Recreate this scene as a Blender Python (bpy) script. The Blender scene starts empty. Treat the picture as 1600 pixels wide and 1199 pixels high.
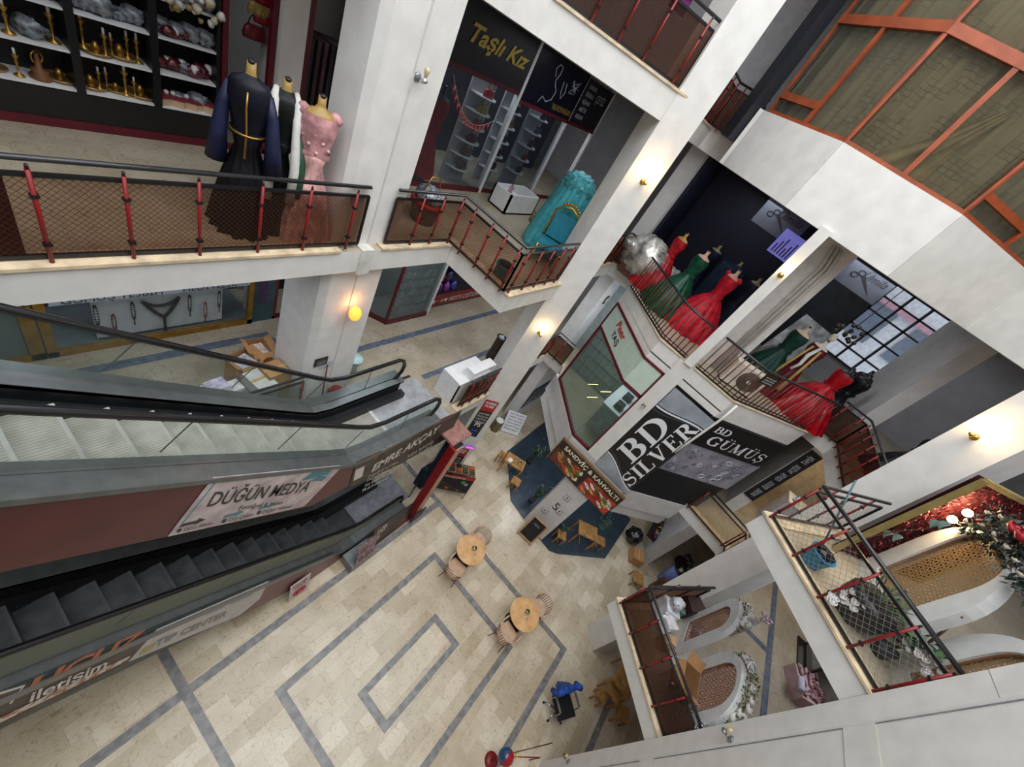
import bpy, bmesh, math, random
from mathutils import Vector, Matrix
from mathutils.geometry import tessellate_polygon
random.seed(7)
SC = bpy.context.scene
COL = SC.collection
PI = math.pi

# ---------------------------------------------------------------- camera
FPX = 627.569
RX = Vector((0.56731282, -0.30163047, 0.7662736))      # world +X seen by the camera (right, down, forward)
RY = Vector((-0.68807513, -0.68485881, 0.23983543))
RZ = Vector((0.45244755, -0.66331552, -0.5960736))
EYE = Vector((0.0, 0.0, 11.1))
cam_d = bpy.data.cameras.new('camera')
cam_d.sensor_fit = 'HORIZONTAL'; cam_d.sensor_width = 36.0
cam_d.lens = 36.0 * FPX / 1600.0
cam_d.clip_start = 0.05; cam_d.clip_end = 200
cam = bpy.data.objects.new('camera', cam_d); COL.objects.link(cam)
right = Vector((RX[0], RY[0], RZ[0])); down = Vector((RX[1], RY[1], RZ[1])); fwd = Vector((RX[2], RY[2], RZ[2]))
m3 = Matrix((right, -down, -fwd)).transposed()
q = m3.to_quaternion()
cam.matrix_world = Matrix.Translation(EYE) @ q.to_matrix().to_4x4()
SC.camera = cam

# ---------------------------------------------------------------- exposure, sky, daylight
vs = SC.view_settings
vs.view_transform = 'Standard'; vs.look = 'None'; vs.gamma = 1.0; vs.use_curve_mapping = False
vs.exposure = 0.0
SC.cycles.use_denoising = True
SC.cycles.max_bounces = 7; SC.cycles.diffuse_bounces = 4; SC.cycles.transparent_max_bounces = 14
SC.cycles.sample_clamp_indirect = 4.0
W = bpy.data.worlds.new('world'); SC.world = W; W.use_nodes = True
bg = W.node_tree.nodes['Background']
bg.inputs[0].default_value = (0.84, 0.91, 1.0, 1); bg.inputs[1].default_value = 1.6

def area(name, loc, size, energy, color=(1, 1, 1), rot=(0, 0, 0)):
    d = bpy.data.lights.new(name, 'AREA'); d.shape = 'RECTANGLE'; d.size = size[0]; d.size_y = size[1]
    d.energy = energy; d.color = color
    o = bpy.data.objects.new(name, d); o.location = loc; o.rotation_euler = rot; COL.objects.link(o)
    return o
def point(name, loc, energy, color=(1, .75, .45), r=.04):
    d = bpy.data.lights.new(name, 'POINT'); d.energy = energy; d.color = color; d.shadow_soft_size = r
    o = bpy.data.objects.new(name, d); o.location = loc; COL.objects.link(o)
    return o
area('skylight', (2.5, -0.3, 19.0), (16, 10), 1750, (0.97, 0.985, 1.0))

# pixel + known plane -> place in the room
def ray(u, v):
    d = Vector(((u - 800) / FPX, (v - 599.5) / FPX, 1.0))
    return Vector((RX.dot(d), RY.dot(d), RZ.dot(d)))
def az_(u, v, z):
    d = ray(u, v); return EYE + d * ((z - EYE.z) / d.z)
def ay(u, v, y):
    d = ray(u, v); return EYE + d * (y / d.y)
def ax(u, v, x):
    d = ray(u, v); return EYE + d * (x / d.x)

# ---------------------------------------------------------------- materials
def lin(c):
    if isinstance(c, str):
        c = [int(c[i:i + 2], 16) / 255 for i in (0, 2, 4)]
    return tuple((x / 12.92 if x <= .04045 else ((x + .055) / 1.055) ** 2.4) for x in c[:3]) + (1.0,)
MC = {}
def mat(c, rough=.6, metal=0., var=.08, scale=6., bump=0., emit=0., spec=.5, c2=None, name=None, vthr=None, sheen=0):
    key = (str(c), rough, metal, var, scale, bump, emit, spec, str(c2), vthr)
    if key in MC: return MC[key]
    m = bpy.data.materials.new(name or 'surface_%d' % len(MC)); m.use_nodes = True
    nt = m.node_tree; b = nt.nodes['Principled BSDF']
    col = lin(c)
    b.inputs['Roughness'].default_value = rough; b.inputs['Metallic'].default_value = metal
    b.inputs['Specular IOR Level'].default_value = spec
    if emit:
        b.inputs['Emission Color'].default_value = col; b.inputs['Emission Strength'].default_value = emit
    if var or bump or c2:
        tc = nt.nodes.new('ShaderNodeTexCoord'); n = nt.nodes.new('ShaderNodeTexNoise')
        n.inputs['Scale'].default_value = scale; n.inputs['Detail'].default_value = 5
        nt.links.new(tc.outputs['Object'], n.inputs['Vector'])
        r = nt.nodes.new('ShaderNodeValToRGB')
        lo = tuple(max(0, x * (1 - var * 2)) for x in col[:3]) + (1,); hi = tuple(min(1, x * (1 + var)) for x in col[:3]) + (1,)
        if c2: lo = lin(c2); hi = col
        a, z = (.35, .65) if not vthr else vthr
        r.color_ramp.elements[0].position = a; r.color_ramp.elements[0].color = lo
        r.color_ramp.elements[1].position = z; r.color_ramp.elements[1].color = hi
        nt.links.new(n.outputs['Fac'], r.inputs['Fac']); nt.links.new(r.outputs['Color'], b.inputs['Base Color'])
        if bump:
            bp = nt.nodes.new('ShaderNodeBump'); bp.inputs['Strength'].default_value = bump; bp.inputs['Distance'].default_value = .02
            nt.links.new(n.outputs['Fac'], bp.inputs['Height']); nt.links.new(bp.outputs['Normal'], b.inputs['Normal'])
    else:
        b.inputs['Base Color'].default_value = col
    MC[key] = m
    return m
def glass(tint='ffffff', alpha=.12, rough=.03, body='bfd0cc', key='g'):
    k = ('glass', tint, alpha, rough, body)
    if k in MC: return MC[k]
    m = bpy.data.materials.new('pane_glass'); m.use_nodes = True; nt = m.node_tree; nt.nodes.clear()
    o = nt.nodes.new('ShaderNodeOutputMaterial'); t = nt.nodes.new('ShaderNodeBsdfTransparent'); t.inputs[0].default_value = lin(tint)
    g = nt.nodes.new('ShaderNodeBsdfPrincipled'); g.inputs['Base Color'].default_value = lin(body); g.inputs['Roughness'].default_value = rough
    mx = nt.nodes.new('ShaderNodeMixShader'); lw = nt.nodes.new('ShaderNodeLayerWeight'); lw.inputs[0].default_value = .25
    ma = nt.nodes.new('ShaderNodeMath'); ma.operation = 'MULTIPLY_ADD'; ma.inputs[1].default_value = .28; ma.inputs[2].default_value = alpha; ma.use_clamp = True
    nt.links.new(lw.outputs['Facing'], ma.inputs[0]); nt.links.new(ma.outputs[0], mx.inputs[0])
    nt.links.new(t.outputs[0], mx.inputs[1]); nt.links.new(g.outputs[0], mx.inputs[2]); nt.links.new(mx.outputs[0], o.inputs[0])
    MC[k] = m; return m
def mesh_mat(wire='3a271d', tint='c9b3a3', alpha=.18, scale=18., body='4a2c22', lw=.10):
    """tinted translucent sheet behind a diamond wire mesh"""
    k = ('wire', wire, tint, alpha, scale, body)
    if k in MC: return MC[k]
    m = bpy.data.materials.new('wire_mesh_panel'); m.use_nodes = True; nt = m.node_tree; nt.nodes.clear()
    N = nt.nodes.new; L = nt.links.new
    o = N('ShaderNodeOutputMaterial'); t = N('ShaderNodeBsdfTransparent'); t.inputs[0].default_value = lin(tint)
    d = N('ShaderNodeBsdfPrincipled'); d.inputs['Base Color'].default_value = lin(body); d.inputs['Roughness'].default_value = .25
    w = N('ShaderNodeBsdfPrincipled'); w.inputs['Base Color'].default_value = lin(wire); w.inputs['Roughness'].default_value = .6
    uv = N('ShaderNodeUVMap'); sp = N('ShaderNodeSeparateXYZ'); L(uv.outputs[0], sp.inputs[0])
    def line(op):
        a = N('ShaderNodeMath'); a.operation = op; L(sp.outputs[0], a.inputs[0]); L(sp.outputs[1], a.inputs[1])
        s = N('ShaderNodeMath'); s.operation = 'MULTIPLY'; s.inputs[1].default_value = scale; L(a.outputs[0], s.inputs[0])
        f = N('ShaderNodeMath'); f.operation = 'FRACT'; L(s.outputs[0], f.inputs[0])
        c = N('ShaderNodeMath'); c.operation = 'LESS_THAN'; c.inputs[1].default_value = lw; L(f.outputs[0], c.inputs[0]); return c
    a, b = line('ADD'), line('SUBTRACT')
    mxm = N('ShaderNodeMath'); mxm.operation = 'MAXIMUM'; L(a.outputs[0], mxm.inputs[0]); L(b.outputs[0], mxm.inputs[1])
    m1 = N('ShaderNodeMixShader'); m1.inputs[0].default_value = alpha; L(t.outputs[0], m1.inputs[1]); L(d.outputs[0], m1.inputs[2])
    m2 = N('ShaderNodeMixShader'); L(mxm.outputs[0], m2.inputs[0]); L(m1.outputs[0], m2.inputs[1]); L(w.outputs[0], m2.inputs[2])
    L(m2.outputs[0], o.inputs[0]); MC[k] = m; return m
def marble_floor(name, base, dark, vein, tile=(.62, .31), tone=.5, rough=.28):
    m = bpy.data.materials.new(name); m.use_nodes = True; nt = m.node_tree; b = nt.nodes['Principled BSDF']
    N = nt.nodes.new; L = nt.links.new
    tc = N('ShaderNodeTexCoord'); br = N('ShaderNodeTexBrick'); L(tc.outputs['Object'], br.inputs['Vector'])
    br.inputs['Scale'].default_value = 1.0; br.inputs['Brick Width'].default_value = tile[0]; br.inputs['Row Height'].default_value = tile[1]
    br.inputs['Mortar Size'].default_value = .004; br.inputs['Mortar Smooth'].default_value = 1
    br.inputs['Color1'].default_value = lin(base); br.inputs['Color2'].default_value = lin(dark); br.inputs['Mortar'].default_value = lin('a39680')
    br.offset = .37; br.inputs['Bias'].default_value = -.1
    def noise(scale, det, dist, p0, p1, col, prev, amt):
        n = N('ShaderNodeTexNoise'); n.inputs['Scale'].default_value = scale; n.inputs['Detail'].default_value = det; n.inputs['Distortion'].default_value = dist
        L(tc.outputs['Object'], n.inputs['Vector'])
        r = N('ShaderNodeValToRGB'); e = r.color_ramp.elements; e[0].position = p0; e[0].color = lin(col); e[1].position = p1; e[1].color = (1, 1, 1, 1)
        L(n.outputs['Fac'], r.inputs['Fac'])
        mx = N('ShaderNodeMixRGB'); mx.blend_type = 'MULTIPLY'; mx.inputs[0].default_value = amt; L(prev, mx.inputs[1]); L(r.outputs['Color'], mx.inputs[2]); return mx.outputs[0]
    o = noise(1.3, 6, .5, .3, .62, 'cfc2ac', br.outputs['Color'], tone)
    # thin wavering veins: a narrow band of a distorted noise
    n = N('ShaderNodeTexNoise'); n.inputs['Scale'].default_value = 3.2; n.inputs['Detail'].default_value = 8; n.inputs['Distortion'].default_value = 1.6; L(tc.outputs['Object'], n.inputs['Vector'])
    r = N('ShaderNodeValToRGB'); cr = r.color_ramp; cr.elements[0].position = .485; cr.elements[0].color = (1, 1, 1, 1); cr.elements[1].position = .515; cr.elements[1].color = (1, 1, 1, 1)
    e = cr.elements.new(.5); e.color = lin(vein); L(n.outputs['Fac'], r.inputs['Fac'])
    mx = N('ShaderNodeMixRGB'); mx.blend_type = 'MULTIPLY'; mx.inputs[0].default_value = .55; L(o, mx.inputs[1]); L(r.outputs['Color'], mx.inputs[2])
    o = noise(14, 5, 1.2, .27, .31, '776a5c', mx.outputs[0], .8)
    L(o, b.inputs['Base Color']); b.inputs['Roughness'].default_value = rough
    return m

M_plaster = mat('dedbd5', .75, var=.035, scale=3.5, bump=.25, name='white_plaster')
M_plaster2 = mat('cfccc8', .8, var=.04, scale=3., bump=.2, name='grey_plaster')
M_dirty = mat('d4d0c8', .8, var=.10, scale=5, bump=.35, name='worn_plaster')
M_nosing = mat('d9c3a2', .45, var=.13, scale=7, bump=.1, name='beige_marble_edge')
M_floor = marble_floor('cream_marble_tiles', 'd9ccb5', 'bcac91', 'b3a48b')
M_floor1 = marble_floor('upper_floor_tiles', 'b3a793', 'a59a85', '968a76', rough=.35)
M_stripe = mat('8c8986', .35, var=.18, scale=7, c2='6b6968', name='grey_marble_stripe')
M_stripe1 = mat('68707c', .4, var=.2, scale=9, c2='4b5564', name='blue_marble_stripe')
M_red = mat('84171a', .4, var=.1, scale=8, name='red_paint')
M_dred = mat('5e1220', .45, var=.1, name='dark_red_paint')
M_rust = mat('6e2a20', .5, var=.15, scale=12, name='rust_red_bar')
M_black = mat('17171a', .35, var=.1, name='black_paint')
M_rail = mat('26262a', .28, var=.15, scale=14, spec=.6, name='black_handrail')
M_white = mat('e4e4e2', .5, var=.03, name='white_board')
M_steel = mat('8f9496', .35, .6, var=.1, scale=10, name='brushed_steel')
M_chrome = mat('c8c8cc', .15, 1., var=0, name='chrome')
M_gold = mat('b98f3f', .3, .8, var=.15, name='gold')
M_wood = mat('c7955c', .5, var=.2, scale=5, c2='ad7843', name='pine_wood')
M_orange = mat('9c4a26', .45, var=.12, scale=5, name='varnished_frame')
M_dark = mat('15151c', .5, var=.1, name='dark_interior')
M_card = mat('b98a5a', .8, var=.08, name='cardboard')

# ---------------------------------------------------------------- mesh builder
class MB:
    def __init__(s): s.v = []; s.f = []; s.mi = []; s.uv = []; s.mats = []; s.cur = 0; s.smooth = []
    def m(s, material):
        if material not in s.mats: s.mats.append(material)
        s.cur = s.mats.index(material); return s
    def face(s, idx, smooth=False): s.f.append(tuple(idx)); s.mi.append(s.cur); s.smooth.append(smooth)
    def add(s, pts): n = len(s.v); s.v += [tuple(p) for p in pts]; return n
    def quad(s, a, b, c, d): n = s.add((a, b, c, d)); s.face((n, n + 1, n + 2, n + 3)); return s
    def poly(s, pts): n = s.add(pts); s.face(range(n, n + len(pts))); return s
    def box(s, lo, hi, M=None):
        x0, y0, z0 = lo; x1, y1, z1 = hi
        p = [Vector(q) for q in ((x0, y0, z0), (x1, y0, z0), (x1, y1, z0), (x0, y1, z0), (x0, y0, z1), (x1, y0, z1), (x1, y1, z1), (x0, y1, z1))]
        if M is not None: p = [M @ q for q in p]
        n = s.add(p)
        for f in ((0, 3, 2, 1), (4, 5, 6, 7), (0, 1, 5, 4), (1, 2, 6, 5), (2, 3, 7, 6), (3, 0, 4, 7)): s.face([n + i for i in f])
        return s
    def cbox(s, c, size, rz=0, rx=0, ry=0):
        M = Matrix.Translation(Vector(c)) @ Matrix.Rotation(rz, 4, 'Z') @ Matrix.Rotation(ry, 4, 'Y') @ Matrix.Rotation(rx, 4, 'X')
        return s.box([-x / 2 for x in size], [x / 2 for x in size], M)
    def prism(s, pts, z0, z1, bottom=True, top=True, mt=None, ms=None):
        n = len(pts); area2 = sum(pts[i][0] * pts[(i + 1) % n][1] - pts[(i + 1) % n][0] * pts[i][1] for i in range(n))
        if area2 < 0: pts = pts[::-1]
        a = s.add([(p[0], p[1], z0) for p in pts]); b = s.add([(p[0], p[1], z1) for p in pts])
        if ms: s.m(ms)
        for i in range(n): j = (i + 1) % n; s.face((a + i, a + j, b + j, b + i))
        tri = tessellate_polygon([[Vector((p[0], p[1], 0)) for p in pts]])
        def up(t):
            (x0, y0), (x1, y1), (x2, y2) = [pts[i][:2] for i in t]
            return t if (x1 - x0) * (y2 - y0) - (x2 - x0) * (y1 - y0) > 0 else t[::-1]
        if bottom:
            for t in tri: s.face([a + i for i in up(t)[::-1]])
        if top:
            if mt: s.m(mt)
            for t in tri: s.face([b + i for i in up(t)])
        return s
    def tube(s, pts, r, n=8, closed=False, caps=True, smooth=True):
        pts = [Vector(p) for p in pts]; k = len(pts); rings = []
        if not hasattr(r, '__len__'): r = [r] * k
        prev = None
        for i, p in enumerate(pts):
            if closed: t = pts[(i + 1) % k] - pts[i - 1]
            else: t = pts[min(i + 1, k - 1)] - pts[max(i - 1, 0)]
            if t.length < 1e-9: t = Vector((0, 0, 1))
            t.normalize()
            if prev is None:
                u = t.cross(Vector((0, 0, 1)));
                if u.length < .1: u = t.cross(Vector((1, 0, 0)))
            else: u = prev - t * prev.dot(t)
            if u.length < 1e-6: u = t.orthogonal()
            u.normalize(); prev = u; w = t.cross(u)
            rings.append(s.add([p + (u * math.cos(a) + w * math.sin(a)) * r[i] for a in [2 * PI * j / n for j in range(n)]]))
        for i in range(k if closed else k - 1):
            A, B = rings[i], rings[(i + 1) % k]
            for j in range(n): s.face((A + j, A + (j + 1) % n, B + (j + 1) % n, B + j), smooth)
        if caps and not closed:
            s.face([rings[0] + j for j in range(n)][::-1]); s.face([rings[-1] + j for j in range(n)])
        return s
    def lathe(s, prof, c=(0, 0, 0), n=20, fold=None, M=None, smooth=True, caps=True):
        """prof: (r, z) list; fold(angle, i) -> radius factor"""
        rings = []
        for i, (r, z) in enumerate(prof):
            pts = []
            for j in range(n):
                a = 2 * PI * j / n; rr = r * (fold(a, i) if fold else 1)
                p = Vector((math.cos(a) * rr, math.sin(a) * rr, z))
                if M is not None: p = M @ p
                pts.append(p + Vector(c))
            rings.append(s.add(pts))
        for i in range(len(prof) - 1):
            A, B = rings[i], rings[i + 1]
            for j in range(n): s.face((A + j, A + (j + 1) % n, B + (j + 1) % n, B + j), smooth)
        if caps:
            s.face([rings[0] + j for j in range(n)][::-1]); s.face([rings[-1] + j for j in range(n)])
        return s
    def bar(s, p, q, w, h, up=(0, 0, 1)):
        p = Vector(p); q = Vector(q); t = (q - p); L = t.length; t.normalize(); u = Vector(up)
        if abs(t.dot(u)) > .98: u = Vector((1, 0, 0))
        sd = t.cross(u).normalized(); uu = sd.cross(t)
        M = Matrix((t.to_4d(), sd.to_4d(), uu.to_4d(), (0, 0, 0, 1))).transposed(); M.translation = p
        for i in range(3): M[3][i] = 0
        M[3][3] = 1
        return s.box((0, -w / 2, -h / 2), (L, w / 2, h / 2), M)
    def blob(s, c, r, n=10, k=7, noise=.0, sq=(1, 1, 1), seed=0):
        rnd = random.Random(seed); rings = []
        top = s.add([Vector(c) + Vector((0, 0, r * sq[2]))])
        for i in range(1, k):
            th = PI * i / k
            rings.append(s.add([Vector(c) + Vector((r * sq[0] * math.sin(th) * math.cos(a), r * sq[1] * math.sin(th) * math.sin(a), r * sq[2] * math.cos(th))) * (1 + noise * (rnd.random() - .5) * 2) for a in [2 * PI * j / n for j in range(n)]]))
        bot = s.add([Vector(c) - Vector((0, 0, r * sq[2]))])
        for j in range(n): s.face((top, rings[0] + j, rings[0] + (j + 1) % n), True); s.face((bot, rings[-1] + (j + 1) % n, rings[-1] + j), True)
        for i in range(len(rings) - 1):
            for j in range(n): s.face((rings[i] + j, rings[i + 1] + j, rings[i + 1] + (j + 1) % n, rings[i] + (j + 1) % n), True)
        return s
    def build(s, name, material=None, parent=None, kind=None, label=None, cat=None, group=None, origin=None, uv=None):
        me = bpy.data.meshes.new(name)
        org = Vector(origin) if origin is not None else Vector((0, 0, 0))
        me.from_pydata([tuple(Vector(v) - org) for v in s.v], [], s.f)
        for mm in (s.mats or [material]): me.materials.append(mm)
        if s.mats: me.polygons.foreach_set('material_index', s.mi)
        me.polygons.foreach_set('use_smooth', s.smooth)
        if uv:
            l = me.uv_layers.new(name='UVMap')
            for i, lp in enumerate(me.loops): l.data[i].uv = uv(s.v[lp.vertex_index])
        me.update()
        o = bpy.data.objects.new(name, me); COL.objects.link(o); o.location = org
        if parent is not None: o.parent = parent; 
        return tag(o, label, cat, group, kind)
def tag(o, label=None, cat=None, group=None, kind=None):
    if label: o['label'] = label
    if cat: o['category'] = cat
    if group: o['group'] = group
    if kind: o['kind'] = kind
    return o
def empty(name, loc, rz=0, label=None, cat=None, group=None):
    o = bpy.data.objects.new(name, None); COL.objects.link(o); o.location = loc; o.rotation_euler = (0, 0, rz); o.empty_display_size = .1
    return tag(o, label, cat, group)
def dup(root, loc=None, rz=None, label=None, group=None, scale=None):
    r = root.copy(); COL.objects.link(r)
    if loc is not None: r.location = loc
    if rz is not None: r.rotation_euler = (0, 0, rz)
    if scale is not None: r.scale = scale
    if label: r['label'] = label
    if group: r['group'] = group
    for ch in [o for o in bpy.data.objects if o.parent == root]:
        c = ch.copy(); COL.objects.link(c); c.parent = r
        for g in [o for o in bpy.data.objects if o.parent == ch]:
            d = g.copy(); COL.objects.link(d); d.parent = c
    return r
def struct(name, mb, material=None, **k):
    return mb.build(name, material, kind='structure', **k)
def fit(body, O, A, U, material, parent, name='lettering', bold=0., out=.004, label=None, kind=None, shear=0.):
    """lettering that runs from O to A with capitals reaching U (three points on a surface)"""
    cu = bpy.data.curves.new('t', 'FONT'); cu.body = body; cu.size = 1; cu.offset = bold; cu.resolution_u = 3; cu.space_line = .95; cu.shear = shear
    to = bpy.data.objects.new('t', cu); me = bpy.data.meshes.new_from_object(to)
    bpy.data.objects.remove(to); bpy.data.curves.remove(cu)
    xs = [v.co.x for v in me.vertices] or [0, 1]; x0, x1 = min(xs), max(xs)
    O, A, U = Vector(O), Vector(A), Vector(U); ex = (A - O) / max(1e-6, x1 - x0); ey = (U - O) / .70; n = ex.cross(ey).normalized()
    for v in me.vertices: v.co = O + ex * (v.co.x - x0) + ey * v.co.y + n * out
    me.materials.clear(); me.materials.append(material)
    o = bpy.data.objects.new(name, me); COL.objects.link(o)
    if parent is not None:
        o.parent = parent; o.matrix_parent_inverse = winv(parent)
    if label: o['label'] = label
    if kind: o['kind'] = kind
    return o
def text(body, org, xd, ud, size, material, parent, name='lettering', bold=0., depth=.006, sx=1., align='LEFT', shear=0., label=None):
    cu = bpy.data.curves.new('t', 'FONT'); cu.body = body; cu.size = size; cu.extrude = depth / 2; cu.offset = bold * size; cu.shear = shear
    cu.align_x = align; cu.align_y = 'BOTTOM_BASELINE'; cu.resolution_u = 3; cu.space_line = .95
    to = bpy.data.objects.new('t', cu)
    me = bpy.data.meshes.new_from_object(to)
    xd = Vector(xd).normalized(); ud = Vector(ud).normalized(); nd = xd.cross(ud)
    M = Matrix.Identity(4)
    for i in range(3): M[i][0] = xd[i] * sx; M[i][1] = ud[i]; M[i][2] = nd[i]; M[i][3] = org[i]
    me.transform(M)
    me.materials.clear(); me.materials.append(material)
    bpy.data.objects.remove(to); bpy.data.curves.remove(cu)
    o = bpy.data.objects.new(name, me); COL.objects.link(o)
    if parent is not None:
        o.parent = parent; o.matrix_parent_inverse = parent.matrix_basis.inverted() if parent.type != 'EMPTY' or True else Matrix()
    if label: o['label'] = label
    return o

def winv(p):
    M = Matrix.Identity(4); c = p
    chain = []
    while c is not None: chain.append(c.matrix_parent_inverse @ c.matrix_basis if c.parent else c.matrix_basis.copy()); c = c.parent
    for b in reversed(chain): M = M @ b
    return M.inverted()
def wbuild(mb, name, material, parent, **k):
    o = mb.build(name, material, parent, **k); o.matrix_parent_inverse = winv(parent); return o

Z1, Z2, Z3 = 4.07, 7.77, 11.57
FAC1 = ((9.42, .55), (.7071, .7071)); FAC3 = ((9.42, -1.5), (.664, -.747))
# ---------------------------------------------------------------- floor of the atrium
mb = MB().m(M_floor).quad((-9, -10, 0), (18, -10, 0), (18, 10, 0), (-9, 10, 0)).m(M_stripe)
def strip(x0, y0, x1, y1): strip.n += 1; (x0, x1, y0, y1) = (x0 - .012, x1 + .012, y0 - .012, y1 + .012); z = .003 + .0006 * strip.n; mb.quad((x0, y0, z), (x1, y0, z), (x1, y1, z), (x0, y1, z))
strip.n = 0
strip(-6, 1.98, 7.2, 2.12); strip(.48, -3.5, .62, 4.4); strip(7.2, -3.5, 7.34, 4.2); strip(-6, -3.5, 7.34, -3.36)
strip(7.34, 4.06, 11, 4.2)
strip(1.62, .84, 6.12, .97); strip(1.62, -2.27, 6.12, -2.14); strip(1.62, -2.27, 1.76, .97); strip(5.99, -2.27, 6.12, .97)
strip(2.73, -.35, 5.06, -.23); strip(2.73, -1.16, 5.06, -1.04); strip(2.73, -1.16, 2.87, -.23); strip(4.93, -1.16, 5.06, -.23)
strip(4, -5.22, 7.9, -5.08)
struct('floor', mb)

# ---------------------------------------------------------------- slabs around the void
def slab(name, path, zt, thick, floor_m, x0=-8, x1=17.5, y0=-9, y1=9.5, fascia=M_plaster):
    poly = list(path) + [(x0, y0), (x1, y0), (x1, y1), (x0, y1)]
    mb = MB(); mb.prism(poly, zt - thick, zt, ms=fascia, mt=floor_m); struct(name, mb)
V2 = [(-8, 4.41), (6.02, 4.41), (6.02, 2.87), (8.1, 2.87), (8.6, 3.18), (11.87, 3.18), (11.87, 2.3), (11.14, 2.27), (9.42, .55), (9.42, -1.5),
      (11.08, -3.37), (11.85, -3.45), (11.8, -4.22), (8.6, -4.28), (8.1, -4.22), (6.48, -2.62), (4.87, -4.28), (-8, -4.28)]
V1 = [(-8, 4.33), (5.5, 4.33), (5.5, 2.78), (6.62, 2.78), (6.62, 2.87), (8.1, 2.87), (8.6, 3.18), (11.7, 3.18), (11.7, 2.5), (11.14, 2.27), (9.42, .55), (9.42, -1.5),
      (10.82, -3.07), (10.55, -4.55), (8.6, -4.55), (8.05, -4.2), (6.35, -2.6), (4.87, -4.28), (-8, -4.28)]
V3 = [(-8, 4.41), (5.6, 4.7), (6.05, 4.5), (8.1, 2.82), (8.6, 3.18), (11.87, 3.18), (11.87, 2.3), (11.14, 2.27), (9.42, .55), (9.42, -1.5),
      (11.08, -3.37), (8.6, -4.28), (4.87, -4.4), (-8, -4.6)]
slab('slab_first_storey', V1, Z1, .37, M_floor1)
slab('slab_second_storey', V2, Z2, .38, M_floor1)
slab('slab_third_storey', V3, Z3, .44, M_floor1)
# marble nosing strips along the slab edges
def offset_path(pts, o):
    out = []; P = [Vector(p) for p in pts]
    for i, p in enumerate(P):
        d1 = (P[i] - P[i - 1]).normalized() if i else None; d2 = (P[i + 1] - P[i]).normalized() if i < len(P) - 1 else None
        d1 = d1 or d2; d2 = d2 or d1
        n1, n2 = Vector((d1.y, -d1.x)), Vector((d2.y, -d2.x)); n = (n1 + n2); n = n / max(.3, n.dot(n1))
        out.append(tuple(p + n * o))
    return out
def nosing(name, pts, z, wdt=.2, t=.035):
    a = offset_path(pts, .03); b = offset_path(pts, -wdt)
    mb = MB()
    for i in range(len(pts) - 1): mb.prism([a[i], a[i + 1], b[i + 1], b[i]], z, z + t)
    struct(name, mb, M_nosing)
nosing('trim_1', [(-8, 4.41), (3.62, 4.41)], Z2)
nosing('trim_2', [(4.35, 4.41), (6.02, 4.41), (6.02, 2.87), (8.0, 2.87)], Z2)
nosing('trim_3', [(8.75, 3.18), (11.87, 3.18), (11.87, 2.3)], Z2)
nosing('trim_4', [(11.8, -4.22), (8.8, -4.28)], Z2); nosing('trim_5', [(11.85, -3.45), (11.8, -4.22)], Z2)
nosing('trim_6', [(7.95, -4.07), (6.48, -2.62), (4.87, -4.28)], Z2, .22)
nosing('trim_7', [(6.62, 2.87), (8.0, 2.87)], Z1); nosing('trim_8', [(8.75, 3.18), (11.7, 3.18), (11.7, 2.5)], Z1, .16)
nosing('trim_9', [(10.82, -3.07), (10.55, -4.55), (8.8, -4.55)], Z1, .2); nosing('trim_10', [(7.9, -4.07), (6.35, -2.6), (4.87, -4.28)], Z1, .2)
nosing('trim_11', [(6.05, 4.5), (8.1, 2.82)], Z3); nosing('trim_12', [(8.75, 3.18), (11.87, 3.18), (11.87, 2.3)], Z3, .16)
nosing('trim_13', [(11.1, 2.23), (9.42, .55), (9.42, -1.5), (11.08, -3.37)], Z2, .12, .02)

# ---------------------------------------------------------------- columns
def column(name, pts, z0, z1, m=M_plaster):
    struct(name, MB().prism(pts, z0, z1), m)
column('column_b', [(7.94, 2.94), (8.40, 2.47), (8.88, 2.95), (8.42, 3.46)], 0, 15.3)
column('column_d', [(8.40, -3.67), (7.94, -4.14), (8.40, -4.66), (8.88, -4.18)], 0, 15.3)
A_up = [(4.66, 4.55), (3.71, 4.55), (3.61, 4.65), (3.61, 5.19), (4.66, 5.19)]
column('column_a_upper', A_up, Z2, 15.3)
column('column_a_middle', [(4.64, 4.55), (3.68, 4.55), (3.58, 4.65), (3.54, 5.45), (4.60, 5.45)], Z1, Z2 - .38)
column('column_a_foot', [(4.60, 4.50), (3.66, 4.50), (3.54, 4.60), (3.54, 5.45), (4.60, 5.45)], 0, Z1 - .37)
struct('trim_14', MB().box((3.98, 4.38, Z2 - .42), (4.2, 4.56, Z2 + .02)), M_dirty)       # pilaster joint across the slab edge
struct('trim_15', MB().box((4.165, 4.535, Z2 + .04), (4.185, 4.56, 15.2)).box((4.14, 4.535, Z1), (4.155, 4.56, Z2 - .38)), M_plaster2)
column('column_e', [(4.87, -4.29), (1.5, -4.29), (1.5, -6), (4.87, -6)], 0, 15.3)
struct('trim_16', MB().box((4.57, -4.30, 0), (4.88, -4.24, 15.2)), M_plaster)
struct('trim_17', MB().box((4.555, -4.295, 0), (4.57, -4.285, 15.2)).box((4.57, -4.242, 8.98), (4.88, -4.2385, 8.985)), mat('8d8b8c', .8))
column('column_c', [(9.30, -.37), (9.30, -.16), (9.62, -.16), (9.62, -.37)], Z2, 11.2)
column('column_c_lower', [(9.36, -.42), (9.36, -.06), (9.62, -.06), (9.62, -.42)], Z1 - .1, Z2 - .02)
column('column_five', [(9.35, -.17), (9.29, -1.04), (9.9, -1.1), (9.95, -.13)], 0, 3.0, M_plaster2)

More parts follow.
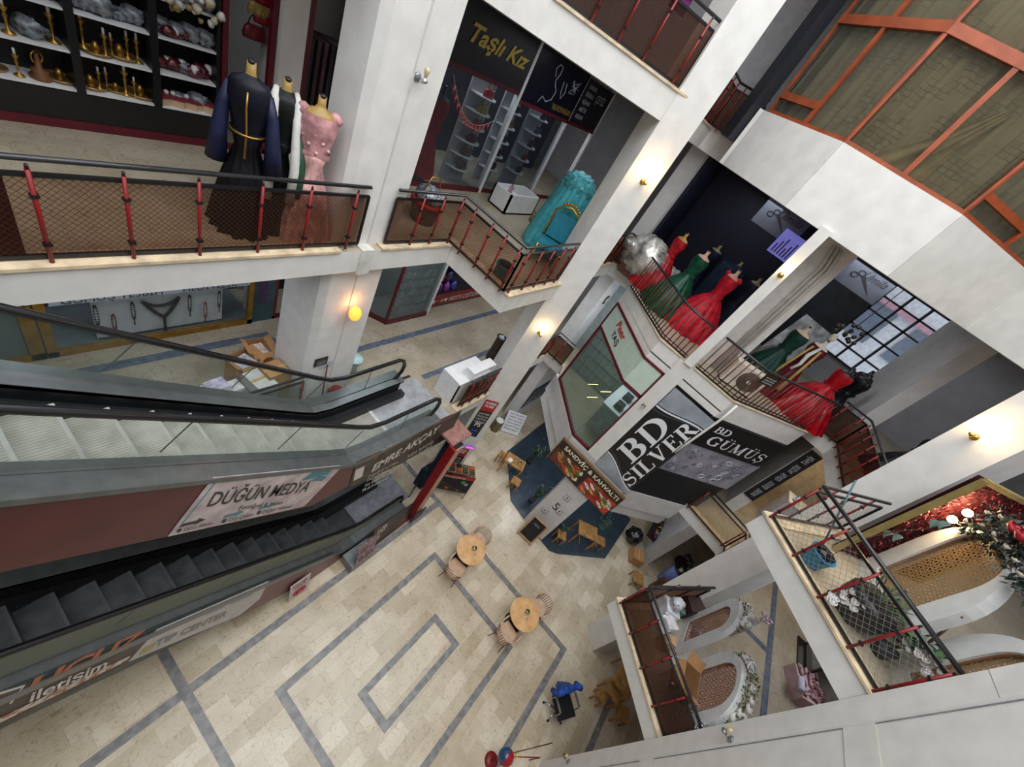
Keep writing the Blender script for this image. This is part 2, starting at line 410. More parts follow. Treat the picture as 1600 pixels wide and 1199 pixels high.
# ---------------------------------------------------------------- parapet band of the glazed room, bay walls
def fpt(F, s, out=0.):
    (x, y), (dx, dy) = F; L = math.hypot(dx, dy); dx /= L; dy /= L
    nx, ny = dy, -dx
    if nx > 0: nx, ny = -nx, -ny       # towards the void (-X)
    return (x + dx * s + nx * out, y + dy * s + ny * out)
F2 = ((9.42, .55), (0, -1))
def fquad(mb, F, s0, s1, z0, z1, th=.06, out=.0):
    a, b = fpt(F, s0, out), fpt(F, s1, out); c, d = fpt(F, s1, out - th), fpt(F, s0, out - th)
    mb.prism([a, b, c, d], z0, z1); return mb
mb = MB(); fquad(mb, FAC1, 0, 2.43, 11.13, 12.27, .12, .03); fquad(mb, F2, 0, 2.05, 11.13, 12.27, .12, .03); fquad(mb, FAC3, 0, 2.5, 11.13, 12.27, .12, .03)
mb.prism([(11.08, -3.37), (8.7, -4.25), (8.7, -4.37), (11.13, -3.5)], 11.13, 12.27)
mb.prism([(11.14, 2.27), (11.14, 2.39), (12.4, 2.39), (12.4, 2.27)], 11.13, 12.27)
struct('wall_bay_parapet', mb, M_plaster)
# bay at the first storey: deep fascia
mb = MB(); 
for F, L in ((FAC1, 2.6), (F2, 2.05), (FAC3, 2.2)): fquad(mb, F, 0, L, 3.25, 4.0, .15, .05); fquad(mb, F, 0, L, 2.78, 3.22, .15, -.02)
struct('wall_bay_fascia', mb, M_plaster2)
mb = MB()
for F, L in ((FAC1, 2.43), (F2, 2.05), (FAC3, 2.5)): fquad(mb, F, 0, L, 7.22, 7.42, .12, .0)
struct('wall_bay_head', mb, M_plaster)
# ---------------------------------------------------------------- outer walls, ceilings
M_gwall = mat('a9a8aa', .8, var=.05, scale=2, name='grey_wall')
struct('wall_left', MB().box((-8, 9.3, 0), (17.5, 9.5, 15.4)), M_gwall)
struct('wall_right', MB().box((-8, -9.2, 0), (17.5, -9, 15.4)), M_gwall)
struct('wall_back', MB().box((-8.2, -9, 0), (-8, 9.5, 15.4)), M_gwall)
FW = 16.0
mb = MB().box((FW, -9, 0), (FW + .2, 9.5, Z2 - .38)).box((FW, -9, Z2 - .38), (FW + .2, -4.6, Z3)).box((FW, .6, Z2 - .38), (FW + .2, 9.5, Z3)).box((FW, -9, Z3), (FW + .2, 9.5, 15.4)).box((FW, -4.6, Z2 - .38), (FW + .2, .6, Z2 + .9))
struct('wall_far', mb, M_gwall)
mb = MB(); poly = [(-8, 4.41), (6.05, 4.5), (8.1, 2.87), (8.6, 3.18), (10.2, 3.18), (10.2, -4.2), (8.6, -4.28), (4.87, -4.4), (-8, -4.6), (-8, -9), (17.5, -9), (17.5, 9.5), (-8, 9.5)]
mb.prism(poly, 15.2, 15.5); struct('ceiling', mb, M_plaster2)

# ================================================================ railings
def railing(label, pts, z, posts, group='atrium railings', h=.95, panel=None, cat='railing', top_r=.025, post_m=None, bars=None, out=.05, low=.07, sub=True):
    """handrail on posts with a framed wire-mesh panel; posts: spacing or list of distances along each run"""
    root = empty('railing', (pts[0][0], pts[0][1], z), 0, label, cat, group)
    P3 = lambda p, dz: (p[0], p[1], z + dz)
    wbuild(MB().tube([P3(p, h) for p in pts], top_r, 10), 'handrail', M_rail, root)
    if sub:
        fr = MB()
        for a, b in zip(pts, pts[1:]):
            for dz in (h - .13, low): fr.bar(P3(a, dz), P3(b, dz), .03, .035)
            fr.bar(P3(a, low), P3(a, h - .13), .03, .03); fr.bar(P3(b, low), P3(b, h - .13), .03, .03)
        wbuild(fr, 'panel_frame', M_black, root)
        for a, b in zip(pts, pts[1:]):
            d = (Vector(b) - Vector(a)).normalized()
            wbuild(MB().quad(P3(a, low), P3(b, low), P3(b, h - .13), P3(a, h - .13)), 'wire_panel', panel or mesh_mat(), root,
                   uv=lambda v, d=d: (v[0] * d.x + v[1] * d.y, v[2]))
    pm = post_m or M_red
    if bars is None:
        first = None
        for k, (a, b) in enumerate(zip(pts, pts[1:])):
            A, B = Vector(a), Vector(b); L = (B - A).length; d = (B - A) / L; nrm = Vector((d.y, -d.x)) * out
            ds = posts[k] if isinstance(posts, list) else [L * (i + .5) / max(1, round(L / posts)) for i in range(max(1, round(L / posts)))]
            for s in ds:
                p = A + d * s + nrm
                if first is None:
                    mb = MB().m(pm).tube([(0, 0, 0), (0, 0, h - .06)], .018, 8).m(M_steel).lathe([(.032, 0), (.028, .012), (.02, .02)], n=10).m(M_black).lathe([(.01, h - .06), (.014, h - .04), (.01, h - .02)], n=8)
                    mb.m(M_black)
                    for zz in (.22, h - .28): mb.cbox((0, -0.0, zz), (.055, .045, .028))
                    first = mb.build('post'); o = first; o.parent = root
                else: o = first.copy(); COL.objects.link(o); o.parent = root
                o.location = (p.x - pts[0][0], p.y - pts[0][1], 0)
    else:
        first = None
        for k, (a, b) in enumerate(zip(pts, pts[1:])):
            A, B = Vector(a), Vector(b); L = (B - A).length; d = (B - A) / L; n = max(1, round(L / bars))
            for i in range(n):
                p = A + d * (L * (i + .5) / n)
                if first is None:
                    first = MB().tube([(0, 0, .04), (0, 0, h)], .013, 6).build('baluster', pm); o = first; o.parent = root
                else: o = first.copy(); COL.objects.link(o); o.parent = root
                o.location = (p.x - pts[0][0], p.y - pts[0][1], 0)
        fr = MB()
        for a, b in zip(pts, pts[1:]):
            fr.bar(P3(a, .05), P3(b, .05), .025, .03); fr.bar(P3(a, .12), P3(b, .12), .02, .02)
        wbuild(fr, 'bottom_rail', M_black, root)
    return root
MP = mesh_mat()
MPc = mesh_mat(wire='8a857e', tint='fbfaf7', alpha=.02, scale=11, body='cfc6b8', lw=.07)
MPd = mesh_mat(wire='2a1815', tint='a98672', alpha=.4, scale=24, body='3d231c', lw=.1)
railing('long red-posted railing with brown mesh panels below the black shop shelves', [(-3, 4.5), (3.95, 4.5)], Z2, [[.7, 1.3, 1.9, 2.5, 3.06, 3.75, 4.32, 4.89, 5.5, 6.07, 6.72][:11]])
railing('cornered red-posted railing around the projecting balcony with the turquoise gown', [(4.45, 4.5), (5.94, 4.5), (5.94, 2.98), (7.95, 2.98)], Z2,
        [[.5, .95, 1.42], [.35, .78, 1.12, 1.47], [.1, .55, .98, 1.4, 1.8]])
railing('short railing with mesh between the middle column and the silver-wrapped bundle', [(8.8, 3.24), (11.78, 3.24), (11.78, 2.45)], Z2, .5, panel=MPd)
railing('rust-barred bay railing in front of the red and green gowns', [(10.98, 2.22), (9.5, .6), (9.44, -.12)], Z2, 0, bars=.125, sub=False, post_m=M_rust, out=0)
railing('rust-barred bay railing in front of the air conditioner unit', [(9.44, -.42), (9.44, -1.48), (11.02, -3.27)], Z2, 0, bars=.125, sub=False, post_m=M_rust, out=0)
railing('short red-posted railing between the barred bay and the lamp-lit column', [(11.75, -3.5), (11.72, -4.15), (8.85, -4.2)], Z2, [[.1, .5], [.3, .8, 1.3, 1.8, 2.3, 2.7]], panel=MPd)
railing('pointed balcony railing with wire mesh around the blue bucket', [(7.80, -3.95), (6.48, -2.70), (4.9, -4.36)], Z2, [[.25, .8, 1.3], [.02, .62, 1.18, 1.76, 2.2]], panel=MPc, top_r=.028)
railing('dark mesh railing of the lower pointed balcony with the flower arches', [(7.75, -3.93), (6.33, -2.68), (4.9, -4.36)], Z1, [[.4, 1.0, 1.5], [.02, .58, 1.15, 1.72, 2.15]], panel=MPd, top_r=.028)
railing('small railing at the head of the escalators beside the white desk', [(6.75, 2.95), (7.95, 2.95)], Z1, [[.1, .4, .75, 1.05]], panel=MPd)
railing('small first-storey railing left of the mint glass bay', [(8.8, 3.22), (11.62, 3.22), (11.62, 2.55)], Z1, .5, panel=MPd)
railing('small first-storey railing with a glass pane right of the black silver shop banner', [(10.75, -3.12), (10.5, -4.48), (8.9, -4.5)], Z1, [[.05, 1.3], [.35, .8, 1.2]], panel=glass('f4ead8', .06))
railing('top-storey railing with red posts above the dark shop sign', [(6.1, 4.58), (8.0, 3.0)], Z3, [[.15, .65, 1.15, 1.65, 2.3]], panel=MPd)
railing('small top-storey railing beside the curtained windows', [(8.85, 3.24), (11.8, 3.24), (11.8, 2.45)], Z3, .5, panel=MPd)
rc = MB().quad((-1.5, 4.52, Z2 + .08), (.62, 4.52, Z2 + .08), (.62, 4.52, Z2 + .8), (-1.5, 4.52, Z2 + .8)).quad((-1.5, 4.53, Z2 + .8), (.62, 4.53, Z2 + .8), (.62, 4.53, Z2 + .08), (-1.5, 4.53, Z2 + .08)).build('cloth_banner', mat('5a1418', .6, var=.2, scale=2), label='deep maroon cloth behind the first panel of the long railing', cat='banner')
# sign plates hung on railings
def plaque(label, c, xd, w, h, cat='sign'):
    xd = Vector(xd).normalized(); n = xd.cross(Vector((0, 0, 1))); o = Vector(c)
    root = empty('notice_plaque', c, 0, label, cat)
    mb = MB(); a = o - xd * w / 2 - Vector((0, 0, h / 2))
    b_ = a + xd * w; t_ = Vector((0, 0, h))
    mb.m(M_black).bar(o - xd * w / 2, o + xd * w / 2, .012, h)
    wbuild(mb, 'plate', None, root)
    mb = MB(); e = n * .009
    for p, q_ in (((.03, .03), (.97, .05)), ((.03, .95), (.97, .97)), ((.03, .03), (.045, .97)), ((.955, .03), (.97, .97))):
        mb.quad(*[a + xd * w * x + t_ * y + e for x, y in ((p[0], p[1]), (q_[0], p[1]), (q_[0], q_[1]), (p[0], q_[1]))])
    wbuild(mb, 'gold_border', M_gold, root)
    for k, s_ in enumerate(('KAMERA', 'BU ALAN 24 SAAT', 'KAMERA SİSTEMİ', 'İLE İZLENMEKTEDİR')):
        y = .76 - k * .2
        fit(s_, a + xd * w * .15 + t_ * y + e, a + xd * w * .85 + t_ * y + e, a + xd * w * .15 + t_ * (y + .11) + e, M_white if k else M_gold, root)
    return root
plaque('black and gold camera notice on the bay railing above the fan unit', (9.55, -1.66, Z2 + .80), (.664, -.747, 0), .42, .3)
railing('black-capped railing behind the upper escalator in front of the cardboard boxes', [(-2, 4.5), (3.55, 4.5)], Z1, [[1.1, 2.3, 3.5, 4.6, 5.5]], panel=glass('cfd6d2', .08))
plaque('black and gold camera notice on the lower half of the big left column', az_(515, 514, 5.3) * 0 + Vector((3.85, 4.535, 5.28)), (1, 0, 0), .26, .2)

# ================================================================ escalators
M_skirt = mat('6a6d6c', .35, .4, var=.08, name='grey_metal_deck')
M_truss = mat('2b2f38', .6, .2, name='truss_underside')
M_mar = mat('581a1e', .35, var=.12, scale=1.5, name='maroon_cladding')
def escalator(label, xk, zl, YR, zt, yp, step_m, dark=False):
    """xk: where the handrail starts to climb; the belt runs towards -X and up"""
    S = .715; YL = YR + 1.22; root = empty('escalator', (xk, YR, zl), 0, label, 'escalator')
    xt = xk - (zt - zl) / S
    def prof(dz, k=0., x_end=5.6, ext=1.4):
        """height line parallel to the steps; k shifts the kink"""
        xa = xk + k; pts = [(xt - ext + k, zt + dz), (xt + k - .3, zt + dz - .02), (xt + k + .25, zt + dz - .22 * S * 1.2)]
        pts += [(xa - .35, zl + dz + .35 * S + .03), (xa - .05, zl + dz + .09), (xa + .3, zl + dz + .01), (x_end, zl + dz)]
        return pts
    dx = xk - 3.85
    xe = 5.6 + dx * .55
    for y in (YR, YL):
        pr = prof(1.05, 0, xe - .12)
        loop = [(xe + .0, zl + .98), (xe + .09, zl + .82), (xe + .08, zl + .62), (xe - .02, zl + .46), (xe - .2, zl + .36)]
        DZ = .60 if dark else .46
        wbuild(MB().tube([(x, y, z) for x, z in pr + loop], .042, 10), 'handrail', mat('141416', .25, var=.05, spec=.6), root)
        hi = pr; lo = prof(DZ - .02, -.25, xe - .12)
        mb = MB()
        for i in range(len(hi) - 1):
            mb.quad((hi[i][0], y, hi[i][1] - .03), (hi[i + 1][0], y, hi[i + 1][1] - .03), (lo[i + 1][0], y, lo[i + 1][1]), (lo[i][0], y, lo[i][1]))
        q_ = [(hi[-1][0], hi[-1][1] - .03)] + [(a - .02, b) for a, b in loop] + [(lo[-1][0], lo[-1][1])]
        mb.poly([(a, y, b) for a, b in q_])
        g = wbuild(mb, 'glass_balustrade', glass('d6dace', .34, .2, 'b6b8a2') if dark and y == YR else glass('e9efec', .03, body='9fb0a8'), root)  # lower near pane: milky pale tint paints in a reflection of the floor
        for t in range(5):
            x = xk - .2 - t * 1.25; zz = zl + (xk - x) * S
            wbuild(MB().bar((x, y, zz + 1.0), (x - .28, y, zz + DZ + .22), .01, .01), 'glass_joint', mat('4a5250', .4), g)
        wbuild(MB().bar((xk + .9, y, zl + 1.0), (xk + .87, y, zl + DZ), .01, .01), 'glass_joint', mat('4a5250', .4), g)
    # decks either side of each glass
    def deck(name, y0, y1, dz, k, m, th=.06, xend=None):
        pr = prof(dz, k, xend or xe + .1); mb = MB()
        for (a, b), (c, d) in zip(pr, pr[1:]):
            n = mb.add([(a, y0, b), (c, y0, d), (c, y1, d), (a, y1, b), (a, y0, b - th), (c, y0, d - th), (c, y1, d - th), (a, y1, b - th)])
            for f in ((0, 1, 2, 3), (7, 6, 5, 4), (4, 5, 1, 0), (6, 7, 3, 2), (5, 6, 2, 1), (7, 4, 0, 3)): mb.face([n + i for i in f])
        return wbuild(mb, name, m, root)
    deck('outer_deck', yp - .02, YR, DZ, -.35, M_skirt, .09 if not dark else .18); deck('inner_deck', YR, YR + .13, DZ - .02, -.3, M_skirt)
    deck('inner_deck', YL - .16, YL, DZ - .02, -.3, M_skirt); deck('outer_deck', YL, YL + .2, DZ, -.35, M_skirt)
    def side(name, y, m, dz0, dz1, k=-.3, x_end=None):
        a = prof(dz0, k, x_end or xe); b = prof(dz1, k, x_end or xe); mb = MB()
        for i in range(len(a) - 1): mb.quad((a[i][0], y, a[i][1]), (a[i + 1][0], y, a[i + 1][1]), (b[i + 1][0], y, b[i + 1][1]), (b[i][0], y, b[i][1]))
        return wbuild(mb, name, m, root)
    side('skirt_panel', YR + .13, mat('1c1d20', .3, .3), -.1, DZ - .03); side('skirt_panel', YL - .16, mat('1c1d20', .3, .3), -.1, DZ - .03)
    deck('skirt_ledge', YL - .31, YL - .15, .16, -.2, mat('18191b', .5), .3)
    # steps
    rise = .262; run = rise / S; n = int((zt - zl) / rise); mb = MB(); y0, y1 = YR + .14, YL - .30
    xs = xk - .15
    mb.m(step_m); mb.quad((xs, y0, zl + .005), (4.75 + dx * .6, y0, zl + .005), (4.75 + dx * .6, y1, zl + .005), (xs, y1, zl + .005))
    M_yel = mat('a6a59e' if not dark else '4c4e4e', .6)
    for i in range(n):
        xa = xs - i * run; za = zl + i * rise
        mb.m(step_m).quad((xa, y0, za), (xa, y1, za), (xa, y1, za + rise), (xa, y0, za + rise)).quad((xa - run, y0, za + rise), (xa, y0, za + rise), (xa, y1, za + rise), (xa - run, y1, za + rise))
        mb.m(M_yel).quad((xa - .035, y0, za + rise + .002), (xa, y0, za + rise + .002), (xa, y1, za + rise + .002), (xa - .035, y1, za + rise + .002))
    xa = xs - n * run; mb.m(step_m).quad((xa - 1.5, y0, zt), (xa, y0, zt), (xa, y1, zt), (xa - 1.5, y1, zt))
    wbuild(mb, 'steps', None, root)
    return root, xe
def groove_mat(c, c2, s=60, name='grooved_metal'):
    m = bpy.data.materials.new(name); m.use_nodes = True; nt = m.node_tree; b = nt.nodes['Principled BSDF']
    tc = nt.nodes.new('ShaderNodeTexCoord'); wv = nt.nodes.new('ShaderNodeTexWave'); wv.bands_direction = 'Y'; wv.inputs['Scale'].default_value = s / 6.28 * 1.0
    wv.inputs['Distortion'].default_value = 0
    nz = nt.nodes.new('ShaderNodeTexNoise'); nz.inputs['Scale'].default_value = 4; nz.inputs['Detail'].default_value = 5
    r = nt.nodes.new('ShaderNodeValToRGB'); r.color_ramp.elements[0].color = lin(c2); r.color_ramp.elements[1].color = lin(c); r.color_ramp.elements[0].position = .3; r.color_ramp.elements[1].position = .7
    mx = nt.nodes.new('ShaderNodeMixRGB'); mx.blend_type = 'MULTIPLY'; mx.inputs[0].default_value = .28
    nt.links.new(tc.outputs['Object'], wv.inputs['Vector']); nt.links.new(tc.outputs['Object'], nz.inputs['Vector']); nt.links.new(nz.outputs['Fac'], r.inputs['Fac'])
    nt.links.new(r.outputs[0], mx.inputs[1]); nt.links.new(wv.outputs['Color'], mx.inputs[2]); nt.links.new(mx.outputs[0], b.inputs['Base Color'])
    b.inputs['Metallic'].default_value = .15; b.inputs['Roughness'].default_value = .5
    return m
M_step = groove_mat('bdb9ae', '9a978d'); M_stepd = groove_mat('5a5b5c', '38393b')
up, xeu = escalator('upper escalator with light grey steps and a maroon and poster-clad side', 3.85, Z1, 2.9, Z2, 2.68, M_step)
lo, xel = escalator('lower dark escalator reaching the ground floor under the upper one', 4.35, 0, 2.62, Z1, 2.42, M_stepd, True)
YU, YLo = 2.68, 2.42
def py(y, *pts): return [ay(u, v, y) for u, v in pts]
def on_y(y, pts, mb, out=.004, th=.02):
    f = [Vector((p.x, y - out - th, p.z)) for p in py(y, *pts)]; b = [Vector((p.x, y - out, p.z)) for p in py(y, *pts)]
    n = len(f); mb.poly(f); 
    for i in range(n): mb.quad(f[i], b[i], b[(i + 1) % n], f[(i + 1) % n])
    return mb
# upper cladding: maroon board from the deck to the lower edge
top = [(-1.6, 8.05), (-.9, 7.6), (1.2, 6.12), (3.2, 4.74), (3.55, 4.5), (5.65, 4.44), (6.3, 4.34)]; bot = [(6.32, 3.42), (3.9, 3.7), (2.8, 3.76), (0, 5.84), (-1.6, 7.0)]
def slab_y(pts, y0, y1, mb):
    n = len(pts); a = mb.add([(x, y0, z) for x, z in pts]); b = mb.add([(x, y1, z) for x, z in pts])
    tri = tessellate_polygon([[Vector((x, z, 0)) for x, z in pts]])
    for t in tri: mb.face([a + i for i in t]); mb.face([b + i for i in t][::-1])
    for i in range(n): j = (i + 1) % n; mb.face((a + i, a + j, b + j, b + i))
    return mb
wbuild(slab_y(top + bot, 2.685, 2.74, MB()), 'side_cladding', M_mar, up)
und = [(-1.6, 7.0), (0, 5.84), (2.8, 3.76), (3.9, 3.7), (6.32, 3.42)]
mb = MB()
for (a, b), (c, d) in zip(und, und[1:]): mb.quad((a, 2.72, b), (c, 2.72, d), (c, 4.3, d), (a, 4.3, b))
wbuild(mb, 'truss_underside', M_truss, up)
wbuild(slab_y([(-1.6, 8.0), (1.2, 6.1), (3.4, 4.3), (6.3, 4.1), (6.32, 3.42), (3.9, 3.7), (2.8, 3.76), (0, 5.84), (-1.6, 7.0)], 4.27, 4.32, MB()), 'far_side_cladding', M_truss, up)
wbuild(MB().box((4.78, 2.78, Z1 - .05), (6.4, 4.2, Z1 + .012)), 'landing_plate', mat('a2a3a4', .4, .1, var=.12, scale=5), up)
wbuild(MB().box((4.72, 3.02, Z1), (4.8, 3.98, Z1 + .02)), 'comb_strip', mat('c9c9c4', .4), up)
wbuild(MB().box((4.95, 2.75, -.02), (6.62, 3.75, .012)), 'landing_plate', mat('9a9ca3', .4, .1, var=.12, scale=5), lo)
wbuild(MB().box((4.88, 2.76, 0), (4.97, 3.66, .02)), 'comb_strip', mat('8d9092', .4), lo)
topl = [(-1.6, 4.65), (.16, 3.4), (1.83, 2.2), (3.6, .93), (4.0, .58), (5.5, .5), (5.55, .0)]; botl = [(3.25, .0), (1.92, .95), (.4, 2.06), (-1.6, 3.5)]
wbuild(slab_y(topl + botl, 2.425, 2.48, MB()), 'side_cladding', mat('3a4240', .45, .2, var=.1), lo)
mb = MB(); on_y(2.424, [(420, 908), (528, 868), (545, 874), (470, 914), (375, 962), (405, 936)], mb, .0, .004); wbuild(mb, 'maroon_cladding', mat('74403c', .4, var=.1), lo)
und = [(-1.6, 3.5), (.4, 2.06), (1.92, .95), (3.25, .0)]
mb = MB()
for (a, b), (c, d) in zip(und, und[1:]): mb.quad((a, 2.46, b), (c, 2.46, d), (c, 4.0, d), (a, 4.0, b))
wbuild(mb, 'truss_underside', M_truss, lo)

# posters stuck on the escalator sides
def poster_y(label, y, corners, m, cat='poster', name='poster'):
    mb = MB(); on_y(y, corners, mb, .0, .008); o = mb.build(name, m, label=label, cat=cat); return o
def pt(y, u, v): p = ay(u, v, y); return Vector((p.x, y, p.z))
M_pink = mat('d9c9c7', .5, var=.12, scale=5, c2='b5a3a4', name='marble_print')
p_ = poster_y('pale marble-print wedding media poster with arrows on the upper escalator side', YU, [(333, 746), (536, 727), (475, 791), (262, 838)], M_pink)
M_ink = mat('2e2a2c', .5, var=0); M_teal = mat('4b8790', .5, var=0)
o_ = YU - .012
fit('DÜĞÜN MEDYA', pt(o_, 322, 792), pt(o_, 478, 768), pt(o_, 336, 769), M_ink, p_, bold=.01)
fit('Fotoğraf & Video', pt(o_, 372, 797), pt(o_, 440, 788), pt(o_, 376, 790), M_ink, p_)
for a in ((282, 822, 322, 812), (350, 808, 382, 800), (405, 795, 432, 788)):
    mb = MB(); A, B = pt(o_, a[0], a[1]), pt(o_, a[2], a[3]); d = (B - A); n = Vector((-d.z, 0, d.x)).normalized() * .05
    mb.poly([A - n * .6, A + d * .6 - n * .6, A + d * .6 - n * 1.3, B, A + d * .6 + n * 1.3, A + d * .6 + n * .6, A + n * .6])
    wbuild(mb, 'arrow', M_teal if a[0] > 300 else M_ink, p_)
for a in ((275, 833, 330, 820, '● Dijital Albüm'), (345, 818, 395, 806, '● Dış Çekim'), (400, 805, 455, 793, '● Düğün Hikayesi')):
    fit(a[4], pt(o_, a[0], a[1]), pt(o_, a[2], a[3]), pt(o_, a[0] + 3, a[1] - 6), M_ink, p_)
mb = MB(); l1, l2, l3 = pt(o_, 340, 750), pt(o_, 500, 735), pt(o_, 285, 818)
mb.bar(l1, l2, .006, .012, (0, 1, 0)).bar(l1, l3, .006, .012, (0, 1, 0)); wbuild(mb, 'border_line', M_teal, p_)
mb = MB().poly([pt(o_, *q) for q in ((470, 752), (488, 738), (520, 734), (512, 742))]).poly([pt(o_, *q) for q in ((484, 752), (500, 744), (512, 745), (503, 752))]); wbuild(mb, 'teal_shape', M_teal, p_)
M_brn = mat('4f453d', .5, var=.25, scale=4, name='brown_photo_print'); M_cr = mat('d8d2c8', .5, var=0)
p_ = poster_y('brown photographer poster with white letters beside the escalator landing', YU, [(556, 722), (665, 673), (722, 640), (700, 684), (620, 728), (545, 762)], M_brn)
fit('EMRE AKÇAY', pt(o_, 580, 738), pt(o_, 683, 675), pt(o_, 585, 726), M_cr, p_, bold=.03, name='headline')
fit('FACEBOOK / ADRES', pt(o_, 596, 706), pt(o_, 642, 685), pt(o_, 597, 702), M_cr, p_)
for k, (s_, u0, v0, u1, v1) in enumerate((('Fotoğraf ve Video', 576, 747, 622, 723), ('Düğün - Nişan - Kına', 573, 753, 622, 729), ('Dış Çekim Hizmetleri', 570, 761, 616, 738), ('Randevu', 566, 769, 605, 748),
        ('Sağlık Bakanlığı', 636, 716, 676, 692), ('Onaylı Randevu', 634, 723, 674, 698), ('Hizmetinizdeyiz', 630, 731, 668, 706))):
    fit(s_, pt(o_, u0, v0), pt(o_, u1, v1), pt(o_, u0 + 1, v0 - 4.5), M_cr, p_)
wbuild(MB().poly([pt(o_, *q) for q in ((556, 735), (570, 728), (566, 745), (552, 752))]), 'white_patch', M_cr, p_)
wbuild(MB().poly([pt(o_, *q) for q in ((582, 712), (594, 707), (590, 716), (584, 719))]), 'orange_patch', mat('a4472a', .5), p_)
o_ = YLo - .012
p_ = poster_y('orange and brown telephone shop poster low on the lower escalator side', YLo, [(0, 1082), (55, 1066), (240, 987), (198, 1036), (100, 1087), (0, 1136)], mat('4a4038', .5, var=.3, scale=3))
fit('UCUZ', pt(o_, 38, 1085), pt(o_, 215, 1003), pt(o_, 55, 1060), mat('b4623a', .5, var=0), p_, bold=.04, name='headline')
fit('iletişim', pt(o_, 45, 1098), pt(o_, 165, 1043), pt(o_, 50, 1082), M_cr, p_, bold=.02)
wbuild(MB().poly([pt(o_, *q) for q in ((0, 1130), (0, 1122), (205, 1024), (198, 1033))]), 'checked_band', mat('b06f58', .5, c2='d9cdbb', scale=14, vthr=(.48, .52)), p_)
wbuild(MB().poly([pt(o_, *q) for q in ((0, 1082), (40, 1070), (18, 1100), (14, 1100), (34, 1075), (0, 1086))]), 'white_mark', M_cr, p_)
p_ = poster_y('pale grey poster with a gold emblem on the lower escalator side', YLo, [(245, 984), (420, 908), (405, 936), (375, 961), (200, 1034)], mat('c7c3c0', .5, var=.05))
fit('TIP CENTER', pt(o_, 240, 1012), pt(o_, 352, 963), pt(o_, 246, 1001), mat('8b8889', .5), p_, bold=.02)
fit('SAĞLIK - GÜZELLİK', pt(o_, 322, 962), pt(o_, 395, 930), pt(o_, 323, 956), mat('9b9899', .5), p_)
wbuild(MB().poly([pt(o_, *q) for q in ((216, 1026), (226, 1012), (246, 1004), (238, 1014))]), 'gold_emblem', mat('c2ab6a', .5), p_)

# ================================================================ gowns on dress forms
def fabric(c, c2=None, rough=.6, sc=7): return mat(c, rough, var=.22, scale=sc, c2=c2, spec=.3, bump=.3)
def gown(label, x, y, z, col, R=.55, H=1.5, form='a98f62', bod=None, cover=False, face=0., folds=13, shiny=.5, lean=(0, 0), sleeves=None, group=None, waist=.62, train=0, cat='dress'):
    root = empty('dress_form', (x, y, z), face, label, cat, group)
    m = fabric(col, rough=shiny); mbod = fabric(bod or col, rough=shiny); fm = mat(form, .4, var=.05)
    wz = H * waist; rnd = random.Random(len(label)); ph = rnd.random() * 6
    def fold(a, i): return 1 + (.09 * math.sin(folds * a + ph) + .05 * math.sin((folds * 2 + 1) * a + ph * 2) + .05 * math.sin(3 * a + ph)) * (1 - i / 7)
    prof = [(R, .0), (R * .97, .06), (R * .86, wz * .25), (R * .70, wz * .48), (R * .52, wz * .70), (R * .34, wz * .87), (.145, wz * .97), (.125, wz)]
    mb = MB()
    mb.lathe(prof, n=72, fold=fold, caps=False)
    if train: mb.v = [(vx - train * max(0, 1 - vz / wz) * (1 if vx < 0 else .2), vy, vz) for vx, vy, vz in mb.v]
    mb.build('skirt', m, root)
    k = H - wz
    S = Matrix.Diagonal((.86, 1.25, 1, 1))
    MB().lathe([(.135, wz - .02), (.125, wz + k * .08), (.15, wz + k * .3), (.175, wz + k * .5), (.165, wz + k * .62), (.15, wz + k * .7)], n=28, M=S, caps=False).build('bodice', mbod, root)
    if cover: MB().lathe([(.168, wz + k * .5), (.162, wz + k * .66), (.135, wz + k * .745), (.07, wz + k * .8), (.05, wz + k * .83)], n=28, M=S, caps=False).build('collar', mbod, root)
    f = MB().lathe([(.12, wz + k * .3), (.148, wz + k * .55), (.15, wz + k * .66), (.125, wz + k * .74), (.055, wz + k * .79), (.036, wz + k * .85), (.034, wz + k)], n=22, M=S)
    f.build('torso', fm, root)
    MB().lathe([(.036, H - .015), (.038, H + .005), (.02, H + .02)], n=16).build('neck_cap', M_black, root)
    mb = MB().lathe([(.14, wz - .03), (.148, wz), (.14, wz + .035)], n=24, M=S, caps=False); mb.build('waistband', mbod, root)
    if sleeves == 'cap':
        for s in (-1, 1): MB().blob((0, s * .175, H - .2), .075, noise=.08, sq=(.9, 1, 1), seed=s + 3).build('sleeve', mbod, root)
    if sleeves == 'long':
        for s in (-1, 1): MB().tube([(0, s * .17, H - .14), (.02, s * .24, H - .3), (.03, s * .28, H - .55), (.03, s * .27, H - .85)], [.07, .075, .07, .085], 12).build('sleeve', m, root)
    return root
def at_h(u, v, z, h): p = az_(u, v, z + h); return p.x, p.y
x, y = at_h(505, 150, Z2, 1.76); x, y = x * .975, y * .975
g = gown('pink tulle gown with lace bodice on a gold dress form beside the big column', x, y, Z2, 'e0aca6', R=.33, H=1.8, waist=.64, bod='c58f90', form='a0813f', sleeves='cap', folds=17, face=-2)
for i in range(26):
    a = i * 2.4; zz = 1.2 + .4 * (i / 26)
    MB().blob((math.cos(a) * .125, math.sin(a) * .17, zz), 0.022, 6, 4, .25, seed=i).build('lace_flower', mat('d9aeb0', .7, var=.1), g)
x, y = at_h(450, 130, Z2, 1.76)
g = gown('black robe with a white scarf and green lining beside the pink gown', x, y, Z2, '0d1412', R=.25, H=1.8, waist=.64, bod='0b0f0e', cover=True, form='a0813f', face=-2)
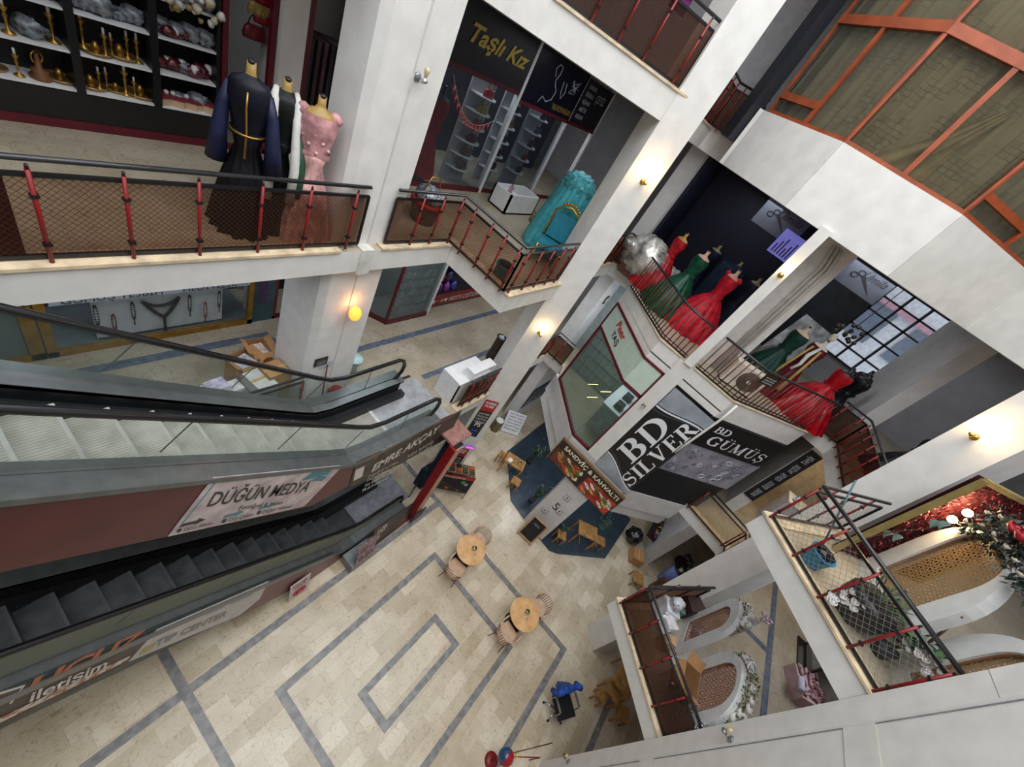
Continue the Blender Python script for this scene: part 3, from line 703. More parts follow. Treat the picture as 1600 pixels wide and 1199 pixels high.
for s in (-1, 1):
    MB().tube([(-.02, s * .1, 1.68), (.1, s * .12, 1.6), (.16, s * .12, 1.3), (.2, s * .13 + .02, .9), (.23, s * .14, .5)], [.03, .05, .045, .06, .07], 8).build('scarf', mat('d8d5ce', .7), g)
MB().tube([(.1, .17, 1.3), (.17, .2, 1.0), (.2, .22, .75), (.2, .22, .6)], [.04, .06, .07, .09], 10).build('green_drape', mat('1f4430', .6), g)
x, y = at_h(393, 106, Z2, 1.8)
g = gown('long black velvet robe with gold trim and navy sleeves nearest the black shelves', x, y, Z2, '090a10', R=.36, H=1.86, waist=.62, bod='0a0d1c', cover=True, form='a0813f', face=-2.2)
for s in (-1, 1):
    MB().tube([(0, s * .17, 1.6), (.03, s * .23, 1.4), (.05, s * .26, 1.1), (.05, s * .28, .78)], [.05, .06, .08, .11], 12).build('cape_sleeve', mat('10183c', .55, var=.2), g)
MB().tube([(.13, 0, 1.6), (.165, .0, 1.45), (.14, .01, 1.2), (.24, .02, .95)], .012, 6).build('gold_braid', M_gold, g)
MB().tube([(math.cos(a) * .17, math.sin(a) * .17, 1.17) for a in [-1.6 + i * .2 for i in range(17)]], .012, 6).build('gold_belt', M_gold, g)
x, y = at_h(352, 165, Z2, 1.2)

# ================================================================ left wing, second storey: black shelving with wedding goods
def shelf_unit(label, x0, x1, yf, z0, z1, levels, depth=.38, frame=M_black, shelf=M_white, base=.42, plinth=M_dred, group=None, ydir=1):
    root = empty('display_cabinet', (x0, yf, z0), 0, label, 'cabinet', group)
    ys = sorted((yf, yf + depth * ydir)); yb = yf + depth * ydir
    wbuild(MB().box((x0, min(yb, yb - .02 * ydir), z0), (x1, max(yb, yb - .02 * ydir), z1)), 'back_panel', M_dark, root)
    if base:
        wbuild(MB().box((x0, ys[0], z0 + .1), (x1, ys[1], z0 + base)), 'base_box', frame, root)
        wbuild(MB().box((x0, ys[0] - .02, z0), (x1, ys[1], z0 + .1)), 'plinth', plinth, root)
    for xx in (x0, x1 - .04): wbuild(MB().box((xx, ys[0] - .005, z0 + base), (xx + .04, ys[1], z1)), 'upright', frame, root)
    for zz in levels: wbuild(MB().box((x0 + .04, ys[0] + .01, zz - .022), (x1 - .04, ys[1] - .02, zz)), 'shelf', shelf, root)
    return root
M_plastic = mat('868c92', .12, var=.4, scale=16, bump=1.0, spec=.9, name='crinkled_clear_wrap')
M_redpl = mat('6e1220', .2, var=.4, scale=12, bump=.8, spec=.8, name='red_wrapped_cloth')
def P_stand():
    t = empty('candle_stand', (0, 0, -5)); MB().lathe([(.05, 0), (.045, .012), (.01, .03), (.012, .12), (.02, .14), (.008, .16), (.03, .2), (.032, .21)], n=12).build('stem', M_gold, t)
    MB().lathe([(.012, .21), (.012, .27), (.004, .28)], n=8).build('candle', M_white, t); return t
def P_bundle():
    t = empty('wrapped_bouquet', (0, 0, -5)); MB().blob((0, 0, .08), .1, 12, 8, .22, (1.1, .8, .75), 4).build('wrap', M_plastic, t)
    MB().blob((.0, 0, .09), .055, 8, 6, .2, seed=2).build('flowers', mat('d9cfc6', .7), t); return t
def P_redb():
    t = empty('folded_shawl', (0, 0, -5)); MB().blob((0, 0, .07), .1, 12, 8, .18, (1.3, .8, .6), 9).build('cloth', M_redpl, t)
    MB().blob((.03, -.05, .1), .04, 8, 5, .3, seed=5).build('bow', M_white, t); return t
def P_box():
    t = empty('gift_box', (0, 0, -5)); MB().box((-.09, -.06, 0), (.09, .06, .07)).build('box', mat('c9a98a', .6), t)
    MB().box((-.095, -.065, .07), (.095, .065, .095)).build('lid', mat('7a2430', .5), t); MB().blob((0, 0, .11), .025, 8, 5).build('bow', M_white, t); return t
def P_tray():
    t = empty('engraved_tray', (0, 0, -5)); MB().lathe([(.0, .005), (.11, .008), (.13, .03), (.125, .035)], n=20, caps=False).build('tray', mat('a98a5c', .3, .6), t)
    MB().lathe([(.03, .01), (.035, .06), (.02, .1), (.0, .11)], n=12, caps=False).build('cup', M_gold, t); return t
def P_vase():
    t = empty('wooden_stand', (0, 0, -5)); MB().lathe([(.08, 0), (.09, .03), (.06, .05), (.07, .09), (.03, .11), (.02, .2), (.015, .24)], n=14).build('body', mat('7d4f2c', .5, var=.2), t)
    MB().tube([(math.cos(a) * .06, 0, .2 + math.sin(a) * .06) for a in [i * .63 for i in range(10)]], .008, 6, closed=True).build('ring', M_gold, t); return t
PROTO = {'gold candle stand': P_stand(), 'bouquet in crinkled clear wrap': P_bundle(), 'dark red folded shawl in plastic': P_redb(), 'tan gift box with red lid': P_box(), 'brass tray with a small cup': P_tray(), 'brown wooden stand with gold ring': P_vase()}
USED = set()
ORD = ['first', 'second', 'third', 'fourth', 'fifth', 'sixth', 'seventh', 'eighth']
def put(kind, loc, label, group, rz=0, sc=1.):
    pr = PROTO[kind]
    if kind not in USED:
        USED.add(kind); o = pr; o.location = loc; o.rotation_euler = (0, 0, rz); o['label'] = label; o['group'] = group; o.scale = (sc,) * 3
        o['category'] = kind.split()[-1] if kind.split()[-1] in ('stand', 'box') else {'wrap': 'bouquet', 'plastic': 'shawl', 'cup': 'tray', 'ring': 'stand', 'lid': 'gift box'}[kind.split()[-1]]
        return o
    return dup(pr, loc, rz, label, group, (sc,) * 3)
lv = [Z2 + .45, Z2 + .85, Z2 + 1.25, Z2 + 1.65, Z2 + 2.05, Z2 + 2.45]
bays = [(.35, 1.82, 'left'), (1.82, 2.56, 'middle'), (2.56, 3.28, 'right')]
rnd = random.Random(3)
names = ['lowest shelf', 'second shelf up', 'third shelf up', 'fourth shelf up', 'fifth shelf up']
mix = {'left': [['brown wooden stand with gold ring', 'brass tray with a small cup', 'gold candle stand'], ['bouquet in crinkled clear wrap', 'gold candle stand'], ['bouquet in crinkled clear wrap'], ['tan gift box with red lid']] ,
       'middle': [['brass tray with a small cup', 'gold candle stand', 'gold candle stand'], ['gold candle stand', 'brass tray with a small cup', 'gold candle stand'], ['bouquet in crinkled clear wrap'], ['dark red folded shawl in plastic', 'bouquet in crinkled clear wrap'], ['bouquet in crinkled clear wrap']],
       'right': [['tan gift box with red lid', 'tan gift box with red lid', 'bouquet in crinkled clear wrap'], ['dark red folded shawl in plastic', 'bouquet in crinkled clear wrap'], ['bouquet in crinkled clear wrap', 'dark red folded shawl in plastic'], ['bouquet in crinkled clear wrap'], ['bouquet in crinkled clear wrap', 'gold candle stand']]}
for x0, x1, nm in bays:
    shelf_unit(f'{nm} bay of the black glass-fronted shelving behind the long railing', x0, x1, 7.1, Z2, Z2 + 3.0, lv, group='black shelving bays')
    for li, kinds in enumerate(mix[nm]):
        n = 8 if nm == 'left' else 7
        for i in range(n):
            kd = kinds[i % len(kinds)]
            xx = x0 + .14 + (x1 - x0 - .26) * i / (n - 1)
            if xx < .9: continue
            put(kd, (xx, 7.26 + rnd.uniform(-.05, .07), lv[li]), f'{kd}, {ORD[i]} on {names[li]}, {nm} black bay', 'wedding goods on the black shelves', rnd.uniform(-.6, .6), rnd.uniform(.85, 1.35))
struct('wall_shop_front', MB().m(M_black).box((-3, 7.1, Z2), (.35, 7.5, Z2 + 3.2)).m(M_dred).box((-3, 7.06, Z2), (.35, 7.1, Z2 + .1)), None)
def doorframe(name, x0, x1, y, z0, z1, m, th=.07, d=.08):
    struct(name, MB().box((x0, y, z0), (x0 + th, y + d, z1)).box((x1 - th, y, z0), (x1, y + d, z1)).box((x0, y, z1 - th), (x1, y + d, z1)).box((x0, y, z0), (x1, y + d, z0 + th)), m)
doorframe('door_1', 3.3, 3.98, 7.08, Z2, Z2 + 2.9, M_dred)
struct('column_f', MB().box((4.0, 7.0, Z2), (4.36, 7.5, Z3 - .4)), M_plaster)
struct('column_f_lower', MB().box((4.0, 7.2, Z1), (4.36, 7.5, Z2 - .4)), M_plaster)
doorframe('door_2', 4.4, 6.2, 7.08, Z2, Z2 + 2.9, M_dred, .1)
# rack of garments seen through the door between the columns
rk = empty('garment_rack', (5.2, 7.6, Z2), 0, 'dark rack of hanging clothes behind the red door frame', 'clothes rack')
wbuild(MB().tube([(4.6, 7.6, Z2 + 1.8), (6.1, 7.6, Z2 + 1.8)], .02).tube([(4.6, 7.6, Z2), (4.6, 7.6, Z2 + 1.8)], .02).tube([(6.1, 7.6, Z2), (6.1, 7.6, Z2 + 1.8)], .02), 'frame', M_black, rk)
for i in range(12): wbuild(MB().cbox((4.7 + i * .12, 7.6, Z2 + 1.25), (.07, .4, 1.0), rz=.1), 'garment', mat(['23262f', '3a2a2a', '55303a', '191b26', '4a4a50', '6b2a2a'][i % 6], .7, var=.2), rk)

# ================================================================ dark-signed dress shop (gold lettering)
TY = 6.54
sg = MB().box((6.5, TY - .02, Z2 + 2.38), (9.0, TY + .08, Z2 + 3.35)).build('shop_sign', mat('17171d', .45, var=.1), label='black shop sign with gold brush lettering reading Taşlı Kız', cat='sign')
M_gl = mat('c6a94a', .4, .3, var=.05)
fit('Taşlı Kız', (6.93, TY - .03, Z2 + 2.78), (8.82, TY - .03, Z2 + 2.78), (6.98, TY - .03, Z2 + 3.05), M_gl, sg, bold=.03, shear=.15)
sg2 = MB().box((9.12, TY - .02, Z2 + 2.25), (11.5, TY + .08, Z2 + 3.35)).build('shop_sign', mat('0b0e22', .3, var=.25, scale=12, c2='05060f'), label='navy starry shop sign with a white line drawing of a woman', cat='sign')
def stroke(pts, w, m, parent, name='drawn_line', y=TY - .03):
    return wbuild(MB().tube([(a, y, b) for a, b in pts], w, 5), name, m, parent)
M_ln = mat('cfd3de', .5, var=0)
stroke([(10.0, Z2 + 2.95), (9.9, Z2 + 3.1), (10.0, Z2 + 3.2), (10.15, Z2 + 3.18), (10.15, Z2 + 3.02), (10.08, Z2 + 2.9), (10.15, Z2 + 2.8), (10.3, Z2 + 2.7), (10.25, Z2 + 2.5), (10.05, Z2 + 2.42), (9.85, Z2 + 2.5), (9.75, Z2 + 2.35)], .008, M_ln, sg2)
stroke([(10.45, Z2 + 2.95), (10.5, Z2 + 2.75), (10.6, Z2 + 2.6), (10.7, Z2 + 2.75), (10.6, Z2 + 2.95)], .007, M_ln, sg2)
for k in range(14):
    a = random.Random(k); stroke([(10.75 + a.random() * .5, Z2 + 2.75 + a.random() * .35)] * 1 + [(10.8 + a.random() * .5, Z2 + 2.78 + a.random() * .35)], .004, M_ln, sg2, 'sparkle')
fit('TAŞLI KIZ BY MAĞAZASI', (10.4, TY - .03, Z2 + 2.34), (11.4, TY - .03, Z2 + 2.34), (10.4, TY - .03, Z2 + 2.46), M_gl, sg2)
sg3 = MB().box((11.55, TY - .01, Z2 + 2.2), (13.2, TY + .08, Z2 + 3.3)).build('shop_sign', mat('1c1722', .4), label='dark column sign with a list of white words beside the navy starry sign', cat='sign')
for k, s_ in enumerate(('KINALIK', 'BİNDALLI', 'NİŞANLIK', 'ABİYE', 'AKSESUAR')): fit(s_, (11.7, TY - .02, Z2 + 3.1 - k * .18), (12.15, TY - .02, Z2 + 3.1 - k * .18), (11.7, TY - .02, Z2 + 3.2 - k * .18), M_ln, sg3)
fit('ÇEYİZ', (12.35, TY - .02, Z2 + 2.9), (12.9, TY - .02, Z2 + 2.9), (12.35, TY - .02, Z2 + 3.08), mat('d8d8dc', .5), sg3)
for k, (a, b) in enumerate(((6.42, 6.5), (9.0, 9.1), (11.44, 11.52), (13.2, 13.3))):
    struct(f'trim_{30 + k}', MB().box((a, TY - .02, Z2), (b, TY + .1, Z3 - .44)), M_white if k else M_dred)
struct('trim_35', MB().box((6.5, TY - .02, Z2 + 2.3), (9.0, TY + .04, Z2 + 2.38)).box((6.5, TY - .02, Z2), (9, TY + .06, Z2 + .1)).box((9.1, TY - .02, Z2 + 2.17), (13.2, TY + .04, Z2 + 2.25)).box((9.1, TY, Z2), (13.2, TY + .04, Z2 + .1)), M_dred)
struct('window_1', MB().quad((6.5, TY, Z2 + .1), (9.0, TY, Z2 + .1), (9.0, TY, Z2 + 2.3), (6.5, TY, Z2 + 2.3)), glass('d5dde0', .1, body='707880'))
struct('window_2', MB().quad((9.1, TY, Z2 + .1), (11.4, TY, Z2 + .1), (11.4, TY, Z2 + 2.2), (9.1, TY, Z2 + 2.2)), glass('c9d2d8', .12, body='505862'))
struct('wall_dress_shop', MB().box((6.3, 8.7, Z2), (14.5, 8.8, Z3 - .44)), mat('25222c', .7))
# red dress on a form in the window
gd = gown('long red chiffon dress standing in the window under the gold lettering', 7.15, 6.85, Z2 + .15, '9c1822', R=.30, H=1.75, form='17171a', waist=.55, folds=19, face=-1.6)
# bunting
bt = empty('bunting', (6.9, TY - .06, Z2 + 2.1), 0, 'string of small red crescent flags across the dress shop window', 'bunting')
bp = [Vector((6.85 + 1.6 * t, TY - .06, Z2 + 2.2 - 1.15 * t * (1.55 - t) * 1.2 + .25 * t * t)) for t in [i / 13 for i in range(14)]]
wbuild(MB().tube(bp, .004, 5), 'string', M_white, bt)
for i in range(1, 13):
    p = bp[i]; f = wbuild(MB().poly([p + Vector((-.05, 0, 0)), p + Vector((-.05, 0, -.02)), p + Vector((0, -.005, -.15)), p + Vector((.05, 0, -.02)), p + Vector((.05, 0, 0))]), 'pennant', mat('c02430', .6), bt)
    c = p + Vector((0, -.008, -.05))
    wbuild(MB().tube([c + Vector((.018 * math.cos(a), 0, .018 * math.sin(a))) for a in [.8 + j * .65 for j in range(8)]], .004, 4), 'crescent', M_white, f)
# curved white shelving with handbags
def bag_shelf(label, x0, x1, y, z, n, dz):
    r = empty('bag_shelf', (x0, y, z), 0, label, 'shelf', 'white shelves in the dress shop')
    wbuild(MB().box((x0 - .04, y + .36, Z2), (x1 + .04, y + .4, z + n * dz + .3)), 'back_panel', mat('b9b9bd', .6), r)
    for k in range(n):
        zz = z + k * dz; pts = [(x0, y + .36)] + [(x0 + (x1 - x0) * t, y + .36 - .36 * math.sin(PI * t) ** .5) for t in [i / 10 for i in range(1, 10)]] + [(x1, y + .36)]
        wbuild(MB().prism(pts, zz, zz + .025), 'shelf', M_white, r)
    return r
def handbag(label, x, y, z, c, rz=0, hd=True, w=.26, grp='handbags in the dress shop'):
    r = empty('handbag', (x, y, z), rz, label, 'handbag', grp)
    MB().lathe([(w * .5, 0), (w * .54, .05), (w * .46, .13), (w * .36, .17)], n=18, M=Matrix.Diagonal((1, .38, 1, 1))).build('body', mat(c, .3, var=.25, scale=30), r)
    MB().box((-w * .3, -.055, .09), (w * .3, -.045, .15)).build('flap', mat(c, .3, var=.1), r)
    if hd: MB().tube([(w * .3 * math.cos(a), 0, .16 + .13 * math.sin(a)) for a in [PI * j / 10 for j in range(11)]], .008, 6).build('handle', mat('241a1c', .4), r)
    return r
bag_shelf('tall white bag shelf right of the red window dress', 8.1, 8.85, 6.72, Z2 + .35, 6, .32)
for k, (c, nm) in enumerate((('5d4535', 'brown'), ('6b3f2a', 'chestnut'), ('5a2f22', 'dark brown studded'), ('9c3a36', 'pink-red ruffled'), ('a58b4a', 'gold'), ('a02028', 'bright red'))):
    handbag(f'{nm} handbag on the {(names + ["top shelf"])[k]} of the tall white bag shelf', 8.47, 6.88, Z2 + .375 + k * .32, c, w=.34)
bag_shelf('low white shelf group at the middle of the dress shop', 9.55, 10.2, 6.9, Z2 + .4, 5, .36)
bag_shelf('white curved shelves at the right end of the dress shop', 10.55, 11.25, 6.75, Z2 + .5, 5, .36)
cs = ['2a2430', '5c1a20', '3b3a42', '7a6a58', '4a2022', '26303e', '8a3038', '3a3028', '51505a', '2f2a2e']
for k in range(5):
    handbag(f'{["black", "wine", "grey", "beige", "dark red"][k]} bag on the {names[k]} of the middle white shelf group', 9.88, 7.05, Z2 + .425 + k * .36, cs[k])
    handbag(f'{["navy", "rose", "dark brown", "slate", "charcoal"][k]} bag on the {names[k]} of the right-end curved shelves', 10.9, 6.9, Z2 + .525 + k * .36, cs[5 + k])
for k in range(4):
    p = (9.3 + k * .0, 6.8)
bx = empty('display_box', (8.0, 5.6, Z2), 0, 'large white open display box on the walkway outside the dress shop', 'box')
P0 = az_(768, 312, Z2); P1 = az_(852, 330, Z2)
wbuild(MB().box((9.0, 5.55, Z2), (10.35, 6.15, Z2 + .04)).box((9.0, 5.55, Z2), (9.05, 6.15, Z2 + .5)).box((10.3, 5.55, Z2), (10.35, 6.15, Z2 + .5)).box((9.0, 5.55, Z2), (10.35, 5.6, Z2 + .5)).box((9.0, 6.1, Z2), (10.35, 6.15, Z2 + .5)), 'shell', M_white, bx)
wbuild(MB().box((9.06, 5.61, Z2 + .4), (9.6, 6.09, Z2 + .42)), 'inner_shelf', M_white, bx)
handbag('dusty pink bag standing on the white open display box', 9.3, 5.85, Z2 + .43, 'b9969a', .4, grp='bags near the display box'); handbag('tan bag standing on the walkway beside the white display box', 9.9, 5.25, Z2, '8d6a48', .9, grp='bags near the display box')
p = ay(305, 14, 7.02)
sp_ = empty('dried_flower_spray', (p.x, p.y, p.z), 0, 'cream and gold dried flower spray hanging high on the black shelving', 'flowers')
rnd = random.Random(31)
for k in range(26): MB().blob((rnd.uniform(-.28, .28), rnd.uniform(-.05, .04), rnd.uniform(-.12, .2)), rnd.uniform(.025, .05), 7, 5, .3, seed=k).build('dried_flower', mat(['c9bfa6', 'a98f5a', 'd9d4c8'][k % 3], .7, var=.2), sp_)
for k, (u, v, c, nm) in enumerate(((412, 8, '8a1420', 'red gold-buckled purse hung topmost behind the red door frame'), (406, 26, 'a08648', 'gold purse hung below the red one behind the door frame'), (415, 40, '8f1a26', 'red purse hung third behind the red door frame'), (398, 62, '6e1a22', 'dark red framed box low behind the red door frame'))):
    p = ay(u, v, 7.3); handbag(nm, p.x, p.y, p.z, c, 0, w=.32, grp='purses behind the red door frame')
# covered bundle behind the mesh at the left part of the projecting balcony
rb = empty('covered_basket', (5.2, 5.2, Z2), 0, 'round basket under clear plastic and red fringe at the projecting balcony', 'basket')
x, y = at_h(668, 318, Z2, .35); rb.location = (x, y, Z2)
MB().lathe([(.22, 0), (.28, .25), (.3, .4)], n=20).build('basket', mat('6a6560', .5, var=.3, scale=20), rb)
MB().lathe([(.31, .33), (.32, .42)], n=30, fold=lambda a, i: 1 + .05 * math.sin(18 * a)).build('fringe', mat('a02a30', .6), rb)
MB().blob((0, 0, .5), .27, 14, 8, .12, (1, 1, .7), 3).build('plastic_wrap', M_plastic, rb)
MB().tube([(.2, 0, .6), (.1, 0, .85), (-.1, 0, .85), (-.2, 0, .6)], .015, 8).build('handle', M_gold, rb)
# turquoise gown on a gold throne
x, y = 8.2, 3.62
th = empty('gold_throne', (x, y, Z2), math.radians(-65), 'small gold throne with turquoise seat partly hidden by the turquoise gown', 'chair')
for sx in (-.28, .28):
    for sy in (-.24, .24): MB().tube([(sx, sy, 0), (sx * .95, sy * .95, .25), (sx, sy, .45)], [.02, .03, .028], 8).build('leg', M_gold, th)
MB().box((-.3, -.26, .42), (.3, .26, .5)).build('seat', mat('24788c', .5, var=.1), th)
MB().box((-.24, .22, .55), (.24, .26, 1.1)).build('backrest', mat('24788c', .5, var=.1), th)
MB().tube([(-.28, .25, .45), (-.29, .26, 1.1), (-.2, .26, 1.2), (0, .26, 1.28), (.2, .26, 1.2), (.29, .26, 1.1), (.28, .25, .45)], .025, 8).build('back_frame', M_gold, th)
for i in range(7): MB().lathe([(.03, 0), (.05, .03), (.02, .05)], c=(-.18 + i * .06, .26, 1.26 + .06 * math.sin(i * .52)), n=8).build('crest_ornament', M_gold, th)
x, y = 8.95, 4.08
M_turq = mat('6cc6cc', .35, var=.35, scale=8, c2='3fa3b0', bump=.9, spec=.7)
tg = empty('turquoise_gown', (x, y, Z2), 0, 'tall turquoise tulle gown wrapped in clear plastic at the corner of the balcony', 'dress')
MB().lathe([(.5, .0), (.5, .1), (.47, .5), (.4, .95), (.33, 1.3), (.3, 1.55), (.2, 1.68), (.05, 1.72)], n=90, fold=lambda a, i: 1 + .07 * math.sin(15 * a) + .05 * math.sin(31 * a + i)).build('skirt', M_turq, tg)
MB().blob((0, 0, 1.58), .33, 26, 14, .17, (1, 1, .7), 8).build('tulle_ruffle', mat('6cc5cb', .4, var=.3, scale=14, bump=1), tg)
MB().lathe([(.56, .02), (.55, .3), (.50, .7), (.44, 1.1), (.42, 1.5), (.25, 1.78)], n=60, fold=lambda a, i: 1 + .04 * math.sin(11 * a + i * .7), caps=False).build('plastic_cover', glass('c8eef0', .06, .15, 'a8dfe4'), tg)
tg.scale = (1.08, 1.08, 1.03)
pail = None
def bucket(label, x, y, z, c, r=.16, h=.26, wringer=False, handle_c='1b1b1e', cat='bucket'):
    b = empty('bucket', (x, y, z), 0, label, cat)
    m = mat(c, .35, var=.08)
    MB().lathe([(r * .74, 0), (r * .8, .01), (r, h), (r * 1.06, h + .005), (r * 1.06, h - .02), (r * .96, h - .02), (r * .72, .03), (0, .03)], n=28, caps=False).build('pail', m, b)
    MB().tube([(r * 1.03 * math.cos(a), r * 1.03 * math.sin(a) * .5 - .03, h - .03 - .12 * math.sin(a)) for a in [PI * j / 12 for j in range(13)]], .006, 6).build('handle', mat(handle_c, .4), b)
    if wringer:
        MB().lathe([(r * .9, h + .02), (r * .5, h - .08), (r * .45, h - .07), (r * .8, h + .03)], n=24, fold=lambda a, i: 1 if math.cos(a) > -.2 else .9, caps=False).build('wringer', mat(wringer, .4, var=.1), b)
    return b
x, y = at_h(795, 445, Z2, .1); bucket('dark bucket with blue rim behind the brown mesh of the projecting balcony', 6.35, 3.4, Z2, '3a8aa0', .17, .28, '2a3640')
x, y = at_h(815, 402, Z2, .6)

# ================================================================ first storey, left wing
mb = MB()
for k, (x0, y0, x1, y1) in enumerate(((-3, 6.5, 4.1, 6.68), (4.0, 4.9, 4.15, 6.5), (5.3, 5.45, 12.5, 5.62), (6.6, 4.05, 11, 4.2))):
    mb.quad((x0, y0, Z1 + .004 + k * .0006), (x1, y0, Z1 + .004 + k * .0006), (x1, y1, Z1 + .004 + k * .0006), (x0, y1, Z1 + .004 + k * .0006))
struct('floor_stripe_first_storey', mb, M_stripe1)
GY = 7.05; M_bron = mat('a0772c', .35, .35, var=.12, name='gold_aluminium')
struct('window_3', MB().m(M_bron).box((.86, GY - .03, Z1), (3.95, GY + .05, Z1 + .12)).box((.86, GY - .03, Z1), (.98, GY + .05, Z1 + 2.6)).box((3.85, GY - .03, Z1), (3.95, GY + .05, Z1 + 2.6)).m(glass('eef2f4', .02)).quad((.98, GY, Z1 + .12), (3.85, GY, Z1 + .12), (3.85, GY, Z1 + 2.6), (.98, GY, Z1 + 2.6)))
dr = struct('door_3', MB().m(M_bron).box((-.5, GY - .03, Z1), (.84, GY + .03, Z1 + .14)).box((.68, GY - .03, Z1), (.84, GY + .03, Z1 + 2.5)).box((-.5, GY - .03, Z1), (-.36, GY + .03, Z1 + 2.5)).m(glass('b9c6cc', .25)).quad((-.36, GY, Z1 + .14), (.68, GY, Z1 + .14), (.68, GY, Z1 + 2.5), (-.36, GY, Z1 + 2.5)))
h_ = ay(28, 483, GY - .08)
MB().tube([(h_.x - .12, GY - .04, h_.z), (h_.x - .12, GY - .1, h_.z), (h_.x, GY - .11, h_.z + .01), (h_.x + .06, GY - .1, h_.z - .01), (h_.x + .06, GY - .04, h_.z)], .015, 8).build('door_handle', M_gold, dr)
struct('wall_bead_shop', MB().box((-3, 8.2, Z1), (4.2, 8.3, Z2 - .4)), mat('3b4043', .7))
struct('floor_bead_shop', MB().box((-3, GY + .05, Z1), (4, 8.2, Z1 + .06)), mat('7b8284', .6))
M_pnl = mat('dde2e2', .55, var=.04)
bp_ = MB().box((1.5, 7.16, Z1 + .14), (3.42, 7.22, Z1 + 1.02)).build('pegboard', M_pnl, label='white display panel behind the prayer beads in the gold-framed window', cat='panel')
def beads(label, u, v0, v1, c, w=.024, big=False):
    top = ay(u, v0, 7.13); bot = ay(u + 2, v1, 7.13); r = empty('prayer_beads', (top.x, 7.13, top.z), 0, label, 'prayer beads', 'prayer beads hung in the gold-framed window')
    L = top.z - bot.z; n = 22; m = mat(c, .25, var=.2)
    mb = MB()
    for i in range(n):
        a = 2 * PI * i / n; mb.blob((w * math.sin(a), 0, -L * .38 + L * .36 * math.cos(a)), .014, 6, 4)
    mb.build('bead_loop', m, r)
    MB().tube([(0, 0, -L * .74), (0, 0, -L * .85), (0, 0, -L)], [.012, .008, .012], 6).build('tassel', m, r)
    return r
for u, v0, v1, c, nm in ((147, 477, 519, '1c1a1c', 'black'), (176, 491, 524, '6d1720', 'wine red'), (206, 472, 508, '1a1c20', 'charcoal'), (296, 461, 494, '201e20', 'dark'), (321, 472, 503, '8a4526', 'amber brown'), (343, 455, 487, '2a1f1e', 'brown black')):
    beads(f'{nm} prayer bead loop on the white panel', u, v0, v1, c)
t0, t1, t2, t3 = ay(224, 473, 7.12), ay(279, 466, 7.12), ay(257, 495, 7.12), ay(257, 519, 7.12)
r = empty('large_prayer_beads', (t2.x, 7.12, t2.z), 0, 'large brown prayer bead necklace draped in a V on the white panel', 'prayer beads')
mb = MB()
def chain(a, b, sag, n, rr):
    for i in range(n + 1):
        t = i / n; p = a.lerp(b, t); mb.blob((p.x - t2.x, 0, p.z - t2.z - sag * 4 * t * (1 - t)), rr, 8, 5)
chain(t0, t1, .12, 16, .03); chain(t0, t2, .04, 12, .034); chain(t2, t1, .04, 12, .034)
mb.build('bead_string', mat('38201c', .35, var=.25), r)
MB().tube([(0, 0, 0), (0, 0, -.1), (0, 0, t3.z - t2.z)], [.03, .022, .03], 8).build('tassel', mat('38201c', .35), r)
ls = MB().box((1.02, GY - .06, Z1 + 1.08), (3.84, GY - .035, Z1 + 1.24)).build('letter_strip', mat('b9c4d4', .4), label='long pale strip of silver lettering across the bead shop window', cat='sign')
fit('GÜMÜŞ TESBİH', (1.15, GY - .065, Z1 + 1.1), (2.4, GY - .065, Z1 + 1.1), (1.15, GY - .065, Z1 + 1.22), M_ink, ls); fit('HEDİYELİK', (2.7, GY - .065, Z1 + 1.1), (3.6, GY - .065, Z1 + 1.1), (2.7, GY - .065, Z1 + 1.22), M_ink, ls)
struct('wall_teal_stripe', MB().m(mat('35555a', .6)).box((3.97, GY, Z1), (4.4, GY + .1, Z2 - .4)).m(mat('4a3558', .6)).prism([(4.05, GY - .004), (4.25, GY - .004), (4.25, GY + .01), (4.05, GY + .01)], Z1 + .5, Z1 + 1.1))
doorframe('door_4', 4.4, 5.7, GY, Z1, Z2 - .4, M_dred); struct('wall_dark_shop', MB().box((4.4, 8.0, Z1), (6.3, 8.1, Z2 - .4)), M_dark)
# magazines, boxes, bucket, mop
rk = empty('magazine_rack', (2.2, 4.95, Z1), 0, 'low wire rack piled with blue and white magazines behind the escalator', 'rack')
mb = MB()
for xx in (1.75, 2.75):
    for yy in (4.75, 5.2): mb.tube([(xx, yy, Z1), (xx, yy, Z1 + .72)], .012, 6)
for zz in (.35, .62):
    mb.tube([(1.75, 4.75, Z1 + zz), (2.75, 4.75, Z1 + zz), (2.75, 5.2, Z1 + zz), (1.75, 5.2, Z1 + zz)], .01, 6, closed=True)
    for k in range(9): mb.tube([(1.8 + k * .11, 4.75, Z1 + zz), (1.8 + k * .11, 5.2, Z1 + zz)], .005, 4)
wbuild(mb, 'wire_frame', mat('8b8d90', .4, .5), rk)
for k, (dx, dy, dz, c, nm, rz) in enumerate(((0.02, .0, .63, '2c2f7e', 'blue magazine bundle at the left of the rack top', .05), (.25, .1, .63, 'd8dade', 'white leaflet stack at the back of the rack', .2), (.42, .1, .71, 'c9c2d8', 'white and purple magazine stack topmost on the rack', .12), (.62, .04, .63, 'd6cfd0', 'white and red magazine at the right of the rack', .1), (.3, .02, .36, 'b9bbc0', 'grey magazine pile on the lower rack level', 0), (.7, .02, .36, '9b9da2', 'dark-covered magazine pile low on the rack right end', 0))):
    mb = MB().m(M_white).cbox((0, 0, .035), (.3, .24, .07)).m(mat(c, .3, var=.2, scale=9)).cbox((0, 0, .073), (.3, .24, .006))
    o = mb.build('magazine_stack', label=nm, cat='magazines', group='magazines on the wire rack'); o.location = (1.92 + dx, 4.9 + dy, Z1 + dz); o.rotation_euler = (0, 0, rz)
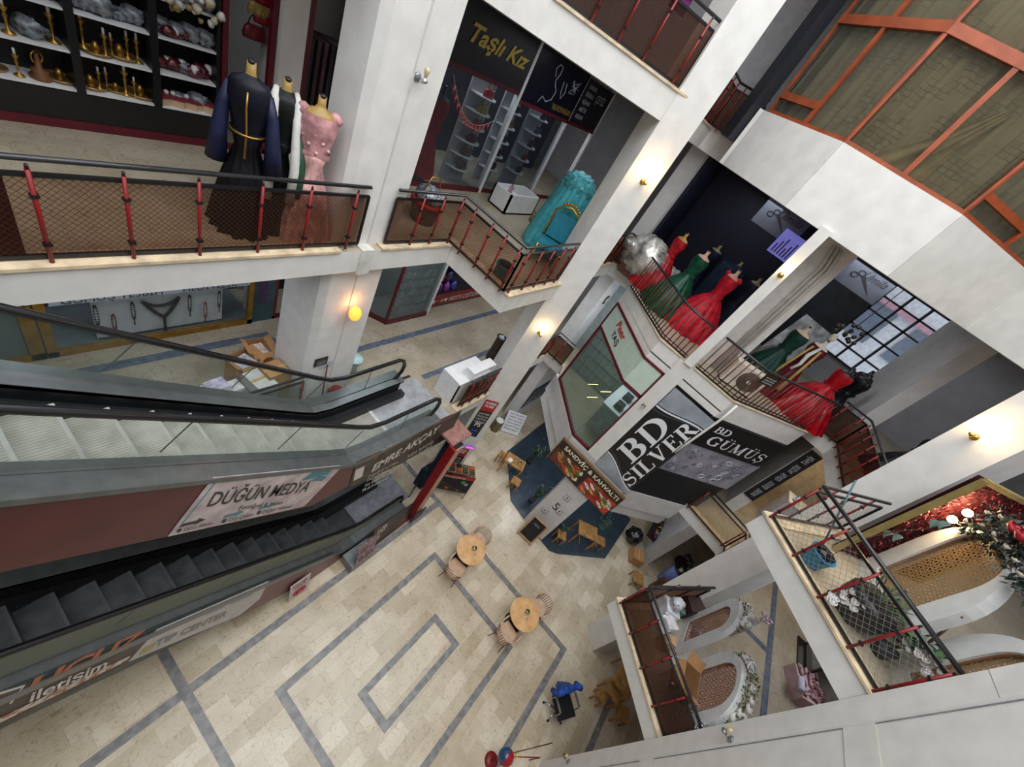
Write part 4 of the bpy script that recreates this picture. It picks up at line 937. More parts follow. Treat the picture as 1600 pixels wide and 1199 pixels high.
def carton(label, x, y, z, sx, sy, sz, rz=0, open_=True, c=None, content=None, cat='box', flap=.13):
    b = empty('cardboard_box', (x, y, z), rz, label, cat, 'cardboard boxes' if False else None)
    m = c or M_card; t = .008
    mb = MB().box((-sx / 2, -sy / 2, 0), (sx / 2, sy / 2, t))
    mb.box((-sx / 2, -sy / 2, 0), (-sx / 2 + t, sy / 2, sz)).box((sx / 2 - t, -sy / 2, 0), (sx / 2, sy / 2, sz)).box((-sx / 2, -sy / 2, 0), (sx / 2, -sy / 2 + t, sz)).box((-sx / 2, sy / 2 - t, 0), (sx / 2, sy / 2, sz))
    if not open_: mb.box((-sx / 2, -sy / 2, sz - t), (sx / 2, sy / 2, sz))
    mb.build('box_body', m, b)
    if open_:
        for s in (-1, 1):
            MB().quad((s * sx / 2, -sy / 2, sz), (s * sx / 2, sy / 2, sz), (s * (sx / 2 + flap * .7), sy / 2, sz + flap * .5), (s * (sx / 2 + flap * .7), -sy / 2, sz + flap * .5)).build('flap', m, b)
            MB().quad((-sx / 2, s * sy / 2, sz), (sx / 2, s * sy / 2, sz), (sx / 2, s * (sy / 2 + flap * .5), sz - flap * .6), (-sx / 2, s * (sy / 2 + flap * .5), sz - flap * .6)).build('flap', m, b)
    else: MB().box((-sx / 2, -.025, sz), (sx / 2, .025, sz + .002)).build('tape', mat('c9a06a', .3), b)
    if content: MB().cbox((0, 0, sz * .8), (sx * .75, sy * .7, .1), .15).build('contents', mat(content, .5, var=.25, scale=12), b)
    return b
carton('white-lidded carton standing beside the magazine rack', 3.02, 4.95, Z1, .36, .5, .68, .15, False, mat('cfcdc8', .6))
carton('closed brown carton under the open ones behind the escalator', 3.3, 5.02, Z1, .45, .4, .42, .1, False)
carton('open brown carton holding white packets at the back', 3.05, 5.55, Z1, .42, .42, .62, .2, True, content='c9cbd0')
carton('tall brown carton with a round handle hole behind the escalator', 3.32, 5.05, Z1 + .42, .42, .38, .32, .1, False)
carton('open brown carton with orange and white papers nearest the column', 3.4, 5.74, Z1, .34, .42, .66, -.1, True, content='e0cfc6')
bucket('red mop bucket standing beside the foot of the upper escalator', 4.28, 4.435, Z1, '9b1d20', .14, .3, 'b3282b')
mp = MB().m(mat('5c1d20', .5)).tube([(4.02, 4.46, Z1 + .02), (3.98, 4.5, Z1 + 1.1)], .013, 8).m(mat('9a9a98', .9)).lathe([(.07, 0), (.06, .06), (.015, .12)], c=(4.02, 4.47, Z1), n=14).build('mop', label='dark red mop handle leaning on the lower big column', cat='mop')
st = empty('round_stool', (5.05, 4.95, Z1), 0, 'mint round-topped stool right of the lower big column', 'stool')
MB().lathe([(.16, .44), (.18, .45), (.18, .48), (.0, .485)], n=28).build('seat', mat('b5d8d4', .4), st)
MB().lathe([(.14, 0), (.1, .22), (.14, .44)], n=20).build('base', mat('98a8a8', .4), st)
# two pieces of writing taped on the column
for k, (u0, v0, u1, v1) in enumerate(((525, 522, 548, 517), (525, 527, 548, 522), (525, 532, 548, 527))):
    pass
nt_ = MB().quad((3.85, 4.542, Z1 + .98), (4.12, 4.542, Z1 + .98), (4.12, 4.542, Z1 + 1.14), (3.85, 4.542, Z1 + 1.14)).build('paper_notice', mat('cfcdd8', .7), label='pale handwritten paper notice taped on the lower big column', cat='notice')
for k, s_ in enumerate(('Kapıyı kapatınız', 'Lütfen', 'Teşekkürler')): fit(s_, (3.87, 4.538, Z1 + 1.10 - k * .045), (4.1, 4.538, Z1 + 1.10 - k * .045), (3.87, 4.538, Z1 + 1.125 - k * .045), mat('6a6f9a', .6), nt_)
# corner glass shop with packed goods
fa, fb, fc = (6.45, 6.95), (6.95, 6.12), (8.42, 6.12)
for k, (a, b) in enumerate(((fa, fb), (fb, fc))):
    struct(f'baseboard_{k}', MB().bar((*a, Z1 + .07), (*b, Z1 + .07), .06, .14), M_dred)
    struct(f'window_{5 + k}', MB().quad((*a, Z1 + .14), (*b, Z1 + .14), (*b, Z1 + 3.2), (*a, Z1 + 3.2)), glass('b8c0c6', .15))
struct('trim_40', MB().box((8.42, 6.1, Z1), (8.5, 6.2, Z2 - .38)), M_white); struct('trim_41', MB().box((6.9, 6.1, Z1), (6.96, 6.16, Z2 - .38)), M_dred)
struct('wall_goods', MB().box((6.2, 7.2, Z1), (12.5, 7.3, Z2 - .38)).box((8.43, 6.2, Z1), (8.49, 7.2, Z2 - .38)), M_dark)
rnd = random.Random(11); first = {}
cols = ['9a9da0', '6d7075', 'b9bbc0', '4a4c52', '7d8088', '8c8c70']
for i in range(7):
    for j in range(5):
        x = 7.05 + i * .19 + rnd.uniform(-.02, .02); z = Z1 + .3 + j * .3 + rnd.uniform(-.03, .03)
        kk = rnd.randrange(3); o = None
        lab = f'{["grey", "silver", "dark"][kk]} blister pack, column {["one", "two", "three", "four", "five", "six", "seven"][i]}, row {ORD[j]} from the floor, corner shop glass'
        if kk not in first:
            r0 = empty('blister_pack', (x, 6.2, z), 0); MB().box((-.07, 0, -.1), (.07, .01, .1)).build('card', mat(cols[kk], .4, var=.3, scale=20), r0); MB().blob((0, -.02, -.02), .045, 8, 5, .2, (1, .6, 1.2), kk).build('blister', M_plastic, r0)
            first[kk] = r0; o = r0
        else: o = dup(first[kk], (x, 6.2, z))
        o['label'] = lab; o['category'] = 'packaged goods'; o['group'] = 'packs hung behind the corner shop glass'
for i, (c, nm) in enumerate((('7a2a8a', 'purple satin'), ('5d1d70', 'deep purple'), ('8a2f90', 'magenta'), ('2a3a9a', 'royal blue'), ('1d2a6a', 'navy'), ('b02a5a', 'pink'), ('3a2a5a', 'violet'))):
    o = MB().blob((0, 0, .13), .17, 12, 8, .16, (.85, .6, 1.1), i).build('gift_pouch', mat(c, .25, var=.35, scale=9, bump=.7, spec=.8), label=f'{nm} pouch on the stall behind the corner shop', cat='pouch', group='shiny pouches on the stall')
    o.location = (8.7 + (i % 4) * .32, 6.5 + (i // 4) * .05, Z1 + .5 + (i // 4) * .36)
sb = MB().box((8.5, 6.32, Z1 + .08), (12, 6.36, Z1 + .5)).build('stall_panel', mat('7a1c1c', .4), label='low red printed panel with cup pictures in front of the pouches', cat='sign')
fit('HEDİYE ÇEŞİTLERİ', (9.5, 6.31, Z1 + .2), (11.0, 6.31, Z1 + .2), (9.5, 6.31, Z1 + .36), M_cr, sb)
for k in range(5): wbuild(MB().lathe([(.05, 0), (.07, .12), (.0, .121)], c=(8.65 + k * .17, 6.30, Z1 + .2), n=10, M=Matrix.Diagonal((1, .15, 1, 1))), 'cup_print', mat(['c9a24a', 'c8c4be', 'b5532a'][k % 3], .5), sb)
struct('shelf_stall_base', MB().box((8.5, 6.37, Z1), (12, 6.9, Z1 + .5)).box((8.5, 6.6, Z1 + .5), (12, 6.9, Z1 + .86)), mat('2a2226', .6))
# litter bin and white desk
x, y = 9.15, 3.9
bn = empty('litter_bin', (x, y, Z1), 0, 'dark wooden litter bin with crumpled papers behind the lamp-lit column', 'bin')
MB().prism([(.14 * math.cos(a), .14 * math.sin(a)) for a in [i * PI / 4 for i in range(8)]], 0, .85, top=False).build('body', mat('43352a', .6, var=.2), bn)
MB().lathe([(.15, .83), (.16, .86), (.13, .86)], n=16, caps=False).build('rim', M_black, bn)
for k in range(3): MB().blob((.04 * math.cos(k * 2), .04 * math.sin(k * 2), .82), .07, 8, 6, .3, seed=k).build('crumpled_paper', mat('b5c4c4', .6, bump=.6), bn)
dk = empty('white_desk', (7.3, 3.45, Z1), 0, 'white angular desk against the small railing beside the escalators', 'desk')
wbuild(MB().box((6.6, 3.1, Z1 + .72), (7.8, 3.7, Z1 + .76)), 'desk_top', M_white, dk)
wbuild(MB().box((6.95, 3.08, Z1 + .98), (7.84, 3.34, Z1 + 1.02)).box((6.95, 3.08, Z1 + .76), (6.98, 3.34, Z1 + .98)).box((7.81, 3.08, Z1 + .76), (7.84, 3.34, Z1 + .98)), 'raised_counter', M_white, dk)
wbuild(MB().box((6.6, 3.1, Z1), (6.64, 3.7, Z1 + .72)).box((7.76, 3.1, Z1), (7.8, 3.7, Z1 + .72)).box((6.6, 3.1, Z1 + .1), (7.8, 3.13, Z1 + .72)), 'side_panels', M_white, dk)
# ================================================================ ground floor
# tall red advertising pillar with a brownish cap
pl_ = empty('advertising_pillar', (6.28, 2.2, 0), 0, 'tall red advertising pillar with a dusty pink square cap', 'pillar')
wbuild(MB().box((6.05, 2.08, 0), (6.45, 2.36, .05)), 'base_plate', mat('9c6a60', .6), pl_)
wbuild(MB().m(mat('8c1418', .3)).box((6.1, 2.12, .05), (6.16, 2.34, 3.66)).m(mat('c9957e', .5)).box((6.16, 2.12, .05), (6.4, 2.15, 3.66)).m(M_dark).box((6.16, 2.15, .05), (6.4, 2.34, 3.66)), 'shaft', None, pl_)
wbuild(MB().box((6.14, 2.26, 3.66), (6.84, 2.82, 3.72)), 'cap', mat('a4756a', .6, var=.15, scale=8), pl_)
wbuild(MB().box((6.42, 2.22, 1.2), (6.6, 2.6, 3.5)), 'side_banner', mat('1a2036', .4, var=.4, scale=6), pl_)
wbuild(MB().box((6.05, 2.06, .1), (6.5, 2.09, .55)), 'low_banner', M_dark, pl_)
# planar helper for the slanted column face
def on_pl(u, v, p0, n):
    d = ray(u, v); p0 = Vector(p0); n = Vector(n); return EYE + d * ((p0 - EYE).dot(n) / d.dot(n))
BF = ((7.94, 2.94, 0), (-.713, -.701, 0)); BD_ = Vector((.701, -.713, 0)); BN = Vector((-.713, -.701, 0)).normalized()
def banner_b(label, s0, s1, z0, z1, red_frac):
    a = Vector((7.94, 2.94, 0)) + BN * .012; P = lambda s, z, o=0: a + BD_ * s + BN * o + Vector((0, 0, z))
    zr = z1 - (z1 - z0) * red_frac
    r = MB().quad(P(s0, z0), P(s1, z0), P(s1, zr), P(s0, zr)).build('banner', mat('17171c', .4, var=.2, scale=3), label=label, cat='banner')
    wbuild(MB().quad(P(s0, zr), P(s1, zr), P(s1, z1), P(s0, z1)), 'red_header', mat('b01c28', .4, var=0), r)
    hh = (z1 - z0); w_ = s1 - s0
    fit('GAMER', P(s0 + w_ * .08, z1 - hh * .09, .006), P(s1 - w_ * .08, z1 - hh * .09, .006), P(s0 + w_ * .08, z1 - hh * .03, .006), M_white, r, bold=.02)
    fit('HOME', P(s0 + w_ * .15, z1 - hh * .17, .006), P(s1 - w_ * .15, z1 - hh * .17, .006), P(s0 + w_ * .15, z1 - hh * .11, .006), M_white, r, bold=.02)
    for k, s_ in enumerate(('GAMER', 'BİLGİSAYAR', 'LAPTOP', 'AKSESUAR')):
        zz = zr - hh * (.09 + k * .075); fit(s_, P(s0 + w_ * .1, zz, .006), P(s1 - w_ * .1, zz, .006), P(s0 + w_ * .1, zz + hh * .045, .006), M_white, r)
    fit('PS', P(s0 + w_ * .3, z0 + hh * .3, .006), P(s0 + w_ * .75, z0 + hh * .3, .006), P(s0 + w_ * .3, z0 + hh * .4, .006), M_white, r, bold=.02)
    wbuild(MB().tube([P(s0 + w_ * (.5 + .2 * math.cos(t)), z0 + hh * (.14 + .05 * math.sin(t) + .03 * math.sin(3 * t)), .01) for t in [i * .42 for i in range(15)]], .03, 6, closed=True), 'controller_print', mat('27408a', .4), r)
    return r
banner_b('upper red and black game shop banner on the lamp-lit column', .1, .5, 2.2, 3.85, .28)
banner_b('lower red and black game shop banner at the foot of the lamp-lit column', .04, .56, .15, 1.55, .3)
# neon script sign
ns = empty('neon_sign', (8.2, 2.75, 1.9), 0, 'small purple and blue glowing game center sign on the column', 'neon sign')
a = Vector((7.94, 2.94, 0)) + BN * .05; P = lambda s, z, o=0: a + BD_ * s + BN * o + Vector((0, 0, z))
wbuild(MB().quad(P(-.02, 1.64), P(.28, 1.64), P(.28, 1.76), P(-.02, 1.76)), 'backing', mat('2c1a7a', .3, emit=.6), ns); wbuild(MB().quad(P(.36, 1.64), P(.66, 1.64), P(.66, 1.76), P(.36, 1.76)), 'backing', mat('5a1a9a', .3, emit=.8), ns)
fit('GAME', P(.0, 1.66, .006), P(.26, 1.66, .006), P(.0, 1.74, .006), mat('5a9aff', .3, emit=3), ns); fit('CENTER', P(.38, 1.66, .006), P(.64, 1.66, .006), P(.38, 1.74, .006), mat('ff5ae0', .3, emit=3), ns)
# kiosk of game shop: shelf, poster panel, display stand
ks = empty('kiosk_shelf', (8.1, 2.3, 0), -.78, 'wooden kiosk shelf with dark screens and colourful posters by the red pillar', 'shelf unit')
MB().box((-.45, -.18, .86), (.45, .18, .94)).build('wooden_board', mat('a57a52', .5, var=.15, c2='86603c'), ks)
MB().box((-.45, -.18, .28), (.45, .18, .32)).build('wooden_board', mat('a57a52', .5, var=.15, c2='86603c'), ks)
for sx in (-.43, .43):
    for sy in (-.16, .16): MB().box((sx - .015, sy - .015, 0), (sx + .015, sy + .015, .9)).build('leg', M_black, ks)
for k in range(4): MB().box((-.38 + k * .21, -.12, .32), (-.22 + k * .21, .1, .6)).build('boxed_console', mat(['1d1d22', '6a4a8a', '2a2a30', '8a8d98'][k], .3), ks)
for k in range(8): MB().cbox((-.34 + (k % 4) * .22, -.1 + (k // 4) * .17, .96), (.17, .13, .05), .1).build('game_case', mat(['1a3020', '9a3a20', '222228', '2a4a30', '7a2a20', '18181c', '46502a', 'b05020'][k], .3, var=.4, scale=30), ks)
mp_ = empty('menu_board', (7.62, 1.95, 0), 0, 'dark flat board with a red header lying tilted in front of the kiosk', 'board')
c4 = [az_(667, 736, .95), az_(744, 748, .95), az_(728, 772, .35), az_(652, 757, .35)]
n_ = (c4[1] - c4[0]).cross(c4[3] - c4[0]).normalized()
if n_.z < 0: n_ = -n_
mb = MB().m(mat('1c1a1c', .3, var=.2)); lo4 = [p - n_ * .02 for p in c4]; mb.poly(c4).poly(lo4[::-1])
for i in range(4): mb.quad(c4[i], lo4[i], lo4[(i + 1) % 4], c4[(i + 1) % 4])
wbuild(mb, 'board', None, mp_)
e_ = n_ * .004; L4 = lambda s, t: c4[0].lerp(c4[1], s).lerp(c4[3].lerp(c4[2], s), t) + e_
wbuild(MB().quad(L4(0, .0), L4(1, 0), L4(1, .2), L4(0, .2)), 'red_header', mat('9c2024', .4), mp_)
fit('GAMER HOME BİLGİSAYAR', L4(.2, .16) + e_, L4(.8, .16) + e_, L4(.2, .06) + e_, M_cr, mp_)
for k, (s, t, c) in enumerate(((.3, .8, 'b03020'), (.55, .82, 'c04028'), (.78, .8, 'c06070'), (.8, .35, '3a8a3a'), (.88, .45, '8a8a90'), (.12, .5, '2a5a2a'))):
    wbuild(MB().poly([L4(s + .045 * math.cos(a), t + .09 * math.sin(a)) + e_ * 2 for a in [i * .7 for i in range(9)]]), 'printed_emblem', mat(c, .4), mp_)
for k in range(2): # legs of board
    p = lo4[k * 1]; wbuild(MB().tube([p, (p.x, p.y, 0)], .012, 6), 'leg', M_black, mp_)
    p = lo4[3 - k]; wbuild(MB().tube([p, (p.x, p.y, 0)], .012, 6), 'leg', M_black, mp_)
stn = empty('clothes_rail', (6.9, 2.7, 0), 0, 'dark navy rack of garments behind the red pillar', 'rack')
wbuild(MB().tube([(6.6, 2.75, 0), (6.6, 2.75, 1.5), (7.3, 2.75, 1.5), (7.3, 2.75, 0)], .02, 8), 'frame', M_black, stn)
for k in range(7): wbuild(MB().cbox((6.7 + k * .09, 2.75, 1.0), (.05, .3, .85), .15), 'garment', mat(['1a2440', '2c3c6a', '10131f'][k % 3], .6, var=.3, scale=9), stn)
# piers between the far shops
for nm, x0, y0, x1, y1 in (('g', 12.3, 3.0, 15.2, 3.45), ('h', 12.3, -4.5, 14.7, -4.15)):
    for lv_, z0_, z1_ in (('ground', 0, Z1 - .37), ('first', Z1, Z2 - .38), ('second', Z2, Z3 - .44)):
        struct(f'column_{nm}_{lv_}', MB().box((x0, y0, z0_), (x1, y1, z1_)), M_plaster2)
ps = empty('console_banner', (12.3, 2.99, 2), 0, 'dark blue games console banner on the white pier under the small balcony', 'banner')
def YP(u, v): return ay(u, v, 2.985)
q4 = [YP(828, 614), YP(847, 621), YP(825, 650), YP(805, 644)]
x0_, x1_ = q4[0].x * .5 + q4[3].x * .5, q4[1].x * .5 + q4[2].x * .5; z1_, z0_ = q4[0].z, q4[3].z
x0_ = 12.45; x1_ = min(x1_, 14.4) if x1_ > 12.9 else 13.9
wbuild(MB().box((x0_, 2.975, z0_), (x1_, 2.99, z1_)), 'sheet', mat('0e1830', .3, var=.3, scale=4), ps)
fit('PS5', (x0_ + .2, 2.97, z0_ + (z1_ - z0_) * .62), (x1_ - .2, 2.97, z0_ + (z1_ - z0_) * .62), (x0_ + .2, 2.97, z0_ + (z1_ - z0_) * .85), mat('5a9ac8', .3), ps)
fit('Playstation', (x0_ + .15, 2.97, z0_ + (z1_ - z0_) * .42), (x1_ - .15, 2.97, z0_ + (z1_ - z0_) * .42), (x0_ + .15, 2.97, z0_ + (z1_ - z0_) * .5), M_white, ps)
fit('PLAY 5', (x0_ + .15, 2.97, z0_ + (z1_ - z0_) * .1), (x1_ - .15, 2.97, z0_ + (z1_ - z0_) * .1), (x0_ + .15, 2.97, z0_ + (z1_ - z0_) * .3), M_white, ps)
ab = empty('pavement_sign', (12.15, 2.85, 0), 0, 'white sandwich board of handwritten price lines beside the white pier', 'sign')
A0, A1, A2, A3 = Vector((11.75, 3.15, .95)), Vector((12.25, 2.55, .95)), Vector((12.0, 2.3, .05)), Vector((11.5, 2.9, .05))
wbuild(MB().quad(A3, A2, A1, A0), 'front_sheet', M_white, ab); wbuild(MB().quad(A0, A1, A1 + Vector((.25, .22, -.9)), A0 + Vector((.25, .22, -.9))), 'back_sheet', M_white, ab)
nn = (A2 - A3).cross(A0 - A3).normalized() * .006
for k, s_ in enumerate(('HALI YIKAMA', 'Telefon Tamiri', 'Oyun Konsolu', 'Tamir Bakım', 'Playstation Kiralama', 'Bilgisayar')):
    t = .86 - k * .14; a_, b_ = A3.lerp(A0, t), A2.lerp(A1, t); fit(s_, a_.lerp(b_, .1) + nn, a_.lerp(b_, .9) + nn, a_.lerp(b_, .1) + nn + (A0 - A3) * .08, mat('5a3a66', .6), ab)
o = MB().m(mat('6e6248', .5, var=.3)).prism([(.2 * math.cos(a), .2 * math.sin(a)) for a in [i * PI / 3 for i in range(6)]], 0, .55).m(M_white).prism([(.17 * math.cos(a), .17 * math.sin(a)) for a in [i * PI / 3 for i in range(6)]], .55, .57).build('donation_box', label='hexagonal olive box with a white lid beside the price board', cat='box'); o.location = (11.35, 3.1, 0)

# ================================================================ ground floor: tables, chairs, platform, office chair
def pot(label, x, y, z, r=.04, c='2c6a2a'):
    p = empty('potted_plant', (x, y, z), 0, label, 'plant', 'little green plants on the tables')
    MB().lathe([(r * .6, 0), (r * .8, .05), (r * .7, .05)], n=14).build('pot', M_white, p)
    rnd = random.Random(int(x * 100)); mb = MB()
    for i in range(60):
        a, b = rnd.uniform(0, 6.28), rnd.uniform(.1, 1.5); d = Vector((math.cos(a) * math.cos(b), math.sin(a) * math.cos(b), math.sin(b))); q_ = Vector((0, 0, .06)) + d * r; s = d.cross(Vector((0, 0, 1))).normalized() * .012
        mb.poly([q_, q_ + d * .025 + s, q_ + d * .045, q_ + d * .025 - s])
    mb.build('leaves', mat(c, .6, var=.3), p); return p
M_pine = mat('dcb27e', .4, var=.12, scale=4, c2='c9955c', name='light_pine_top')
def round_table(label, x, y):
    t = empty('round_table', (x, y, 0), 0, label, 'table', 'round pine tables')
    MB().lathe([(.43, .72), (.435, .73), (.435, .748), (.43, .752)], n=48).build('table_top', M_pine, t)
    MB().tube([(0, 0, .02), (0, 0, .72)], .035, 12).build('pedestal', M_black, t)
    MB().lathe([(.26, 0), (.26, .012), (.05, .03)], n=32).build('base_plate', M_black, t)
    for i in range(5): MB().lathe([(.009, .7525), (.0, .7528)], c=(.32 * math.cos(i * 1.3 + 1), .3 * math.sin(i * 2.1), 0), n=8).build('wood_knot', mat('8a4f2a', .5), t)
    return t
round_table('round pine table nearer the blue platform, on the inner stripe corner', 6.59, .30)
round_table('round pine table nearer the lower pointed balcony', 6.57, -1.89)
pot('small green plant on the table nearer the platform', 6.66, .26, .753); pot('small green plant on the table nearer the lower balcony', 6.63, -1.9, .753)
for k, (a, b) in enumerate(((6.6, .12), (6.52, -2.0))):
    o = MB().blob((0, 0, .012), .03, 8, 5, .2, seed=k).build('sugar_packet', mat('d8cfd8', .5, var=.3, scale=60, c2='5a4a5a'), label=('tiny printed packet beside the plant, table nearer the platform', 'tiny printed packet beside the plant, table nearer the balcony')[k], cat='packet'); o.location = (a, b, .753)
M_beige = mat('c9a88c', .7, var=.08, name='beige_upholstery'); M_slat = mat('7a4a38', .5, var=.15, name='brown_slats')
def tub_chair(label, x, y, rz):
    c = empty('armchair', (x, y, 0), rz, label, 'chair', 'beige spindle-back armchairs')
    # front of the seat faces +x
    pts = [(.24, -.2)] + [(-.02 + .25 * math.cos(a), .25 * math.sin(a)) for a in [-PI / 2 - i * PI / 12 for i in range(13)]] + [(.24, .2)]
    MB().prism(pts, .42, .48).build('seat_cushion', M_beige, c)
    arc = [(.24 * .9 - .02, -.28), (.1, -.29)] + [(-.02 + .29 * math.cos(a), .29 * math.sin(a)) for a in [-PI / 2 - i * PI / 14 for i in range(15)]] + [(.1, .29), (.2, .28)]
    MB().tube([(p[0], p[1], .72 + .08 * max(0, -p[0] / .3)) for p in arc], .022, 10).build('top_rail', M_beige, c)
    for i in range(13):
        a = -PI / 2 - .15 - i * (PI - .3) / 12
        MB().bar((-.02 + .235 * math.cos(a), .235 * math.sin(a), .44), (-.02 + .285 * math.cos(a), .285 * math.sin(a), .76), .014, .022).build('spindle', M_slat, c)
    for sx, sy in ((.2, .2), (.2, -.2), (-.2, .2), (-.2, -.2)): MB().tube([(sx * .85, sy * .85, .43), (sx * 1.15, sy * 1.15, 0)], [.016, .01], 8).build('leg', M_slat, c)
    return c
tub_chair('beige armchair on the inner side of the table nearer the platform', 6.02, .22, .15)
tub_chair('spindle-back armchair on the far side of the table nearer the platform', 7.14, .35, PI + .1)
tub_chair('beige armchair on the inner side of the table nearer the lower balcony', 5.98, -1.85, -.15)
tub_chair('spindle-back armchair on the far side of the table nearer the lower balcony', 7.2, -2.12, PI - .45)
# office chair with blue jacket
oc = empty('office_chair', (5.92, -3.95, 0), math.radians(-125), 'black office chair with chrome base and a blue jacket over its back', 'chair')
MB().box((-.24, -.25, .44), (.26, .25, .52)).build('seat', mat('101014', .7), oc)
MB().m(mat('16161a', .6)).prism([(-.3, -.22), (-.25, -.24), (-.25, .24), (-.3, .22)], .55, 1.0).build('backrest', None, oc)
MB().tube([(0, 0, .1), (0, 0, .45)], .03, 10).build('gas_lift', M_chrome, oc)
for k in range(5):
    a = k * 2 * PI / 5 + .3; l = MB().tube([(0, 0, .12), (.3 * math.cos(a), .3 * math.sin(a), .07)], [.03, .018], 8).build('base_arm', M_chrome, oc)
    MB().lathe([(.028, -.0), (.03, .03), (.02, .055)], c=(.31 * math.cos(a), .31 * math.sin(a), 0), n=12).build('caster', M_black, l)
for s in (-1, 1):
    ar = MB().tube([(-.2, s * .27, .48), (-.2, s * .29, .68), (.12, s * .29, .7), (.14, s * .27, .5)], .018, 8).build('armrest', M_chrome, oc); MB().cbox((-.03, s * .29, .71), (.3, .05, .03)).build('arm_pad', mat('6b6b68', .6), ar)
jk = empty('blue_jacket', (5.98, -3.72, .98), math.radians(55), 'bright blue jacket draped over the office chair', 'jacket')
mb = MB(); rings = []
for i in range(9):
    t = i / 8; pts = []
    for j in range(12):
        a = 2 * PI * j / 12; w_ = .24 * (1 - .5 * t) * (1 + .2 * math.sin(3 * a + i)); pts.append((.02 + .06 * math.cos(a) * (1 + .3 * math.sin(5 * a)) + .14 * t, w_ * math.sin(a) + .05 * math.sin(t * 5), .16 - .5 * t))
    rings.append(mb.add(pts))
for i in range(8):
    for j in range(12): mb.face((rings[i] + j, rings[i] + (j + 1) % 12, rings[i + 1] + (j + 1) % 12, rings[i + 1] + j), True)
mb.face([rings[0] + j for j in range(12)]); mb.build('jacket_body', mat('1d4fa8', .7, var=.3, scale=8), jk)
for s in (-1, 1): MB().tube([(.03, s * .17, .12), (.0, s * .28, .04), (.1, s * .3, -.12)], [.07, .06, .05], 10).build('sleeve', mat('1d4fa8', .7, var=.3, scale=8), jk)
jk.scale = (1.2, 1.2, 1.1)
# blue platform
nv = [(10.98, 2.05), (9.50, .61), (9.35, -.23), (9.25, -1.44), (9.43, -1.73), (10.88, -3.09), (13.4, -3.15), (13.9, 2.1)]
nv = [(x * 1.0, y) for x, y in nv]
struct('floor_blue_platform', MB().prism(nv, 0, .04), mat('34424e', .35, var=.15, scale=2.5))
rnd = random.Random(5)
ck = MB()
for (cx_, cy_, n_) in ((10.7, 1.1, 9), (10.2, .3, 7), (10.4, -1.3, 6)):
    for k in range(n_):
        p = Vector((cx_ + rnd.uniform(-.3, .3), cy_ + rnd.uniform(-.4, .4), .042)); a = rnd.uniform(0, 3.1); q_ = p + Vector((math.cos(a), math.sin(a), 0)) * rnd.uniform(.05, .18); n2 = (q_ - p).cross(Vector((0, 0, 1))).normalized() * .006
        ck.quad(p - n2, q_ - n2, q_ + n2, p + n2)
struct('floor_pale_strokes', ck, mat('7d8fa0', .8, var=0))  # short pale strokes scattered around a few spots of the platform
# column five details: number and small framed marks
c5 = bpy.data.objects['column_five']
X5 = lambda y, z: (9.35 - .06 * ((-.17 - y) / .87) - .006, y, z)
fit('5', X5(-.5, 1.45), X5(-.66, 1.45), X5(-.5, 1.8), M_ink, c5, name='lettering')
for k, (yy, zz) in enumerate(((-.42, 1.05), (-.75, 1.5), (-.62, 2.15))):
    f = MB().box((9.29, yy - .09, zz), (9.335 - .03, yy + .09, zz + .2)).build('framed_card', mat('d5d3d0', .6), label=('small framed card low on the grey pier', 'small framed card right of the digit on the grey pier', 'small framed card high on the grey pier')[k], cat='framed card', group='framed cards on the grey pier')
    wbuild(MB().tube([(9.285, yy - .09, zz), (9.285, yy + .09, zz), (9.285, yy + .09, zz + .2), (9.285, yy - .09, zz + .2)], .006, 4, closed=True), 'frame', M_ink, f)
    wbuild(MB().blob((9.285, yy, zz + .1), .03, 8, 5, sq=(.2, 1, 1)), 'drawing', mat('3a3a40', .6), f)
# chalk board leaning
cb = empty('chalkboard', (8.85, -.55, 0), 0, 'wood-framed black chalkboard standing at the foot of the grey pier', 'board')
b0, b1 = Vector((8.74, -.32, .04)), Vector((8.79, -.86, .04)); up_ = Vector((.26, 0, .95))
Q = lambda s, t, o=0: b0.lerp(b1, s) + up_ * t + Vector((-.95, 0, .26)) * o
wbuild(MB().quad(Q(.06, .1), Q(.94, .1), Q(.94, .94), Q(.06, .94)), 'slate', mat('15181a', .5, var=.3, scale=5), cb)
M_lw = mat('b98c62', .5, var=.1)
for a, b in (((0, -.03), (0, 1)), ((1, -.03), (1, 1)), ((0, .07), (1, .07)), ((0, .97), (1, .97))): wbuild(MB().bar(Q(*a, .005), Q(*b, .005), .045, .03), 'frame_rail', M_lw, cb)
for s in (0, 1): wbuild(MB().bar(Q(s, .95) + Vector((.02, 0, 0)), Q(s, 0) + Vector((.38, 0, 0)), .035, .025), 'back_leg', M_lw, cb)
fit('MENÜ', Q(.3, .7, .01), Q(.7, .7, .01), Q(.3, .8, .01), mat('8d9494', .8), cb)
M_st = mat('b98a4e', .55, var=.15, scale=6, c2='8f6534', name='rustic_wood')
